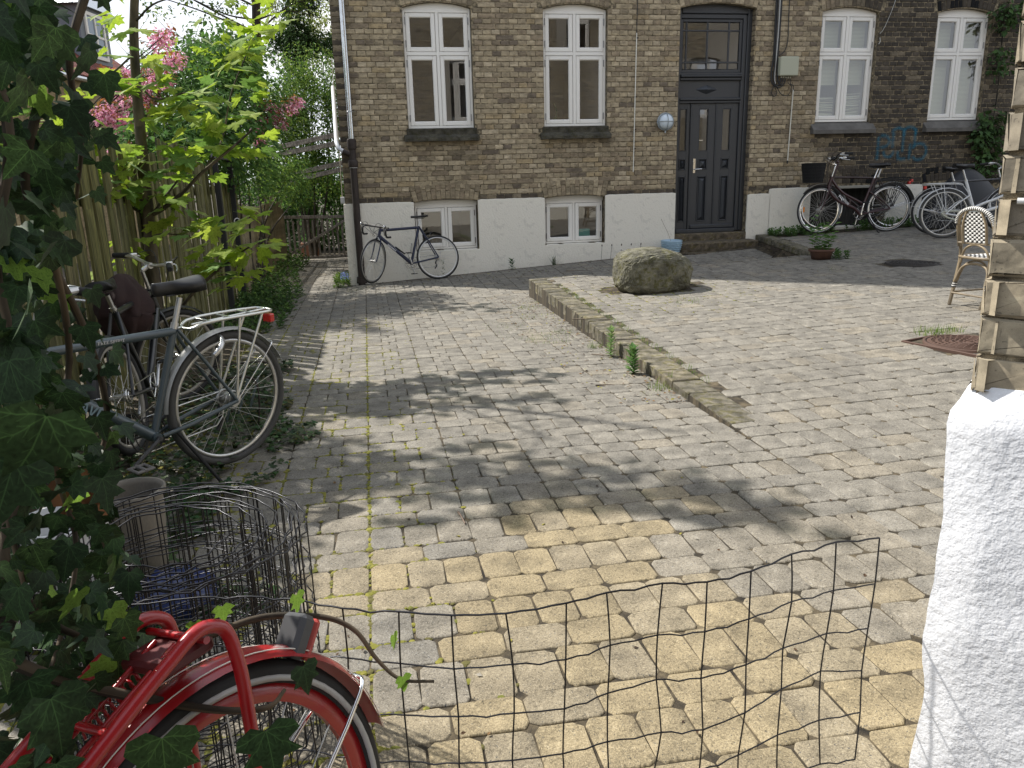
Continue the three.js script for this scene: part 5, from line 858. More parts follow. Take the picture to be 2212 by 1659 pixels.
// ================= RATTAN CHAIR =================
{
  const c = thing('rattan_chair', 'rattan bistro chair with black and white woven back', 'chair', [4.43, ter(4.43, 6.37), 6.36]); c.rotation.y = 0.10;     // faces +x
  const cane = std([0.55, 0.43, 0.27], 0.5, { map: tWood }), wr = std([0.02, 0.02, 0.02], 0.6), wh = std([0.75, 0.74, 0.70], 0.6);
  const W = 0.19, SY = 0.455;
  for (const s of [-1, 1]) {
    mesh('leg', [tube(smooth([V(-0.26, 0, s * W * 0.92), V(-0.205, 0.24, s * W), V(-0.18, SY, s * W), V(-0.20, 0.60, s * W * 1.02), V(-0.25, 0.76, s * W * 1.0)], 5), 0.0165, 10)], cane, c);
    mesh('leg', [tube(smooth([V(0.235, 0, s * W * 1.05), V(0.20, 0.22, s * W * 1.02), V(0.18, SY - 0.02, s * W)], 4), 0.0165, 10)], cane, c);
    for (const [x, z] of [[-0.222, W * 0.98], [0.205, W * 1.03]]) for (let k = 0; k < 5; k++) mesh('leg_binding', [ring(0.0175, 0.0045, 14, 5).rotateX(Math.PI / 2).translate(x + k * 0.003, 0.17 + k * 0.010, s * z)], k % 2 ? wh : wr, c);
    mesh('side_arch', [tube(smooth([V(-0.20, 0.20, s * W), V(-0.12, 0.36, s * W), V(0, 0.40, s * W), V(0.12, 0.36, s * W), V(0.195, 0.20, s * W)], 5), 0.011, 8)], cane, c);
  }
  mesh('back_frame', [tube(smooth([V(-0.205, 0.55, -W * 1.02), V(-0.25, 0.76, -W), V(-0.275, 0.86, -W * 0.72), V(-0.285, 0.90, 0), V(-0.275, 0.86, W * 0.72), V(-0.25, 0.76, W), V(-0.205, 0.55, W * 1.02)], 6), 0.0165, 10), tube(smooth([V(-0.235, 0.58, -0.128), V(-0.265, 0.76, -0.124), V(-0.285, 0.875, -0.08)], 4), 0.012, 8), tube(smooth([V(-0.235, 0.58, 0.128), V(-0.265, 0.76, 0.124), V(-0.285, 0.875, 0.08)], 4), 0.012, 8)], cane, c);
  mesh('back_arch', [tube(smooth([V(-0.235, 0.22, -W * 0.94), V(-0.20, 0.36, -W * 0.7), V(-0.195, 0.40, 0), V(-0.20, 0.36, W * 0.7), V(-0.235, 0.22, W * 0.94)], 6), 0.011, 8), tube(smooth([V(-0.20, 0.40, -W * 0.86), V(-0.215, 0.53, -W * 0.6), V(-0.218, 0.575, 0), V(-0.215, 0.53, W * 0.6), V(-0.20, 0.40, W * 0.86)], 6), 0.011, 8)], cane, c);
  for (const [p, q, r] of [[[-0.245, 0.115, -W * 0.95], [-0.245, 0.115, W * 0.95], 0.009], [[0.22, 0.115, -W], [0.22, 0.115, W], 0.009], [[-0.24, 0.12, -W], [0.22, 0.12, -W], 0.009], [[-0.24, 0.12, W], [0.22, 0.12, W], 0.009], [[-0.222, 0.585, -W * 1.03], [-0.222, 0.585, W * 1.03], 0.010]]) mesh('stretcher', [bar(p, q, r, 8)], cane, c);
  // woven seat and back: each strand of the weave
  const wv = [], bk = [];
  for (let i = 0; i < 15; i++) for (let j = 0; j < 15; j++) { const z = (i - 7) * 0.0245, y = 0.605 + j * 0.0185, lim = y > 0.76 ? W * Math.sqrt(Math.max(0, 1 - Math.pow((y - 0.76) / 0.125, 2))) : W; if (Math.abs(z) > Math.min(lim - 0.012, 0.112)) continue; const bx = -0.228 - (y - 0.59) * 0.19; ((i + j) % 2 ? wv : bk).push(cham(0.007, 0.0175, 0.0235, 0.002).rotateZ(0.19).translate(bx - ((i + j) % 2 ? 0.003 : 0), y, z)); }
  mesh('woven_back_white', wv, wh, c); mesh('woven_back_black', bk, wr, c);
  const s1 = [], s2 = []; for (let i = 0; i < 16; i++) for (let j = 0; j < 15; j++) ((i + j) % 2 ? s1 : s2).push(cham(0.0235, 0.012, 0.0235, 0.002, -0.18 + i * 0.0245, SY + 0.004, (j - 7) * 0.0245));
  mesh('woven_seat_white', s1, wh, c); mesh('woven_seat_black', s2, wr, c);
  const rim = []; for (let i = 0; i <= 60; i++) { const t = i / 60 * Math.PI; rim.push(V(-0.255 - Math.sin(t) * 0.035, 0.76 + Math.sin(t) * 0.145, -Math.cos(t) * (W + 0.012))); }
  const rw = [], rb = []; for (let i = 0; i < 60; i++) (i % 2 ? rw : rb).push(bar(rim[i], rim[i + 1], 0.0185, 7)); mesh('rim_binding_white', rw, wh, c); mesh('rim_binding_black', rb, wr, c);
  mesh('seat_frame', [tube(smooth([V(-0.19, SY, -W), V(0.17, SY, -W), V(0.21, SY, -W * 0.8), V(0.21, SY, W * 0.8), V(0.17, SY, W), V(-0.19, SY, W)], 4, true), 0.014, 8, true)], cane, c);
}
// ================= FENCE, GATE, RAILS =================
const FX = -3.05;
{
  const f = thing('slat_fence', 'tall weathered greenish wooden slat fence along the left side', 'fence', [0, 0, 0]);
  const mats = [[0.26, 0.25, 0.085], [0.30, 0.285, 0.10], [0.21, 0.205, 0.08], [0.27, 0.26, 0.12], [0.31, 0.28, 0.13]].map(c => std(c, 0.9, { map: tWood, bumpMap: tWood, bumpScale: 0.002 }));
  const tops = z => z > 9 ? 1.80 : z > 7.0 ? 1.73 : z > 6.2 ? 1.82 : z > 5.0 ? 1.67 : z > 3.7 ? 1.80 : z > 2.6 ? 1.66 : z > 1.6 ? 1.55 : 1.48;
  const geos = [0, 1, 2, 3].map(() => uvBox(cham(0.022, 1, 0.092, 0.004), 0.3, rnd(), rnd()));
  for (let z = 11.2; z > 0.9; z -= 0.117) { const b = low(FX, z) - 0.05, t = tops(z) + rr(-0.035, 0.035); const m = mesh('slat', pick(geos), pick(mats), f); m.scale.y = t - b; m.position.set(FX + (Math.round(z / 0.117) % 2 ? 0.012 : -0.012) + rr(-0.005, 0.005), (t + b) / 2, z); m.rotation.set(rr(-0.022, 0.022), rr(-0.12, 0.12), rr(-0.006, 0.006)); }
  for (const y of [0.35, 1.35]) mesh('rail', [uvBox(chspan(FX - 0.06, FX - 0.018, y - 0.045, y + 0.045, 0.9, 11.2, 0.004), 0.3)], mats[2], f);
  for (let z = 11; z > 0.8; z -= 1.7) mesh('post', [uvBox(chspan(FX - 0.15, FX - 0.062, -0.25, 1.6, z - 0.045, z + 0.045, 0.005), 0.3)], mats[2], f);
  const p = thing('lath_fence', 'low pale lath fence beside the path to the gate', 'fence', [0, 0, 0]);
  const pm = [[0.56, 0.48, 0.30], [0.50, 0.43, 0.27], [0.62, 0.54, 0.36]].map(c => std(c, 0.9, { map: tWood }));
  const g2 = uvBox(cham(0.014, 1, 0.040, 0.003), 0.3);
  for (let z = 0.85; z > -5.3; z -= 0.058) { const b = low(FX, z) - 0.02, t = 1.08 + 0.05 * Math.sin(z * 1.3) + rr(-0.02, 0.02); const m = mesh('lath', g2, pick(pm), p); m.scale.y = t - b; m.position.set(FX + rr(-0.004, 0.004), (t + b) / 2, z); m.rotation.x = rr(-0.012, 0.012); }
  for (const y of [0.1, 0.8]) mesh('rail', [uvBox(chspan(FX - 0.045, FX - 0.012, y - 0.03, y + 0.03, -5.3, 0.88, 0.004), 0.3)], pm[1], p);
  const g = thing('garden_gate', 'grey wooden picket gate with diagonal brace across the path', 'gate', [0, 0, -5.4]);
  const gm = [[0.55, 0.48, 0.40], [0.49, 0.43, 0.36], [0.60, 0.53, 0.44]].map(c => std(c, 0.9, { map: tWood }));
  const y0 = -0.27, y1 = 0.60, x0 = -3.12, x1 = -1.68;
  for (let i = 0; i < 14; i++) { const x = x0 + 0.03 + i * (x1 - x0 - 0.06) / 13; mesh('pale', [uvBox(chspan(x - 0.021, x + 0.021, y0, y1 - 0.02, -0.012, 0.012, 0.003), 0.3, rnd(), rnd())], pick(gm), g); }
  mesh('top_rail', [uvBox(chspan(x0 - 0.04, x1 + 0.04, y1 - 0.035, y1 + 0.035, 0.013, 0.05, 0.004).rotateZ(-0.02), 0.3)], gm[0], g); mesh('bottom_rail', [uvBox(chspan(x0 - 0.02, x1 + 0.02, y0 + 0.0, y0 + 0.06, 0.013, 0.05, 0.004), 0.3)], gm[1], g);
  const L = Math.hypot(x1 - x0, y1 - y0 - 0.06), an = Math.atan2(y1 - y0 - 0.06, x1 - x0); mesh('brace', [uvBox(cham(L, 0.055, 0.03, 0.004), 0.3).rotateZ(an).translate((x0 + x1) / 2, (y0 + y1) / 2 + 0.02, 0.066)], gm[2], g);
  const gp = tag(mesh('gate_post', [uvBox(chspan(-3.32, -3.16, -0.5, 1.15, -5.5, -5.36, 0.008), 0.4)], std([0.30, 0.27, 0.13], 0.9, { map: tWood })), 'square mossy post at the hinge of the garden gate', 'post');
  for (const [u0, v0, u1, v1, lab] of [[560, 327, 722, 292, 'uppermost'], [622, 337, 722, 311, 'second'], [640, 383, 736, 353, 'third'], [645, 398, 737, 366, 'lowest']]) {
    const z = lab === 'uppermost' || lab === 'second' ? -2.6 : -3.4, a = atZ(u0, v0, z - 0.3), b = atZ(u1, v1, z), r = thing('pergola_rail', lab + ' grey wooden pergola rail sloping across the path to the gable', 'beam', [0, 0, 0]);
    a.x = Math.min(a.x, -3.0); const d = b.clone().sub(a); mesh('beam', [uvBox(cham(d.length() + 0.5, 0.085, 0.045, 0.005), 0.3, rnd(), 0).rotateZ(Math.atan2(d.y, Math.hypot(d.x, d.z))).rotateY(-Math.atan2(d.z, d.x)).translate((a.x + b.x) / 2, (a.y + b.y) / 2, (a.z + b.z) / 2)], gm[1], r);
  }
  const fr = thing('metal_frame', 'black metal post frame standing in front of the slat fence', 'frame', [-2.93, -0.2, 0]);
  for (const z of [1.95, 2.95]) mesh('post', [chspan(-0.03, 0.03, 0, 1.92, z - 0.03, z + 0.03, 0.005)], M.blackMatte, fr);
  mesh('top_bar', [uvBox(cham(0.05, 0.05, 1.15, 0.005), 1).translate(0, 1.93, 2.45)], std([0.12, 0.12, 0.125], 0.5), fr);
  mesh('hook', [ring(0.035, 0.008, 16, 6).rotateY(0.6).translate(0.02, 1.15, 1.99)], M.alu, fr);
}
// ================= WIRE NETTING: roll and loose end =================
{
  const w = thing('wire_netting', 'roll of black wire garden netting with its loose end pulled across the gateway', 'wire netting', [0, 0, 0]);
  const wm = std([0.030, 0.030, 0.034], 0.32, { metalness: 0.55 }), cx = -1.80, cz = 10.76, turns = 9.5, path = [];
  const tot = turns * 2 * Math.PI, ph = Math.PI / 2; let th = tot;
  while (th > 0) { const f = 1 - th / tot, r = mix(0.15, 0.335, Math.pow(f, 0.7)) + (fbm(th * 0.9, 3, 611) - 0.5) * 0.05; path.push({ x: cx + Math.cos(th + ph) * r * 1.0, z: cz + Math.sin(th + ph) * r, t: 0, k: path.length }); th -= 0.12 / r; }
  const X = [-1.66, -1.55, -1.455, -1.365, -1.256, -1.155, -1.043, -0.932, -0.831, -0.718, -0.62, -0.511, -0.394, -0.27, -0.166], Zs = [11.10, 11.125, 11.156, 11.209, 11.252, 11.292, 11.309, 11.309, 11.279, 11.268, 11.274, 11.267, 11.221, 11.195, 11.196];
  X.forEach((x, i) => path.push({ x, z: Zs[i], t: 1, i }));
  const hang = (p, row) => p.t ? (fbm(p.i * 0.55, row * 0.8, 621) - 0.5) * 0.026 + (p.i > 10 ? 0.01 : 0) : (fbm(p.x * 6 + p.k * 0.03, p.z * 6, 625) - 0.5) * 0.05;
  const zoff = (p, row) => p.t ? (row < 5 ? (fbm(p.i * 0.6 + 4, row * 0.5, 631) - 0.5) * 0.10 * (5 - row) / 5 : 0) : 0;
  const ptAt = (p, row) => V(p.x + (p.t ? (fbm(p.i * 3, row, 633) - 0.5) * 0.02 : 0), low(p.x, p.z) + 0.035 + row * 0.118 + hang(p, row), p.z + zoff(p, row));
  for (let row = 0; row <= 5; row++) {
    const pts = []; for (let i = 0; i < path.length; i++) { const a = ptAt(path[i], row); pts.push(a); if (i < path.length - 1) { const b = ptAt(path[i + 1], row), m = a.clone().lerp(b, 0.5), d = b.clone().sub(a); if (!path[i + 1].t) { const k = Math.atan2(m.z - cz, m.x - cx); m.x += Math.cos(k) * 0.008; m.z += Math.sin(k) * 0.008; } m.y -= path[i + 1].t ? rr(0.001, 0.007) : 0.006; const q1 = a.clone().lerp(b, 0.25), q3 = a.clone().lerp(b, 0.75); pts.push(q1, m, q3); } }
    mesh('line_wire', [tube(pts, row === 5 ? 0.0022 : 0.0018, 5)], wm, w);
  }
  path.forEach((p, i) => { if (!p.t || true) { const pts = []; for (let r = 0; r <= 5; r++) pts.push(ptAt(p, r)); mesh('stay_wire', [tube(smooth(pts, 2), 0.0019, 5)], wm, w); } });
}
// ---- tubs and pots behind the netting ----
{
  const y = -0.03;
  const b = thing('grey_bucket', 'weathered grey plastic bucket behind the wire netting', 'bucket', [-2.21, y, 9.70]); b.scale.set(0.68, 0.92, 0.68);
  mesh('bucket_body', [lathe([[0, 0.01], [0.13, 0], [0.165, 0.36], [0.178, 0.362], [0.178, 0.385], [0.162, 0.385], [0.155, 0.36], [0.12, 0.02], [0, 0.02]], 36)], std([0.30, 0.27, 0.225], 0.7, { map: tGrain }), b);
  const t = thing('white_tub', 'white plastic tub half hidden behind ivy and wire netting', 'tub', [-2.40, y, 9.85]); t.scale.set(0.8, 0.9, 0.8);
  mesh('tub_body', [lathe([[0, 0.01], [0.15, 0], [0.18, 0.33], [0.195, 0.335], [0.195, 0.36], [0.175, 0.36], [0.14, 0.02], [0, 0.02]], 36)], std([0.70, 0.71, 0.72], 0.6), t);
  const s = thing('plastic_sack', 'crumpled dark blue plastic sack lying behind the wire netting', 'sack', [-2.02, y + 0.06, 10.02]);
  const g = new THREE.SphereGeometry(1, 30, 18), p = g.attributes.position; for (let i = 0; i < p.count; i++) { const x = p.getX(i), yy = p.getY(i), z = p.getZ(i), n = Math.abs(fbm(x * 4 + 1, z * 4 + yy * 3, 641, 0, 3) - 0.5); p.setXYZ(i, x * (0.13 + n * 0.1), yy * (0.08 + n * 0.08), z * (0.12 + n * 0.1)); } g.computeVertexNormals(); mesh('sack_body', g, std([0.012, 0.025, 0.10], 0.3), s);
  const d = thing('terracotta_dish', 'broken terracotta saucer on the ground inside the netting', 'saucer', [-1.95, y + 0.005, 10.55]); mesh('dish', [lathe([[0, 0.01], [0.09, 0.008], [0.115, 0.045], [0.123, 0.045], [0.10, 0.0], [0, 0.0]], 30)], std([0.36, 0.17, 0.09], 0.85, { map: tGrain }), d);
  const tp = thing('terracotta_planter', 'terracotta planter box seen through the garden gate', 'planter', [-2.62, -0.33, -6.3]); mesh('planter_body', [cham(0.42, 0.36, 0.35, 0.02, 0, 0.18, 0)], std([0.36, 0.17, 0.10], 0.85, { map: tGrain }), tp);
  mesh('soil', [span(-0.17, 0.17, 0.35, 0.365, -0.14, 0.14)], M.soil, tp);
  // wrought-iron bicycle stand with scrolls
  const st = thing('iron_stand', 'thin wrought-iron stand with scroll ends behind the grey bicycle wheel', 'stand', [-2.02, -0.11, 7.35]);
  const scroll = (x, z) => tube(smooth([V(x - 0.32, 0.36, z), V(x - 0.12, 0.37, z), V(x + 0.03, 0.36, z), V(x + 0.06, 0.30, z), V(x + 0.03, 0.03, z), V(x, 0.0, z), V(x - 0.03, 0.03, z), V(x, 0.05, z)], 5), 0.006, 6);
  mesh('scroll_bar', [scroll(0, 0)], M.iron, st); mesh('scroll_bar', [scroll(-0.05, 0.40)], M.iron, st); mesh('cross_bar', [bar([-0.15, 0.17, -0.05], [-0.15, 0.17, 0.45], 0.005, 6)], M.iron, st);
  for (let k = 0; k < 3; k++) mesh('rod', [bar([-0.12 - k * 0.06, 0.02, 0.1 + k * 0.06], [-0.02 - k * 0.06, 0.30, 0.12 + k * 0.06], 0.008, 6)], metal([0.3, 0.36, 0.40], 0.5), st);
}
// ================= LEAVES =================
function leafGeo(out, bend = 0.12, fold = 0.10) {                     // outline of half a leaf, tip up; centre folded
  const L = [[0, 0], ...out, [0, 1]], pts = [...L, ...out.slice().reverse().map(([x, y]) => [-x, y])], c = [0, 0.38], pos = [c[0], c[1], 0], uv = [0.5, c[1]], idx = [];
  const mx = Math.max(...out.map(p => p[0]));
  pts.forEach(([x, y]) => { pos.push(x, y, Math.abs(x) * fold - bend * y * y); uv.push(0.5 + x / (2 * mx), cl(y * 0.9 + 0.1)); });
  const n = pts.length; for (let i = 0; i < n; i++) idx.push(0, 1 + i, 1 + (i + 1) % n);
  const g = new THREE.BufferGeometry(); g.setAttribute('position', new THREE.BufferAttribute(new Float32Array(pos), 3)); g.setAttribute('uv', new THREE.BufferAttribute(new Float32Array(uv), 2)); g.setIndex(idx); g.computeVertexNormals(); return g.toNonIndexed();
}
const ivyOut = [[0.20, -0.14], [0.42, -0.06], [0.58, 0.10], [0.36, 0.28], [0.50, 0.52], [0.22, 0.56], [0.12, 0.78]], mapleOut = [[0.16, -0.10], [0.40, -0.16], [0.34, 0.02], [0.64, 0.08], [0.56, 0.22], [0.78, 0.46], [0.56, 0.48], [0.50, 0.62], [0.22, 0.46], [0.26, 0.72], [0.14, 0.74]];
function veinTex(base, vein, spread) { return canvasTex(128, 128, (x, W, H) => { x.fillStyle = base; x.fillRect(0, 0, W, H); for (let i = 0; i < 900; i++) { const q = h2(i, 3, 701); x.fillStyle = q > 0.5 ? 'rgba(255,255,255,0.06)' : 'rgba(0,0,0,0.08)'; x.fillRect(h2(i, 1, 701) * W, h2(i, 2, 701) * H, 5, 5); } x.strokeStyle = vein; x.lineWidth = 2; for (const a of spread) { x.beginPath(); x.moveTo(64, 116); x.lineTo(64 + Math.sin(a) * 110, 116 - Math.cos(a) * 110); x.stroke(); x.lineWidth = 1; for (let k = 1; k < 6; k++) for (const s of [-0.6, 0.6]) { const px = 64 + Math.sin(a) * 18 * k, py = 116 - Math.cos(a) * 18 * k; x.beginPath(); x.moveTo(px, py); x.lineTo(px + Math.sin(a + s) * 14, py - Math.cos(a + s) * 14); x.stroke(); } x.lineWidth = 1.6; } }); }
const tIvy = veinTex('#8a8f86', '#d2d8c4', [0, 0.75, -0.75, 1.45, -1.45]), tMaple = veinTex('#e6ecdc', '#ffffff', [0, 0.7, -0.7, 1.3, -1.3]);
const ivyVar = [0, 1, 2, 3].map(i => leafGeo(ivyOut.map(([x, y], k) => [x * (0.85 + 0.3 * h2(i, k, 711)), y + 0.06 * (h2(i, k, 712) - 0.5)]), 0.10 + 0.12 * i / 3, 0.05 + 0.08 * i / 3));
const mapVar = [0, 1, 2, 3].map(i => leafGeo(mapleOut.map(([x, y], k) => [x * (0.9 + 0.2 * h2(i, k, 713)), y + 0.05 * (h2(i, k, 714) - 0.5)]), 0.12 + 0.2 * i / 3, 0.04 + 0.12 * i / 3));
const leafO = new THREE.Object3D();
function leafMatrix(p, dir, up, s) {                                  // tip along dir, face towards up
  const d = dir.clone().normalize(), z = up.clone().sub(d.clone().multiplyScalar(up.dot(d))).normalize(), x = d.clone().cross(z).normalize();
  return new THREE.Matrix4().makeBasis(x, d, z).scale(V(s, s, s)).setPosition(p);
}
const rv = (k = 1) => V(rr(-1, 1), rr(-1, 1), rr(-1, 1)).multiplyScalar(k);
const atD = (u, v, d) => camera.position.clone().addScaledVector(ray(u, v), d);
// ---- ivy hanging over the gateway on the left ----
{
  const iv = thing('ivy', 'dark glossy ivy with trailing stems hanging over the red bicycle', 'ivy', [0, 0, 0]);
  const mats = [[0.040, 0.080, 0.032], [0.055, 0.105, 0.040], [0.034, 0.068, 0.030], [0.075, 0.135, 0.045]].map(c => leafMat(c.map(v => v * 1.9), 0.14, 0.9, { map: tIvy, clearcoat: 0.3, clearcoatRoughness: 0.35 })), young = [[0.22, 0.36, 0.06], [0.27, 0.42, 0.07]].map(c => leafMat(c, 0.5, 0.92, { map: tMaple })), dead = leafMat([0.17, 0.085, 0.045], 0.2, 0.95);
  const bark = std([0.20, 0.145, 0.085], 0.9, { map: tBark });
  const vines = [
    [[30, -30, 1.55], [85, 180, 1.45], [55, 400, 1.42], [120, 580, 1.45], [150, 780, 1.5], [115, 980, 1.45], [165, 1180, 1.5], [130, 1380, 1.48], [60, 1570, 1.4]],
    [[190, -30, 1.7], [150, 130, 1.65], [175, 300, 1.65], [165, 430, 1.68]],
    [[105, 560, 1.55], [185, 720, 1.58], [232, 900, 1.62], [200, 1070, 1.58], [250, 1250, 1.62]],
    [[-30, 1405, 1.25], [120, 1465, 1.27], [330, 1512, 1.31], [500, 1535, 1.36], [585, 1525, 1.39], [615, 1490, 1.42]],
    [[280, 1430, 1.55], [420, 1385, 1.56], [560, 1335, 1.60], [650, 1330, 1.62], [720, 1338, 1.62], [770, 1365, 1.62], [815, 1425, 1.62], [865, 1467, 1.62], [938, 1472, 1.62]],
    [[60, 1000, 1.35], [10, 1200, 1.3], [90, 1330, 1.33], [240, 1400, 1.42], [330, 1440, 1.46]],
    [[-40, 60, 1.3], [20, 300, 1.25], [-10, 560, 1.22], [40, 820, 1.2], [10, 1050, 1.2], [60, 1300, 1.25]],
  ].map(a => smooth(a.map(q => atD(...q)), 6));
  vines.forEach((p, i) => mesh('stem', [tube(p, p.map((_, k) => mix(i === 3 ? 0.0095 : 0.008, 0.0028, k / p.length)), 7)], bark, iv));
  const edge = v => { const t = [[-60, 105], [60, 120], [200, 140], [330, 150], [460, 165], [560, 130], [700, 95], [820, 150], [960, 215], [1100, 255], [1250, 300], [1350, 320], [1420, 260], [1520, 190], [1700, 130]]; for (let i = 1; i < t.length; i++) if (v < t[i][0]) return mix(t[i - 1][1], t[i][1], (v - t[i - 1][0]) / (t[i][0] - t[i - 1][0])); return 130; };
  const leaves = []; const face = V(0.55, 0.25, 0.8);
  const put = (p, s, kind, d) => leaves.push({ p, s, kind, d: d ?? V(rr(-0.7, 0.7), rr(-1, -0.1), rr(-0.4, 0.5)), up: face.clone().add(rv(1.0)), dist: p.distanceTo(camera.position) });
  for (const vn_ of vines.slice(0, 3).concat(vines.slice(5))) for (let k = 1; k < vn_.length; k++) if (rnd() < 0.8) put(vn_[k].clone().add(rv(0.035)), rr(0.030, 0.052), rnd() < 0.16 ? 1 : 0);
  for (let i = 0; i < 620; i++) { const v = rr(-60, 1700), e = edge(v), u = e - Math.pow(rnd(), 1.5) * (e + 130) - 15, d = rr(1.15, 1.75); put(atD(u, v, d), rr(0.028, 0.052), rnd() < 0.10 ? 1 : 0); }
  for (const [u, v, s, d] of [[120, 60, 0.10, 1.25], [195, 110, 0.085, 1.45], [225, 160, 0.075, 1.5], [60, 170, 0.09, 1.2], [150, 230, 0.085, 1.4], [100, 900, 0.15, 0.98], [30, 1000, 0.12, 1.0], [20, 780, 0.12, 1.0], [60, 620, 0.10, 1.1], [10, 450, 0.11, 1.05], [140, 520, 0.09, 1.3], [210, 900, 0.07, 1.5], [150, 1180, 0.085, 1.3], [40, 1270, 0.085, 1.2], [100, 1560, 0.085, 1.2], [190, 1330, 0.07, 1.45], [300, 1440, 0.075, 1.45]]) put(atD(u, v, d), s * 0.66, 0, V(rr(-0.5, 0.5), -0.8, 0.2));
  // single leaves on the runners
  for (const [u, v, d, s, k] of [[640, 1315, 1.61, 0.042, 2], [850, 1402, 1.61, 0.034, 2], [870, 1492, 1.61, 0.036, 1], [655, 1470, 1.40, 0.055, 0], [350, 1625, 1.22, 0.095, 0], [575, 1610, 1.26, 0.085, 0], [60, 1500, 1.2, 0.06, 0], [440, 1490, 1.34, 0.02, 1], [480, 1340, 1.57, 0.035, 1], [420, 1375, 1.54, 0.03, 1], [110, 1540, 1.15, 0.085, 0], [250, 1420, 1.42, 0.07, 0]]) { const p = atD(u, v - 30, d); leaves.push({ p, s, kind: k === 2 ? 1 : k, d: V(rr(-0.2, 0.2), -1, 0.1), up: face.clone().add(rv(0.35)), dist: 0.1 }); }
  for (const [u, v] of [[160, 1020], [195, 1065], [150, 1050]]) leaves.push({ p: atD(u, v, 1.5), s: 0.08, kind: 3, d: V(rr(-0.4, 0.6), -1, 0), up: face.clone().add(rv(0.6)), dist: 0.1 });
  leaves.sort((a, b) => b.s / b.dist - a.s / a.dist);
  const rest = [];
  leaves.forEach((l, i) => {
    const mt = leafMatrix(l.p, l.d, l.up, l.s), g = ivyVar[i % 4], m = l.kind === 1 ? pick(young) : l.kind === 3 ? dead : pick(mats);
    if (i < 300) { const o = mesh('leaf', g, m, iv); o.applyMatrix4(mt); } else rest.push(g.clone().applyMatrix4(mt));
  });
  // the body of the plant, out of the picture to the left, on an old post
  for (let i = 0; i < 1500; i++) { const p = V(rr(-2.9, -2.02), rr(-0.1, 3.0), rr(10.9, 12.4)); if (p.x > -2.35 + (12.6 - p.z) * -0.42 + 0.72) continue; rest.push(ivyVar[i % 4].clone().applyMatrix4(leafMatrix(p, V(rr(-0.7, 0.7), rr(-1, 0), rr(-0.5, 0.5)), face.clone().add(rv(0.9)), rr(0.05, 0.085)))); }
  stuff(mesh('inner_leaves', rest, mats[0], iv));
  mesh('old_post', [uvBox(chspan(-2.52, -2.40, -0.1, 2.8, 11.5, 11.62, 0.01), 0.4)], bark, iv);
}
// ---- ivy and dead leaves on the ground along the fence ----
const groundIvyMat = leafMat([0.085, 0.16, 0.06], 0.2, 0.9, { map: tIvy, vertexColors: true, clearcoat: 0.4, clearcoatRoughness: 0.4 });
{
  const gs = [];
  for (let i = 0; i < 5200; i++) {
    const z = rr(5.9, 10.2), f = Math.pow(rnd(), 0.7), xm = -1.85 + (fbm(z * 1.5, 2, 801) - 0.5) * 0.9 - ss(8.4, 10, z) * 0.1, x = mix(-3.0, xm, f); if (fbm(x * 3, z * 3, 803) < 0.36) continue;
    const p = V(x, low(x, z) + rr(0.0, 0.05 + 0.05 * (fbm(x * 2, z * 2, 805))), z), c = rnd() < 0.05 ? [3.2, 1.5, 0.7] : [rr(0.7, 1.6), rr(0.8, 1.5), rr(0.6, 1.2)];
    gs.push(tint(ivyVar[i % 4].clone().applyMatrix4(leafMatrix(p, V(rr(-1, 1), rr(-0.25, 0.25), rr(-1, 1)), V(rr(-0.4, 0.4), 1, rr(-0.4, 0.4)), rr(0.022, 0.048))), c));
  }
  const m = stuff(mesh('ground_ivy', gs, groundIvyMat)); tag(m, 'carpet of small ivy leaves on the ground under the parked bicycles', 'ground cover');
}
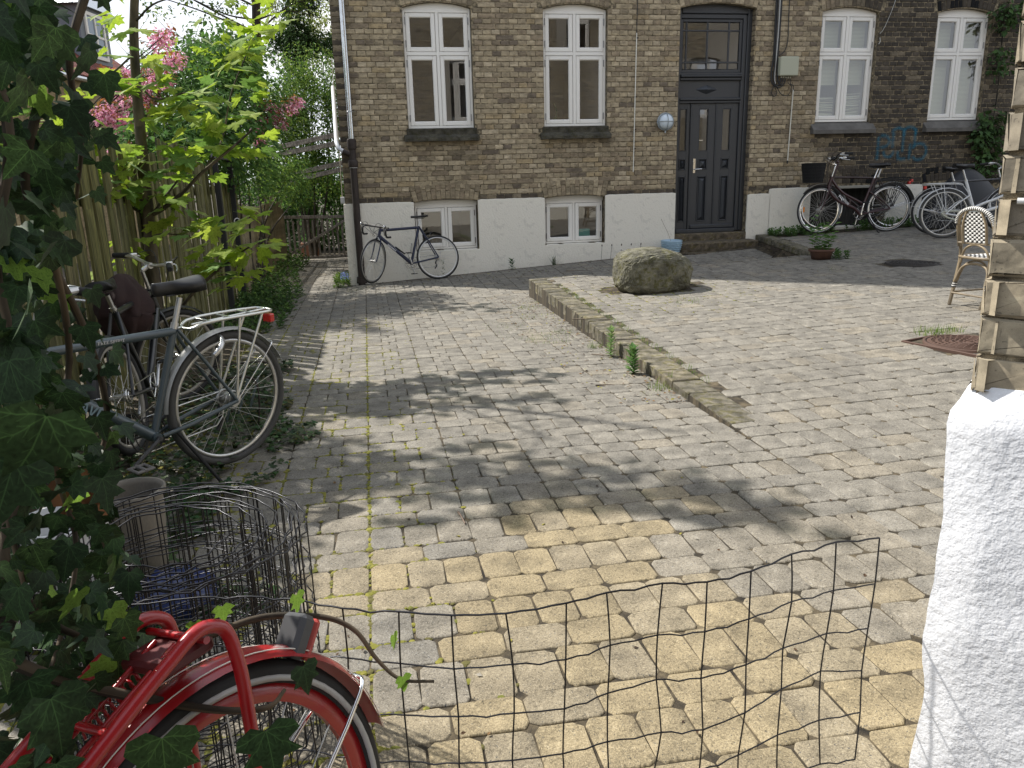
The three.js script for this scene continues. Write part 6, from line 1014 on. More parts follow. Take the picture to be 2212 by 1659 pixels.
// ================= THE YOUNG MAPLE BY THE FENCE =================
{
  const t = thing('young_maple', 'young maple with bright yellow-green leaves in front of the fence', 'tree', [0, 0, 0]);
  const bark = std([0.17, 0.135, 0.085], 0.9, { map: tBark, bumpMap: tBark, bumpScale: 0.004 });
  const base = V(-3.0, -0.12, 6.05), trunk = smooth([base, V(-2.985, 0.6, 6.0), atZ(316, 430, 5.9), atZ(300, 250, 5.85), atZ(289, 60, 5.8), V(-2.75, 3.5, 5.75), V(-2.7, 4.6, 5.8)], 5);
  mesh('trunk', [tube(trunk, trunk.map((_, i) => mix(0.062, 0.018, i / trunk.length)), 12)], bark, t);
  const br = (pts, r0, r1 = 0.005) => { const p = smooth(pts, 5); mesh('branch', [tube(p, p.map((_, i) => mix(r0, r1, i / p.length)), 8)], bark, t); return p; };
  const b = [
    br([atZ(312, 470, 5.9), atZ(345, 455, 5.95), atZ(390, 420, 6.05), atZ(440, 370, 6.1), atZ(500, 320, 6.1), atZ(545, 280, 6.1)], 0.022, 0.007),
    br([atZ(312, 465, 5.9), atZ(250, 420, 6.2), atZ(210, 380, 6.4), atZ(185, 330, 6.5), atZ(160, 260, 6.6)], 0.016),
    br([atZ(335, 455, 5.95), atZ(380, 395, 5.8), atZ(410, 360, 5.7)], 0.012),
    br([atZ(305, 190, 5.85), atZ(340, 215, 6.1), atZ(400, 200, 6.2)], 0.009), br([atZ(295, 110, 5.8), atZ(240, 160, 6.0), atZ(190, 190, 6.1)], 0.009),
    br([atZ(290, 50, 5.8), atZ(330, 10, 5.9), atZ(390, -10, 6.0)], 0.009), br([atZ(440, 370, 6.1), atZ(480, 300, 5.6), atZ(500, 200, 5.4), atZ(540, 100, 5.3)], 0.009),
    br([V(-2.97, 0.25, 6.05), atZ(420, 630, 6.4), atZ(500, 560, 6.6), atZ(560, 520, 6.7)], 0.016), br([atZ(315, 520, 5.9), atZ(350, 505, 6.2), atZ(410, 510, 6.3)], 0.008),
    br([trunk[22], V(-2.6, 3.4, 6.5), V(-2.3, 3.8, 7.3)], 0.014), br([trunk[25], V(-2.8, 3.5, 6.4), V(-3.0, 3.3, 7.1)], 0.012), br([trunk[27], V(-3.0, 3.9, 6.0), V(-3.2, 4.2, 6.2)], 0.012),
  ];
  const cols = [[0.36, 0.48, 0.05], [0.42, 0.54, 0.06], [0.30, 0.44, 0.06], [0.20, 0.34, 0.08], [0.47, 0.56, 0.08]];
  const mats = cols.map((c, i) => leafMat(c, i === 3 ? 0.45 : 0.62, 0.92, { map: tMaple }));
  const cl_ = [[275, 55, 5.9], [268, 130, 5.9], [175, 245, 6.5], [150, 290, 6.5], [205, 285, 6.4], [235, 195, 6.1], [215, 170, 6.1], [310, 190, 6.1], [345, 160, 6.2], [370, 185, 6.2], [410, 210, 6.2], [345, 240, 6.1], [395, 250, 6.1], [445, 215, 5.6], [480, 180, 5.4], [505, 150, 5.4], [520, 110, 5.3], [545, 85, 5.3], [530, 190, 5.5], [480, 270, 5.8], [455, 245, 5.8], [515, 265, 5.9], [540, 300, 6.1], [500, 310, 6.0], [460, 320, 6.0], [425, 300, 6.0], [395, 330, 6.0], [365, 335, 6.0], [340, 355, 6.0], [420, 355, 6.0], [385, 380, 5.9], [140, 350, 6.6], [110, 320, 6.7], [170, 390, 6.5], [200, 330, 6.4], [230, 370, 6.3], [255, 345, 6.2], [215, 410, 6.3], [260, 405, 6.2], [310, 275, 5.9], [285, 330, 6], [330, 420, 6], [370, 440, 6], [390, 470, 6.1], [320, 370, 6], [120, 270, 6.8], [90, 240, 6.8], [130, 220, 6.7], [400, 505, 6.3], [345, 490, 6.2], [430, 480, 6.2],
    [490, 465, 6.6], [520, 480, 6.6], [545, 500, 6.7], [470, 515, 6.6], [440, 560, 6.5], [500, 550, 6.6], [530, 580, 6.6], [465, 590, 6.5], [510, 605, 6.6], [555, 540, 6.7], [280, 535, 6.1], [260, 560, 6.1], [600, 35, 5.2], [560, 60, 5.3]];
  let n = 0; const extra = [];
  const sunUp = V(-0.52, 0.85, -0.42);
  for (const [u, v, z] of cl_) { const c = atZ(u, v, z); for (let k = 0; k < 5; k++) { const p = c.clone().add(V(rr(-0.14, 0.14), rr(-0.09, 0.08), rr(-0.2, 0.2))), d = p.clone().sub(c).setY(-0.03).add(rv(0.05)).setY(rr(-0.09, 0.01)), s = rr(0.10, 0.175), mt = leafMatrix(p, d, V(rr(-0.35, 0.35), 1, rr(-0.35, 0.35)).addScaledVector(sunUp, 0.4), s); if (n < 296) { const o = mesh('leaf', mapVar[n % 4], mats[Math.floor(rnd() * 5)], t); o.applyMatrix4(mt); } else extra.push(mapVar[n % 4].clone().applyMatrix4(mt)); n++; } }
  // the crown above the picture, whose shade falls on the paving
  for (const [x, y, z, r, k] of [[-3.34, 3.1, 6.95, 0.30, 34], [-2.98, 3.25, 6.95, 0.32, 46], [-2.71, 3.4, 7.05, 0.32, 46], [-2.45, 3.6, 7.2, 0.30, 40], [-2.25, 3.8, 7.4, 0.28, 36], [-3.1, 3.25, 7.35, 0.25, 24], [-2.97, 3.0, 5.75, 0.16, 10], [-2.54, 3.3, 5.6, 0.18, 14], [-2.75, 3.15, 5.65, 0.14, 8], [-3.3, 2.9, 1.2, 0.4, 40], [-2.9, 3.2, 1.0, 0.4, 36], [-2.6, 3.4, 1.1, 0.35, 26]]) for (let i = 0; i < k; i++) { const p = V(x, y, z).add(rv(r)); extra.push(mapVar[i % 4].clone().applyMatrix4(leafMatrix(p, V(rr(-1, 1), rr(-0.7, 0), rr(-1, 1)), V(rr(-0.4, 0.4), 1, rr(-0.4, 0.4)), rr(0.10, 0.16)))); }
  stuff(mesh('upper_crown', extra, mats[0], t));
}
// ================= TREES AND SHRUBS BEHIND THE FENCE =================
const diamond = (() => { const g = new THREE.BufferGeometry(); g.setAttribute('position', new THREE.BufferAttribute(new Float32Array([0, 0, 0, 0.30, 0.45, 0.06, 0, 1, -0.08, 0, 0, 0, 0, 1, -0.08, -0.30, 0.45, 0.06]), 3)); g.setAttribute('uv', new THREE.BufferAttribute(new Float32Array(12), 2)); g.computeVertexNormals(); return g; })();
function foliage(clumps, size, cols, { drop = 0.0, hang = 0.35, hollow = 0.5 } = {}) {   // many small leaves through the volume of each clump
  let N = 0; for (const c of clumps) N += c.n; const pos = new Float32Array(N * 18), nor = new Float32Array(N * 18), col = new Float32Array(N * 18); let k = 0;
  const dp = diamond.attributes.position, dn = diamond.attributes.normal, v = V(0, 0, 0);
  for (const c of clumps) for (let i = 0; i < c.n; i++) {
    const q = rv().normalize().multiplyScalar(Math.pow(rnd(), hollow)); const p = V(c.c.x + q.x * c.r[0], c.c.y + q.y * c.r[1], c.c.z + q.z * c.r[2]);
    const w = fbm(p.x * 2.3 + 7, p.y * 2.3 + p.z * 1.7, 901, 0, 3); if (w < 0.38 + drop && rnd() < 0.85) continue;
    const m = leafMatrix(p, V(q.x + rr(-0.9, 0.9), rr(-0.8, 0.5) - hang, q.z + rr(-0.9, 0.9)), V(q.x * 0.6 + rr(-0.6, 0.6), 0.8 + rr(-0.5, 0.5), q.z * 0.6 + rr(-0.6, 0.6)), size * rr(0.6, 1.25)), n3 = new THREE.Matrix3().getNormalMatrix(m), cc = cols[Math.floor(rnd() * cols.length)], j = rr(0.75, 1.2);
    for (let a = 0; a < 6; a++) { v.fromBufferAttribute(dp, a).applyMatrix4(m); pos.set([v.x, v.y, v.z], k * 18 + a * 3); v.fromBufferAttribute(dn, a).applyMatrix3(n3).normalize(); nor.set([v.x, v.y, v.z], k * 18 + a * 3); col.set([cc[0] * j, cc[1] * j, cc[2] * j], k * 18 + a * 3); }
    k++;
  }
  const g = new THREE.BufferGeometry(); g.setAttribute('position', new THREE.BufferAttribute(pos.slice(0, k * 18), 3)); g.setAttribute('normal', new THREE.BufferAttribute(nor.slice(0, k * 18), 3)); g.setAttribute('color', new THREE.BufferAttribute(col.slice(0, k * 18), 3)); g.setAttribute('uv', new THREE.BufferAttribute(new Float32Array(k * 12), 2)); return g;
}
const crownMat = leafMat([1, 1, 1], 0.5, 0.93, { vertexColors: true }), darkCrown = leafMat([1, 1, 1], 0.2, 0.9, { vertexColors: true });
const barkMat = std([0.10, 0.085, 0.06], 0.95, { map: tBark });
const clump = (u, v, z, r, n) => ({ c: atZ(u, v, z), r: Array.isArray(r) ? r : [r, r, r], n });
function plant(name, label, clumps, size, cols, opt = {}) {
  const t = thing(name, label, opt.cat ?? 'tree', [0, 0, 0], opt.group); const b0 = opt.base ?? V(clumps[0].c.x, -0.4, clumps[0].c.z), gs = [];
  for (const c of clumps) gs.push(tube(smooth([b0.clone().add(rv(0.05)), b0.clone().lerp(c.c, 0.45).add(rv(0.2)), c.c.clone(), c.c.clone().add(V(rr(-0.3, 0.3), c.r[1] * 0.7, 0))], 4), [opt.tr ?? 0.06, (opt.tr ?? 0.06) * 0.7, (opt.tr ?? 0.06) * 0.5, (opt.tr ?? 0.06) * 0.4, 0.02, 0.015, 0.012, 0.008, 0.006], 6));
  mesh('trunk', gs, barkMat, t); mesh('crown', foliage(clumps, size, cols, opt), opt.mat ?? crownMat, t); return t;
}
const G = { mid: [[0.09, 0.18, 0.04], [0.12, 0.23, 0.05], [0.07, 0.15, 0.04]], fresh: [[0.22, 0.33, 0.06], [0.18, 0.29, 0.05], [0.28, 0.38, 0.07], [0.13, 0.23, 0.05]], dark: [[0.058, 0.110, 0.036], [0.075, 0.135, 0.042], [0.052, 0.095, 0.034]], pink: [[0.76, 0.34, 0.48], [0.82, 0.44, 0.56], [0.70, 0.26, 0.42], [0.86, 0.54, 0.62]], bronze: [[0.35, 0.14, 0.04], [0.30, 0.17, 0.05]] };
plant('elder_shrub', 'broad mid-green shrub rising behind the tall slat fence', [clump(450, 300, 1.5, [0.95, 0.9, 0.9], 5200), clump(400, 220, 1.2, [0.7, 0.8, 0.8], 3600), clump(500, 200, 0.5, [0.8, 0.9, 0.8], 3800), clump(470, 150, 0, [0.7, 0.7, 0.7], 2400), clump(380, 300, 2.5, [0.6, 0.5, 0.6], 2200), clump(340, 330, 3.0, [0.5, 0.4, 0.5], 1500)], 0.085, G.mid, { drop: 0.03, cat: 'shrub' });
plant('overhanging_shrub', 'green shrub beyond the fence behind the hanging ivy', [{ c: V(-3.75, 2.9, 7.0), r: [0.35, 0.45, 0.45], n: 520 }, { c: V(-3.72, 2.6, 7.7), r: [0.35, 0.45, 0.5], n: 620 }, { c: V(-3.85, 3.1, 6.5), r: [0.35, 0.45, 0.4], n: 420 }, { c: V(-3.6, 2.4, 8.4), r: [0.3, 0.4, 0.5], n: 600 }], 0.10, G.mid, { cat: 'shrub', base: V(-3.8, -0.3, 8.0) });
plant('hornbeam', 'fresh green small-leaved tree filling the space beside the house gable', [clump(650, 250, -6, [1.0, 1.1, 1.0], 9000), clump(690, 330, -6, [0.9, 1.1, 0.9], 8000), clump(610, 320, -5.5, [0.9, 1.0, 0.9], 7000), clump(660, 170, -6.5, [0.9, 0.8, 0.9], 5600), clump(705, 220, -6, [0.7, 1.0, 0.8], 5200), clump(590, 230, -6, [0.7, 0.8, 0.8], 4000)], 0.060, G.fresh.concat(G.mid), { drop: 0.02 });
plant('ivy_clad_tree', 'dark ivy-clad tree trunk behind the fresh green tree', [clump(640, 40, -8, [0.5, 1.0, 0.5], 3800), clump(650, -40, -8, [0.6, 1.0, 0.6], 3000), clump(690, 100, -8, [0.8, 0.4, 0.6], 2400), clump(640, 130, -8, [0.45, 0.8, 0.5], 2600), clump(600, 90, -8.2, [0.3, 0.6, 0.4], 1200)], 0.085, G.dark, { mat: darkCrown, tr: 0.16, base: V(atZ(640, 300, -8).x, -0.4, -8) });
plant('yellow_green_tree', 'pale yellow-green treetop against the sky beside the gable', [clump(690, 30, -11, [1.1, 0.7, 1], 3600), clump(700, 90, -11, [0.8, 0.7, 0.8], 2600), clump(600, 10, -11, [0.8, 0.5, 0.8], 1200)], 0.075, [[0.25, 0.30, 0.07], [0.20, 0.26, 0.06], [0.30, 0.33, 0.09]], { drop: 0.08 });
plant('gate_shrub', 'dense dark shrubbery behind the garden gate', [clump(640, 480, -9, [1.0, 0.9, 0.6], 5200), clump(710, 440, -9, [1.0, 0.9, 0.6], 5200), clump(620, 400, -9, [1.0, 0.8, 0.6], 4200), clump(700, 530, -8.6, [1.2, 0.6, 0.6], 3200), clump(560, 440, -9, [1, 1, 0.6], 3200), clump(690, 380, -8.2, [0.8, 0.7, 0.5], 3600)], 0.085, G.mid, { cat: 'shrub' });
plant('ivy_stump', 'ivy-covered trunk standing just behind the garden gate', [clump(665, 420, -7.2, [0.28, 0.6, 0.3], 2000), clump(668, 490, -7.2, [0.25, 0.6, 0.3], 1800)], 0.07, G.mid, { cat: 'tree', tr: 0.12 });
plant('path_shrub', 'bushy green shrub overhanging the pale lath fence', [clump(530, 380, 0.2, [0.5, 0.42, 0.5], 2600), clump(580, 400, -0.8, [0.5, 0.40, 0.5], 2400), clump(550, 330, -0.6, [0.5, 0.4, 0.5], 1800), clump(620, 370, -2.0, [0.5, 0.35, 0.5], 1800), clump(500, 340, 1.2, [0.35, 0.4, 0.4], 1200), clump(640, 420, -3.2, [0.4, 0.35, 0.4], 1200)], 0.06, G.mid.concat(G.fresh.slice(0, 2)), { cat: 'shrub', drop: 0.03 });
{ // cherry in blossom
  const gr = 'pink cherry'; const cs = [[230, 165], [250, 205], [295, 180], [320, 165], [345, 95], [352, 78], [285, 232], [238, 240], [322, 232], [268, 282], [300, 300], [362, 140], [378, 128], [222, 250], [255, 262], [330, 205], [345, 175], [290, 260], [275, 165], [310, 215], [262, 320], [285, 350]];
  const c2 = [[555, 280], [580, 252], [602, 268], [640, 222], [625, 236], [562, 302], [590, 235], [570, 270], [545, 262], [600, 250]];
  const mk = (name, label, list, z, base, k) => {
    const t = thing(name, label, 'tree', [0, 0, 0]); const cl2 = list.map(([u, v]) => ({ c: atZ(u, v, z + rr(-0.4, 0.4)), r: [0.15 * k, 0.11 * k, 0.14 * k], n: 150 })), gs = [];
    const hub = base.clone().setY(1.5); gs.push(tube(smooth([base, hub.clone().add(V(0.1, -0.6, 0)), hub], 5), [0.08, 0.075, 0.06, 0.05], 8)); for (const c of cl2) gs.push(tube(smooth([hub, hub.clone().lerp(c.c, 0.5).add(V(0, 0.25, 0)), c.c], 5), [0.03, 0.022, 0.018, 0.014, 0.010, 0.008, 0.006], 6));
    mesh('trunk', gs, barkMat, t); mesh('blossom', foliage(cl2, 0.045, G.pink, { drop: -0.4, hollow: 0.4 }), leafMat([1, 1, 1], 0.45, 0.95, { vertexColors: true }), t);
    mesh('bronze_leaves', foliage(cl2.map(c => ({ c: c.c.clone().add(V(rr(-0.12, 0.12), 0.07, 0)), r: [0.18 * k, 0.10 * k, 0.16 * k], n: 24 })), 0.07, G.bronze, { drop: -0.4 }), crownMat, t);
  };
  mk('cherry_tree', 'pink blossoming cherry behind the fence below the red roof', cs, 2.2, V(-4.9, -0.3, 2.0), 1); mk('cherry_tree', 'small pink cherry branch blossoming near the pergola rails', c2, 0.4, V(-3.9, -0.3, 0.2), 0.85);
}
{ // sparse tree with thin branches against the sky
  const t = thing('sparse_tree', 'tall sparse tree with thin bare branches and young leaves', 'tree', [0, 0, 0]);
  const z = -4.5, base = atZ(560, 420, z); base.y = -0.4; const gs = [], cl3 = [];
  const main = smooth([base, atZ(558, 250, z), atZ(555, 100, z), atZ(552, -40, z), atZ(550, -150, z)], 5); gs.push(tube(main, main.map((_, i) => mix(0.13, 0.05, i / main.length)), 8));
  for (let i = 0; i < 34; i++) { const k = Math.floor(rr(7, main.length - 1)), p = main[k], s = rnd() < 0.66 ? -1 : 1, L = rr(0.8, 2.6), e = p.clone().add(V(s * L, rr(0.1, 1.0) * L * 0.6, rr(-1, 1))), m = p.clone().lerp(e, 0.5).add(V(0, rr(-0.1, 0.2), 0)), q = smooth([p, m, e], 6); gs.push(tube(q, q.map((_, j) => mix(0.022, 0.004, j / q.length)), 5)); for (let j = 3; j < q.length; j++) { if (rnd() < 0.8) { const w = q[j].clone().add(V(rr(-0.5, 0.5), rr(-0.1, 0.5), rr(-0.4, 0.4))); gs.push(tube([q[j], w], [0.006, 0.002], 4)); cl3.push({ c: w, r: [0.2, 0.16, 0.2], n: 26 }); } } }
  mesh('trunk', gs, barkMat, t); mesh('crown', foliage(cl3, 0.085, [[0.20, 0.27, 0.06], [0.13, 0.20, 0.04], [0.09, 0.15, 0.035]], { drop: -0.1 }), crownMat, t);
}
// ================= THE HOUSE FAR BEHIND =================
{
  const A = atZ(170, 168, -9), B = atZ(330, 205, -13), h = thing('red_roofed_house', 'yellow brick house with red tiled roof and grey dormer beyond the gardens', 'house', [A.x, 0, A.z]);
  const d = B.clone().sub(A); h.rotation.y = -Math.atan2(d.z, d.x); const L = Math.hypot(d.x, d.z), E = (A.y + B.y) / 2, D = 4.2, RH = 3.1;
  mesh('wall', [uvBox(span(-3, L, -0.4, E, -2 * D, 0), 0.9)], std([0.42, 0.34, 0.20], 0.9, { map: tBrick }), h);
  const tri = new THREE.Shape(); tri.moveTo(0, 0); tri.lineTo(-2 * D, 0); tri.lineTo(-D, RH); tri.closePath(); mesh('gable', [uvBox(new THREE.ExtrudeGeometry(tri, { depth: 0.3, bevelEnabled: false }).rotateY(-Math.PI / 2).translate(L, E, 0), 0.9)], std([0.40, 0.36, 0.28], 0.9, { map: tBrick }), h);
  const sl = Math.atan2(RH, D), tiles = [[0.20, 0.045, 0.028], [0.16, 0.038, 0.026], [0.24, 0.06, 0.036]].map(c => std(c, 0.85, { map: tGrain }));
  mesh('roof_slab', [span(-3, L + 0.1, E, E + 0.06, 0, 0.02)], tiles[1], h);
  const row = (i, m) => { const g = []; for (let k = 0; k < 24; k++) { const y = (k + 0.5) / 24; g.push(cham(0.21, 0.24, 0.05, 0.012).rotateX(-(Math.PI / 2 - sl)).translate(-3 + i * 0.22, E + y * (RH + 0.1) + 0.04, -y * D + 0.14)); } mesh('tile_row', g, m, h); };
  for (let i = 0; i < (L + 3.2) / 0.22; i++) row(i, tiles[i % 3]);
  const dx = L * 0.60; mesh('dormer', [span(dx - 0.75, dx + 0.75, E + 0.5, E + 2.0, -2.4, -0.62)], std([0.16, 0.18, 0.20], 0.6), h);
  const dr = new THREE.Shape(); dr.moveTo(-0.95, 0); dr.lineTo(0.95, 0); dr.quadraticCurveTo(0.5, 0.45, 0, 0.5); dr.quadraticCurveTo(-0.5, 0.45, -0.95, 0); mesh('dormer_roof', [new THREE.ExtrudeGeometry(dr, { depth: 2.2, bevelEnabled: false }).translate(dx, E + 2.0, -2.7)], M.zinc, h);
  mesh('dormer_window', [...frameBars(dx - 0.5, dx + 0.5, E + 0.75, E + 1.9, 0.09, -0.62, -0.57), span(dx - 0.035, dx + 0.035, E + 0.84, E + 1.81, -0.618, -0.575), span(dx - 0.41, dx - 0.035, E + 1.3, E + 1.36, -0.617, -0.58), span(dx + 0.035, dx + 0.41, E + 1.3, E + 1.36, -0.617, -0.58)], M.winWhite, h);
  mesh('dormer_pane', [new THREE.PlaneGeometry(0.82, 0.97).translate(dx, E + 1.325, -0.60)], std([0.18, 0.24, 0.30], 0.1), h);
  mesh('gutter', [bar([-3, E - 0.02, 0.1], [L, E - 0.02, 0.1], 0.07, 8)], M.zinc, h);
}
// ================= WEEDS, MOSS, LITTER =================
const bladeG = (() => { const g = new THREE.BufferGeometry(); g.setAttribute('position', new THREE.BufferAttribute(new Float32Array([-0.05, 0, 0, 0.05, 0, 0, 0.03, 0.6, 0.06, -0.05, 0, 0, 0.03, 0.6, 0.06, -0.03, 0.6, 0.06, -0.03, 0.6, 0.06, 0.03, 0.6, 0.06, 0, 1, 0.2]), 3)); g.setAttribute('uv', new THREE.BufferAttribute(new Float32Array(18), 2)); g.computeVertexNormals(); return g; })();
const grassMat = leafMat([1, 1, 1], 0.4, 0.92, { vertexColors: true });
function tuft(x, z, r, n, h, cols = [[0.16, 0.24, 0.05], [0.11, 0.19, 0.04], [0.22, 0.27, 0.07]]) { const gs = []; for (let i = 0; i < n; i++) { const a = rnd() * 6.283, q = r * Math.sqrt(rnd()), X = x + Math.cos(a) * q, Z = z + Math.sin(a) * q; gs.push(tint(bladeG.clone().scale(h * rr(0.5, 1) * 0.8, h * rr(0.5, 1.1), h).rotateX(rr(-0.2, 0.7)).rotateY(rnd() * 6.283).translate(X, ground(X, Z) - 0.006, Z), pick(cols))); } return gs; }
function rosette(x, z, n, s, h, cols) { const gs = []; for (let i = 0; i < n; i++) { const a = i * 2.4, k = i / n; gs.push(tint(diamond.clone().applyMatrix4(leafMatrix(V(x + rr(-0.01, 0.01), ground(x, z) + h * k, z + rr(-0.01, 0.01)), V(Math.cos(a), mix(0.25, 1.0, k), Math.sin(a)), V(-Math.cos(a) * 0.4, 1, -Math.sin(a) * 0.4), s * rr(0.7, 1.1))), pick(cols))); } return gs; }
{
  // grass in the joint behind the coping, and tufts scattered in the paving
  const gs = []; for (let z = 3.3; z < 8.2; z += 0.05) if (fbm(z * 2, 1, 1001) > 0.40) gs.push(...tuft(1.04 + rr(-0.02, 0.02), z, 0.03, 7, 0.05));
  for (const [x, z, r, n, h] of [[0.62, 5.2, 0.12, 60, 0.05], [0.5, 4.2, 0.2, 90, 0.045], [0.1, 4.6, 0.25, 90, 0.04], [0.4, 5.5, 0.25, 150, 0.045], [0.2, 5.2, 0.3, 110, 0.04], [0.6, 3.6, 0.15, 70, 0.05], [0.7, 6.0, 0.08, 60, 0.07], [0.74, 7.55, 0.10, 60, 0.08], [0.66, 7.7, 0.14, 40, 0.04], [0.75, 3.2, 0.1, 24, 0.05], [2.05, 4.95, 0.14, 40, 0.06], [2.5, 4.5, 0.1, 24, 0.04], [2.45, 3.9, 0.12, 24, 0.05], [3.25, 7.08, 0.12, 90, 0.09], [3.45, 7.10, 0.10, 60, 0.08], [-0.3, 1.9, 0.3, 30, 0.04], [-0.9, 1.6, 0.25, 40, 0.04], [-1.45, 0.8, 0.2, 40, 0.05], [0.2, 2.3, 0.3, 24, 0.03], [-0.6, 3.4, 0.2, 16, 0.03], [1.5, 5.6, 0.2, 20, 0.04], [4.4, 3.9, 0.2, 30, 0.04], [5.0, 3.5, 0.15, 20, 0.04], [0.78, 6.4, 0.05, 20, 0.06]]) gs.push(...tuft(x, z, r, n, h));
  tag(stuff(mesh('joint_grass', gs, grassMat)), 'short grass growing in the paving joints along the terrace edge', 'grass');
  const ws = []; const g2 = [[0.10, 0.18, 0.045], [0.13, 0.22, 0.05], [0.07, 0.14, 0.04]];
  // weedy margin along the lath fence and the right-hand wall
  for (let i = 0; i < 130; i++) { const z = rr(-4.9, 2.9), x = -2.98 + Math.pow(rnd(), 1.6) * mix(0.45, 0.75, ss(-2, 2, z)); ws.push(...rosette(x, z, 12, rr(0.05, 0.10), rr(0.08, 0.30), g2)); }
  for (let i = 0; i < 260; i++) { const x = -2.95 + Math.pow(rnd(), 1.4) * 0.7, z = rr(0.8, 4.2); ws.push(...rosette(x, z, 10, rr(0.05, 0.09), rr(0.05, 0.28) * (1 - 0.6 * ss(2.5, 4.2, z)), g2.concat(G.dark))); }
  for (let i = 0; i < 60; i++) { const x = rr(-1.85, -1.6), z = rr(-1.2, 0.35); ws.push(...rosette(x, z, 10, rr(0.04, 0.08), rr(0.04, 0.14), [[0.18, 0.27, 0.05], [0.13, 0.22, 0.05]])); }
  tag(stuff(mesh('weed_margin', ws, grassMat)), 'leafy green weeds along the foot of the lath fence and house corner', 'weeds');
  const wr = []; for (let i = 0; i < 300; i++) { const x = rr(5.5, 8.9), z = rr(0.06, 0.55); if (fbm(x * 2, z * 2, 1011) < 0.4) continue; wr.push(...rosette(x, z, 11, rr(0.045, 0.075), rr(0.05, 0.14), [[0.08, 0.16, 0.045], [0.11, 0.20, 0.05]])); }
  tag(stuff(mesh('wall_weeds', wr, grassMat)), 'low dark green weeds at the foot of the sooty wall', 'weeds');
  const blue = []; for (let i = 0; i < 60; i++) { const x = rr(-1.74, -1.62), z = rr(-0.35, 0.05), y = low(x, z) + rr(0.08, 0.20); blue.push(tint(diamond.clone().applyMatrix4(leafMatrix(V(x, y, z), rv(), V(0, 1, 0.3).add(rv(0.5)), 0.045)), [0.32, 0.40, 0.75])); } tag(stuff(mesh('blue_flowers', blue, grassMat)), 'pale blue flowers at the foot of the white house corner', 'flowers');
  const weed = (name, label, x, z, n, s, h, cols, grp) => tag(mesh(name, rosette(x, z, n, s, h, cols), grassMat), label, 'weed', grp);
  weed('weed_plant', 'bushy green weed growing at the foot of the terrace edge', 0.70, 7.05, 60, 0.075, 0.20, [[0.10, 0.20, 0.06], [0.14, 0.25, 0.07]]);
  weed('weed_plant', 'taller pale weed at the terrace edge beyond the bushy one', 0.72, 6.42, 46, 0.065, 0.24, [[0.16, 0.26, 0.09], [0.20, 0.28, 0.10]]);
  weed('weed_plant', 'small round-leaved weed against the white plinth', 1.02, 0.16, 22, 0.075, 0.16, [[0.05, 0.11, 0.04]]);
  weed('weed_plant', 'thin weed standing behind the racing bicycle rear wheel', -0.10, 0.16, 14, 0.05, 0.28, [[0.09, 0.15, 0.05]]);
  tag(mesh('plantain', tuft(1.75, 0.13, 0.04, 26, 0.20, [[0.09, 0.12, 0.06]]), grassMat), 'spiky plantain weed at the plinth under the crate window', 'weed');
  for (let k = 0; k < 5; k++) tag(mesh('seed_stalk', [tube([V(2.55 + k * 0.16, ground(2.6, 0.15), 0.14), V(2.56 + k * 0.17, ground(2.6, 0.15) + rr(0.16, 0.24), 0.15)], 0.003, 4), new THREE.SphereGeometry(0.010, 6, 5).scale(1, 2, 1).translate(2.56 + k * 0.17, ground(2.6, 0.15) + 0.24, 0.15)], std([0.07, 0.06, 0.04], 0.9)), 'thin dark plantain seed stalk against the white plinth behind the boulder', 'weed', 'plantain stalks behind the boulder');
  const pt = thing('potted_plant', 'leafy green plant in a low terracotta pot on the terrace', 'plant pot', [4.80, ter(4.8, 2.95), 2.98]);
  mesh('pot', [lathe([[0, 0], [0.12, 0], [0.15, 0.10], [0.17, 0.105], [0.17, 0.135], [0.15, 0.135], [0.14, 0.11], [0, 0.10]], 30)], std([0.15, 0.075, 0.05], 0.85, { map: tGrain }), pt);
  const fl = []; for (let s = 0; s < 16; s++) { const a = s * 2.4, R = 0.05 + 0.05 * rnd(), H = rr(0.16, 0.50); for (let i = 0; i < 9; i++) fl.push(tint(diamond.clone().applyMatrix4(leafMatrix(V(Math.cos(a) * (R + H * 0.3 * i / 9), 0.11 + H * i / 9, Math.sin(a) * (R + H * 0.3 * i / 9)), V(Math.cos(a + i * 2.4), 0.3, Math.sin(a + i * 2.4)), V(0, 1, 0).add(rv(0.3)), rr(0.07, 0.12))), pick([[0.09, 0.18, 0.045], [0.12, 0.22, 0.05]]))); } mesh('foliage', fl, grassMat, pt);
  stuff(tag(mesh('weed_plant', [].concat(...Array.from({ length: 14 }, () => rosette(5.05 + rr(-0.22, 0.22), 3.0 + rr(-0.18, 0.18), 12, 0.06, 0.10, [[0.07, 0.14, 0.04], [0.10, 0.19, 0.045]]))), grassMat), 'spreading weeds beside the low terracotta pot', 'weed'));
  // leaves of a climber peeping round the sunlit corner
  const cb = thing('climber', 'dark leafy climber on the far right of the sooty wall', 'climber', [0, 0, 0]); mesh('stem', [tube(smooth([V(9.9, 0.4, 0.05), V(9.75, 1.6, 0.06), V(9.8, 2.6, 0.05), V(9.7, 4.2, 0.05)], 5), 0.012, 6)], barkMat, cb); mesh('foliage', foliage([[9.75, 3.85, 0.35, 150], [9.75, 3.1, 0.3, 90], [9.7, 2.0, 0.4, 220], [9.75, 1.5, 0.4, 200], [9.6, 1.9, 0.3, 120]].map(([x, y, r, n]) => ({ c: V(x, y, 0.12), r: [r, r, 0.1], n })), 0.12, G.dark, { drop: -0.3 }), darkCrown, cb);
  // moss cushions in the joints, thickest along the fence and at the boulder
  const ms = []; const mc = [[0.155, 0.15, 0.020], [0.12, 0.125, 0.02], [0.20, 0.185, 0.03], [0.10, 0.09, 0.025]];
  const lump = new THREE.IcosahedronGeometry(1, 0);
  const P = 0.352, zr = 10.517, xm = -1.347; let cnt = 0;
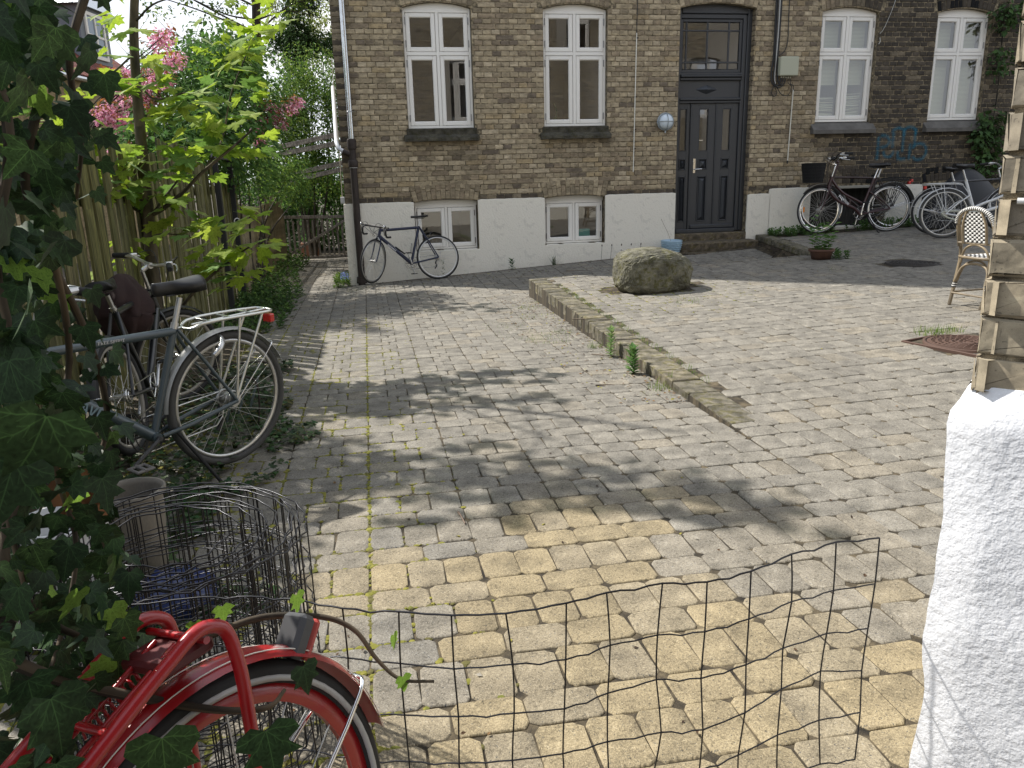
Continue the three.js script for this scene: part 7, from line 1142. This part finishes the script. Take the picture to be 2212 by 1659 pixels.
  const moss = (x, z, s) => { ms.push(tint(lump.clone().scale(s * rr(0.7, 1.5), s * rr(0.25, 0.5), s * rr(0.7, 1.4)).rotateY(rnd() * 3).translate(x, ground(x, z) - 0.004, z), pick(mc))); cnt++; };
  for (let i = 0; i < 26000; i++) {
    const left = rnd() < 0.82; let x, z, d;
    if (left) { x = rr(-2.6, -0.6); z = rr(3.5, 12.2); d = ss(-0.75, -1.9, x) * 0.9 * ss(0.34, 0.6, fbm(x * 1.7, z * 1.7, 1021)) + (Math.abs(x + 1.347) < 0.06 ? 0.45 : 0); } else { x = rr(0.9, 3.2); z = rr(2.7, 6); d = ss(1.6, 0.3, Math.hypot((x - 1.9), (z - 4.3))) * 0.5; }
    if (rnd() > d) continue;
    // move to the nearest joint
    const r = (z - zr) / P, fr = (r - Math.floor(r)) * P, zl = fr < 0.105 ? 0 : fr < 0.281 ? 0.21 : P, m = (x - xm) / 0.43, mf = (m - Math.floor(m)) * 0.43, st = fr < 0.21 ? 0.43 / 3 : 0.215, xl = Math.round(mf / st) * st;
    if (rnd() < 0.5) z = zr + Math.floor(r) * P + zl - 0.002 + rr(-0.006, 0.006); else x = xm + Math.floor(m) * 0.43 + xl + rr(-0.006, 0.006);
    if (x > EDGE !== !left) continue; moss(x, z, rr(0.007, 0.015));
  }
  for (let i = 0; i < 2600; i++) { const z = rr(4.5, 9.8), x = -2.55 + Math.pow(rnd(), 1.3) * 0.75; if (fbm(x * 3, z * 2.4, 1025) > 0.48) moss(x, z, rr(0.008, 0.02)); }
  tag(stuff(mesh('moss', ms, std([1, 1, 1], 0.95, { vertexColors: true }))), 'yellow-green moss in the paving joints along the fence side', 'moss');
  // fallen buds, dead leaves and twigs
  const lt = []; const lc = [[0.35, 0.32, 0.06], [0.10, 0.06, 0.035], [0.25, 0.15, 0.07], [0.45, 0.42, 0.36], [0.06, 0.04, 0.03]];
  for (let i = 0; i < 520; i++) { const x = rr(-2.4, 4.5), z = rr(1, 11.8); lt.push(tint(diamond.clone().applyMatrix4(leafMatrix(V(x, ground(x, z) + 0.004, z), V(rr(-1, 1), rr(-0.05, 0.2), rr(-1, 1)), V(rr(-0.5, 0.5), 1, rr(-0.5, 0.5)), rr(0.008, 0.026))), pick(lc))); }
  for (let i = 0; i < 700; i++) { const z = rr(2.7, 8.0), x = EDGE - 0.03 - Math.pow(rnd(), 2) * 0.6; lt.push(tint(diamond.clone().applyMatrix4(leafMatrix(V(x, low(x, z) + rr(0.002, 0.012), z), V(rr(-1, 1), rr(-0.05, 0.2), rr(-1, 1)), V(rr(-0.5, 0.5), 1, rr(-0.5, 0.5)), rr(0.010, 0.035))), pick(lc.concat([[0.22, 0.15, 0.09], [0.16, 0.11, 0.07]])))); }
  for (let i = 0; i < 260; i++) { const x = rr(-1.2, 3.4), z = rr(0.05, 0.9); lt.push(tint(diamond.clone().applyMatrix4(leafMatrix(V(x, ground(x, z) + 0.006, z), V(rr(-1, 1), 0.1, rr(-1, 1)), V(rr(-0.5, 0.5), 1, rr(-0.5, 0.5)), rr(0.012, 0.04))), pick(lc))); }
  tag(stuff(mesh('fallen_leaves', lt, grassMat)), 'tiny fallen buds and dead leaf bits scattered on the paving', 'litter');
  const twig = (label, u, v, L, a, m = [0.42, 0.33, 0.24]) => { const c = atY(u, v, 0); let y = 0; for (let i = 0; i < 6; i++) { y = ground(c.x, c.z) + 0.010; c.copy(atY(u, v, y)); } tag(mesh('twig', [tube(smooth([V(c.x - Math.cos(a) * L / 2, y, c.z - Math.sin(a) * L / 2), V(c.x, y + 0.006, c.z + 0.008), V(c.x + Math.cos(a) * L / 2, y, c.z + Math.sin(a) * L / 2)], 4), [0.005, 0.006, 0.005, 0.003], 6)], std(m, 0.9, { map: tBark })), label, 'twig'); };
  twig('short pale twig lying on the sunlit paving in the yard', 997, 1118, 0.13, 1.45, [0.50, 0.36, 0.27]); twig('long bent twig beside the terrace edge wall', 1280, 690, 0.4, 0.4); twig('dry stem at the foot of the bushy terrace-edge weed', 1330, 770, 0.45, 0.7, [0.5, 0.4, 0.3]); twig('thin twig below the white plinth left of the boulder', 1250, 585, 0.4, 0.3); twig('dark twig fallen near the bushy weed', 1307, 832, 0.14, 0.2, [0.2, 0.14, 0.1]);
}
for (const o of scene.children) o.updateMatrixWorld(true);
renderer.render(scene, camera);
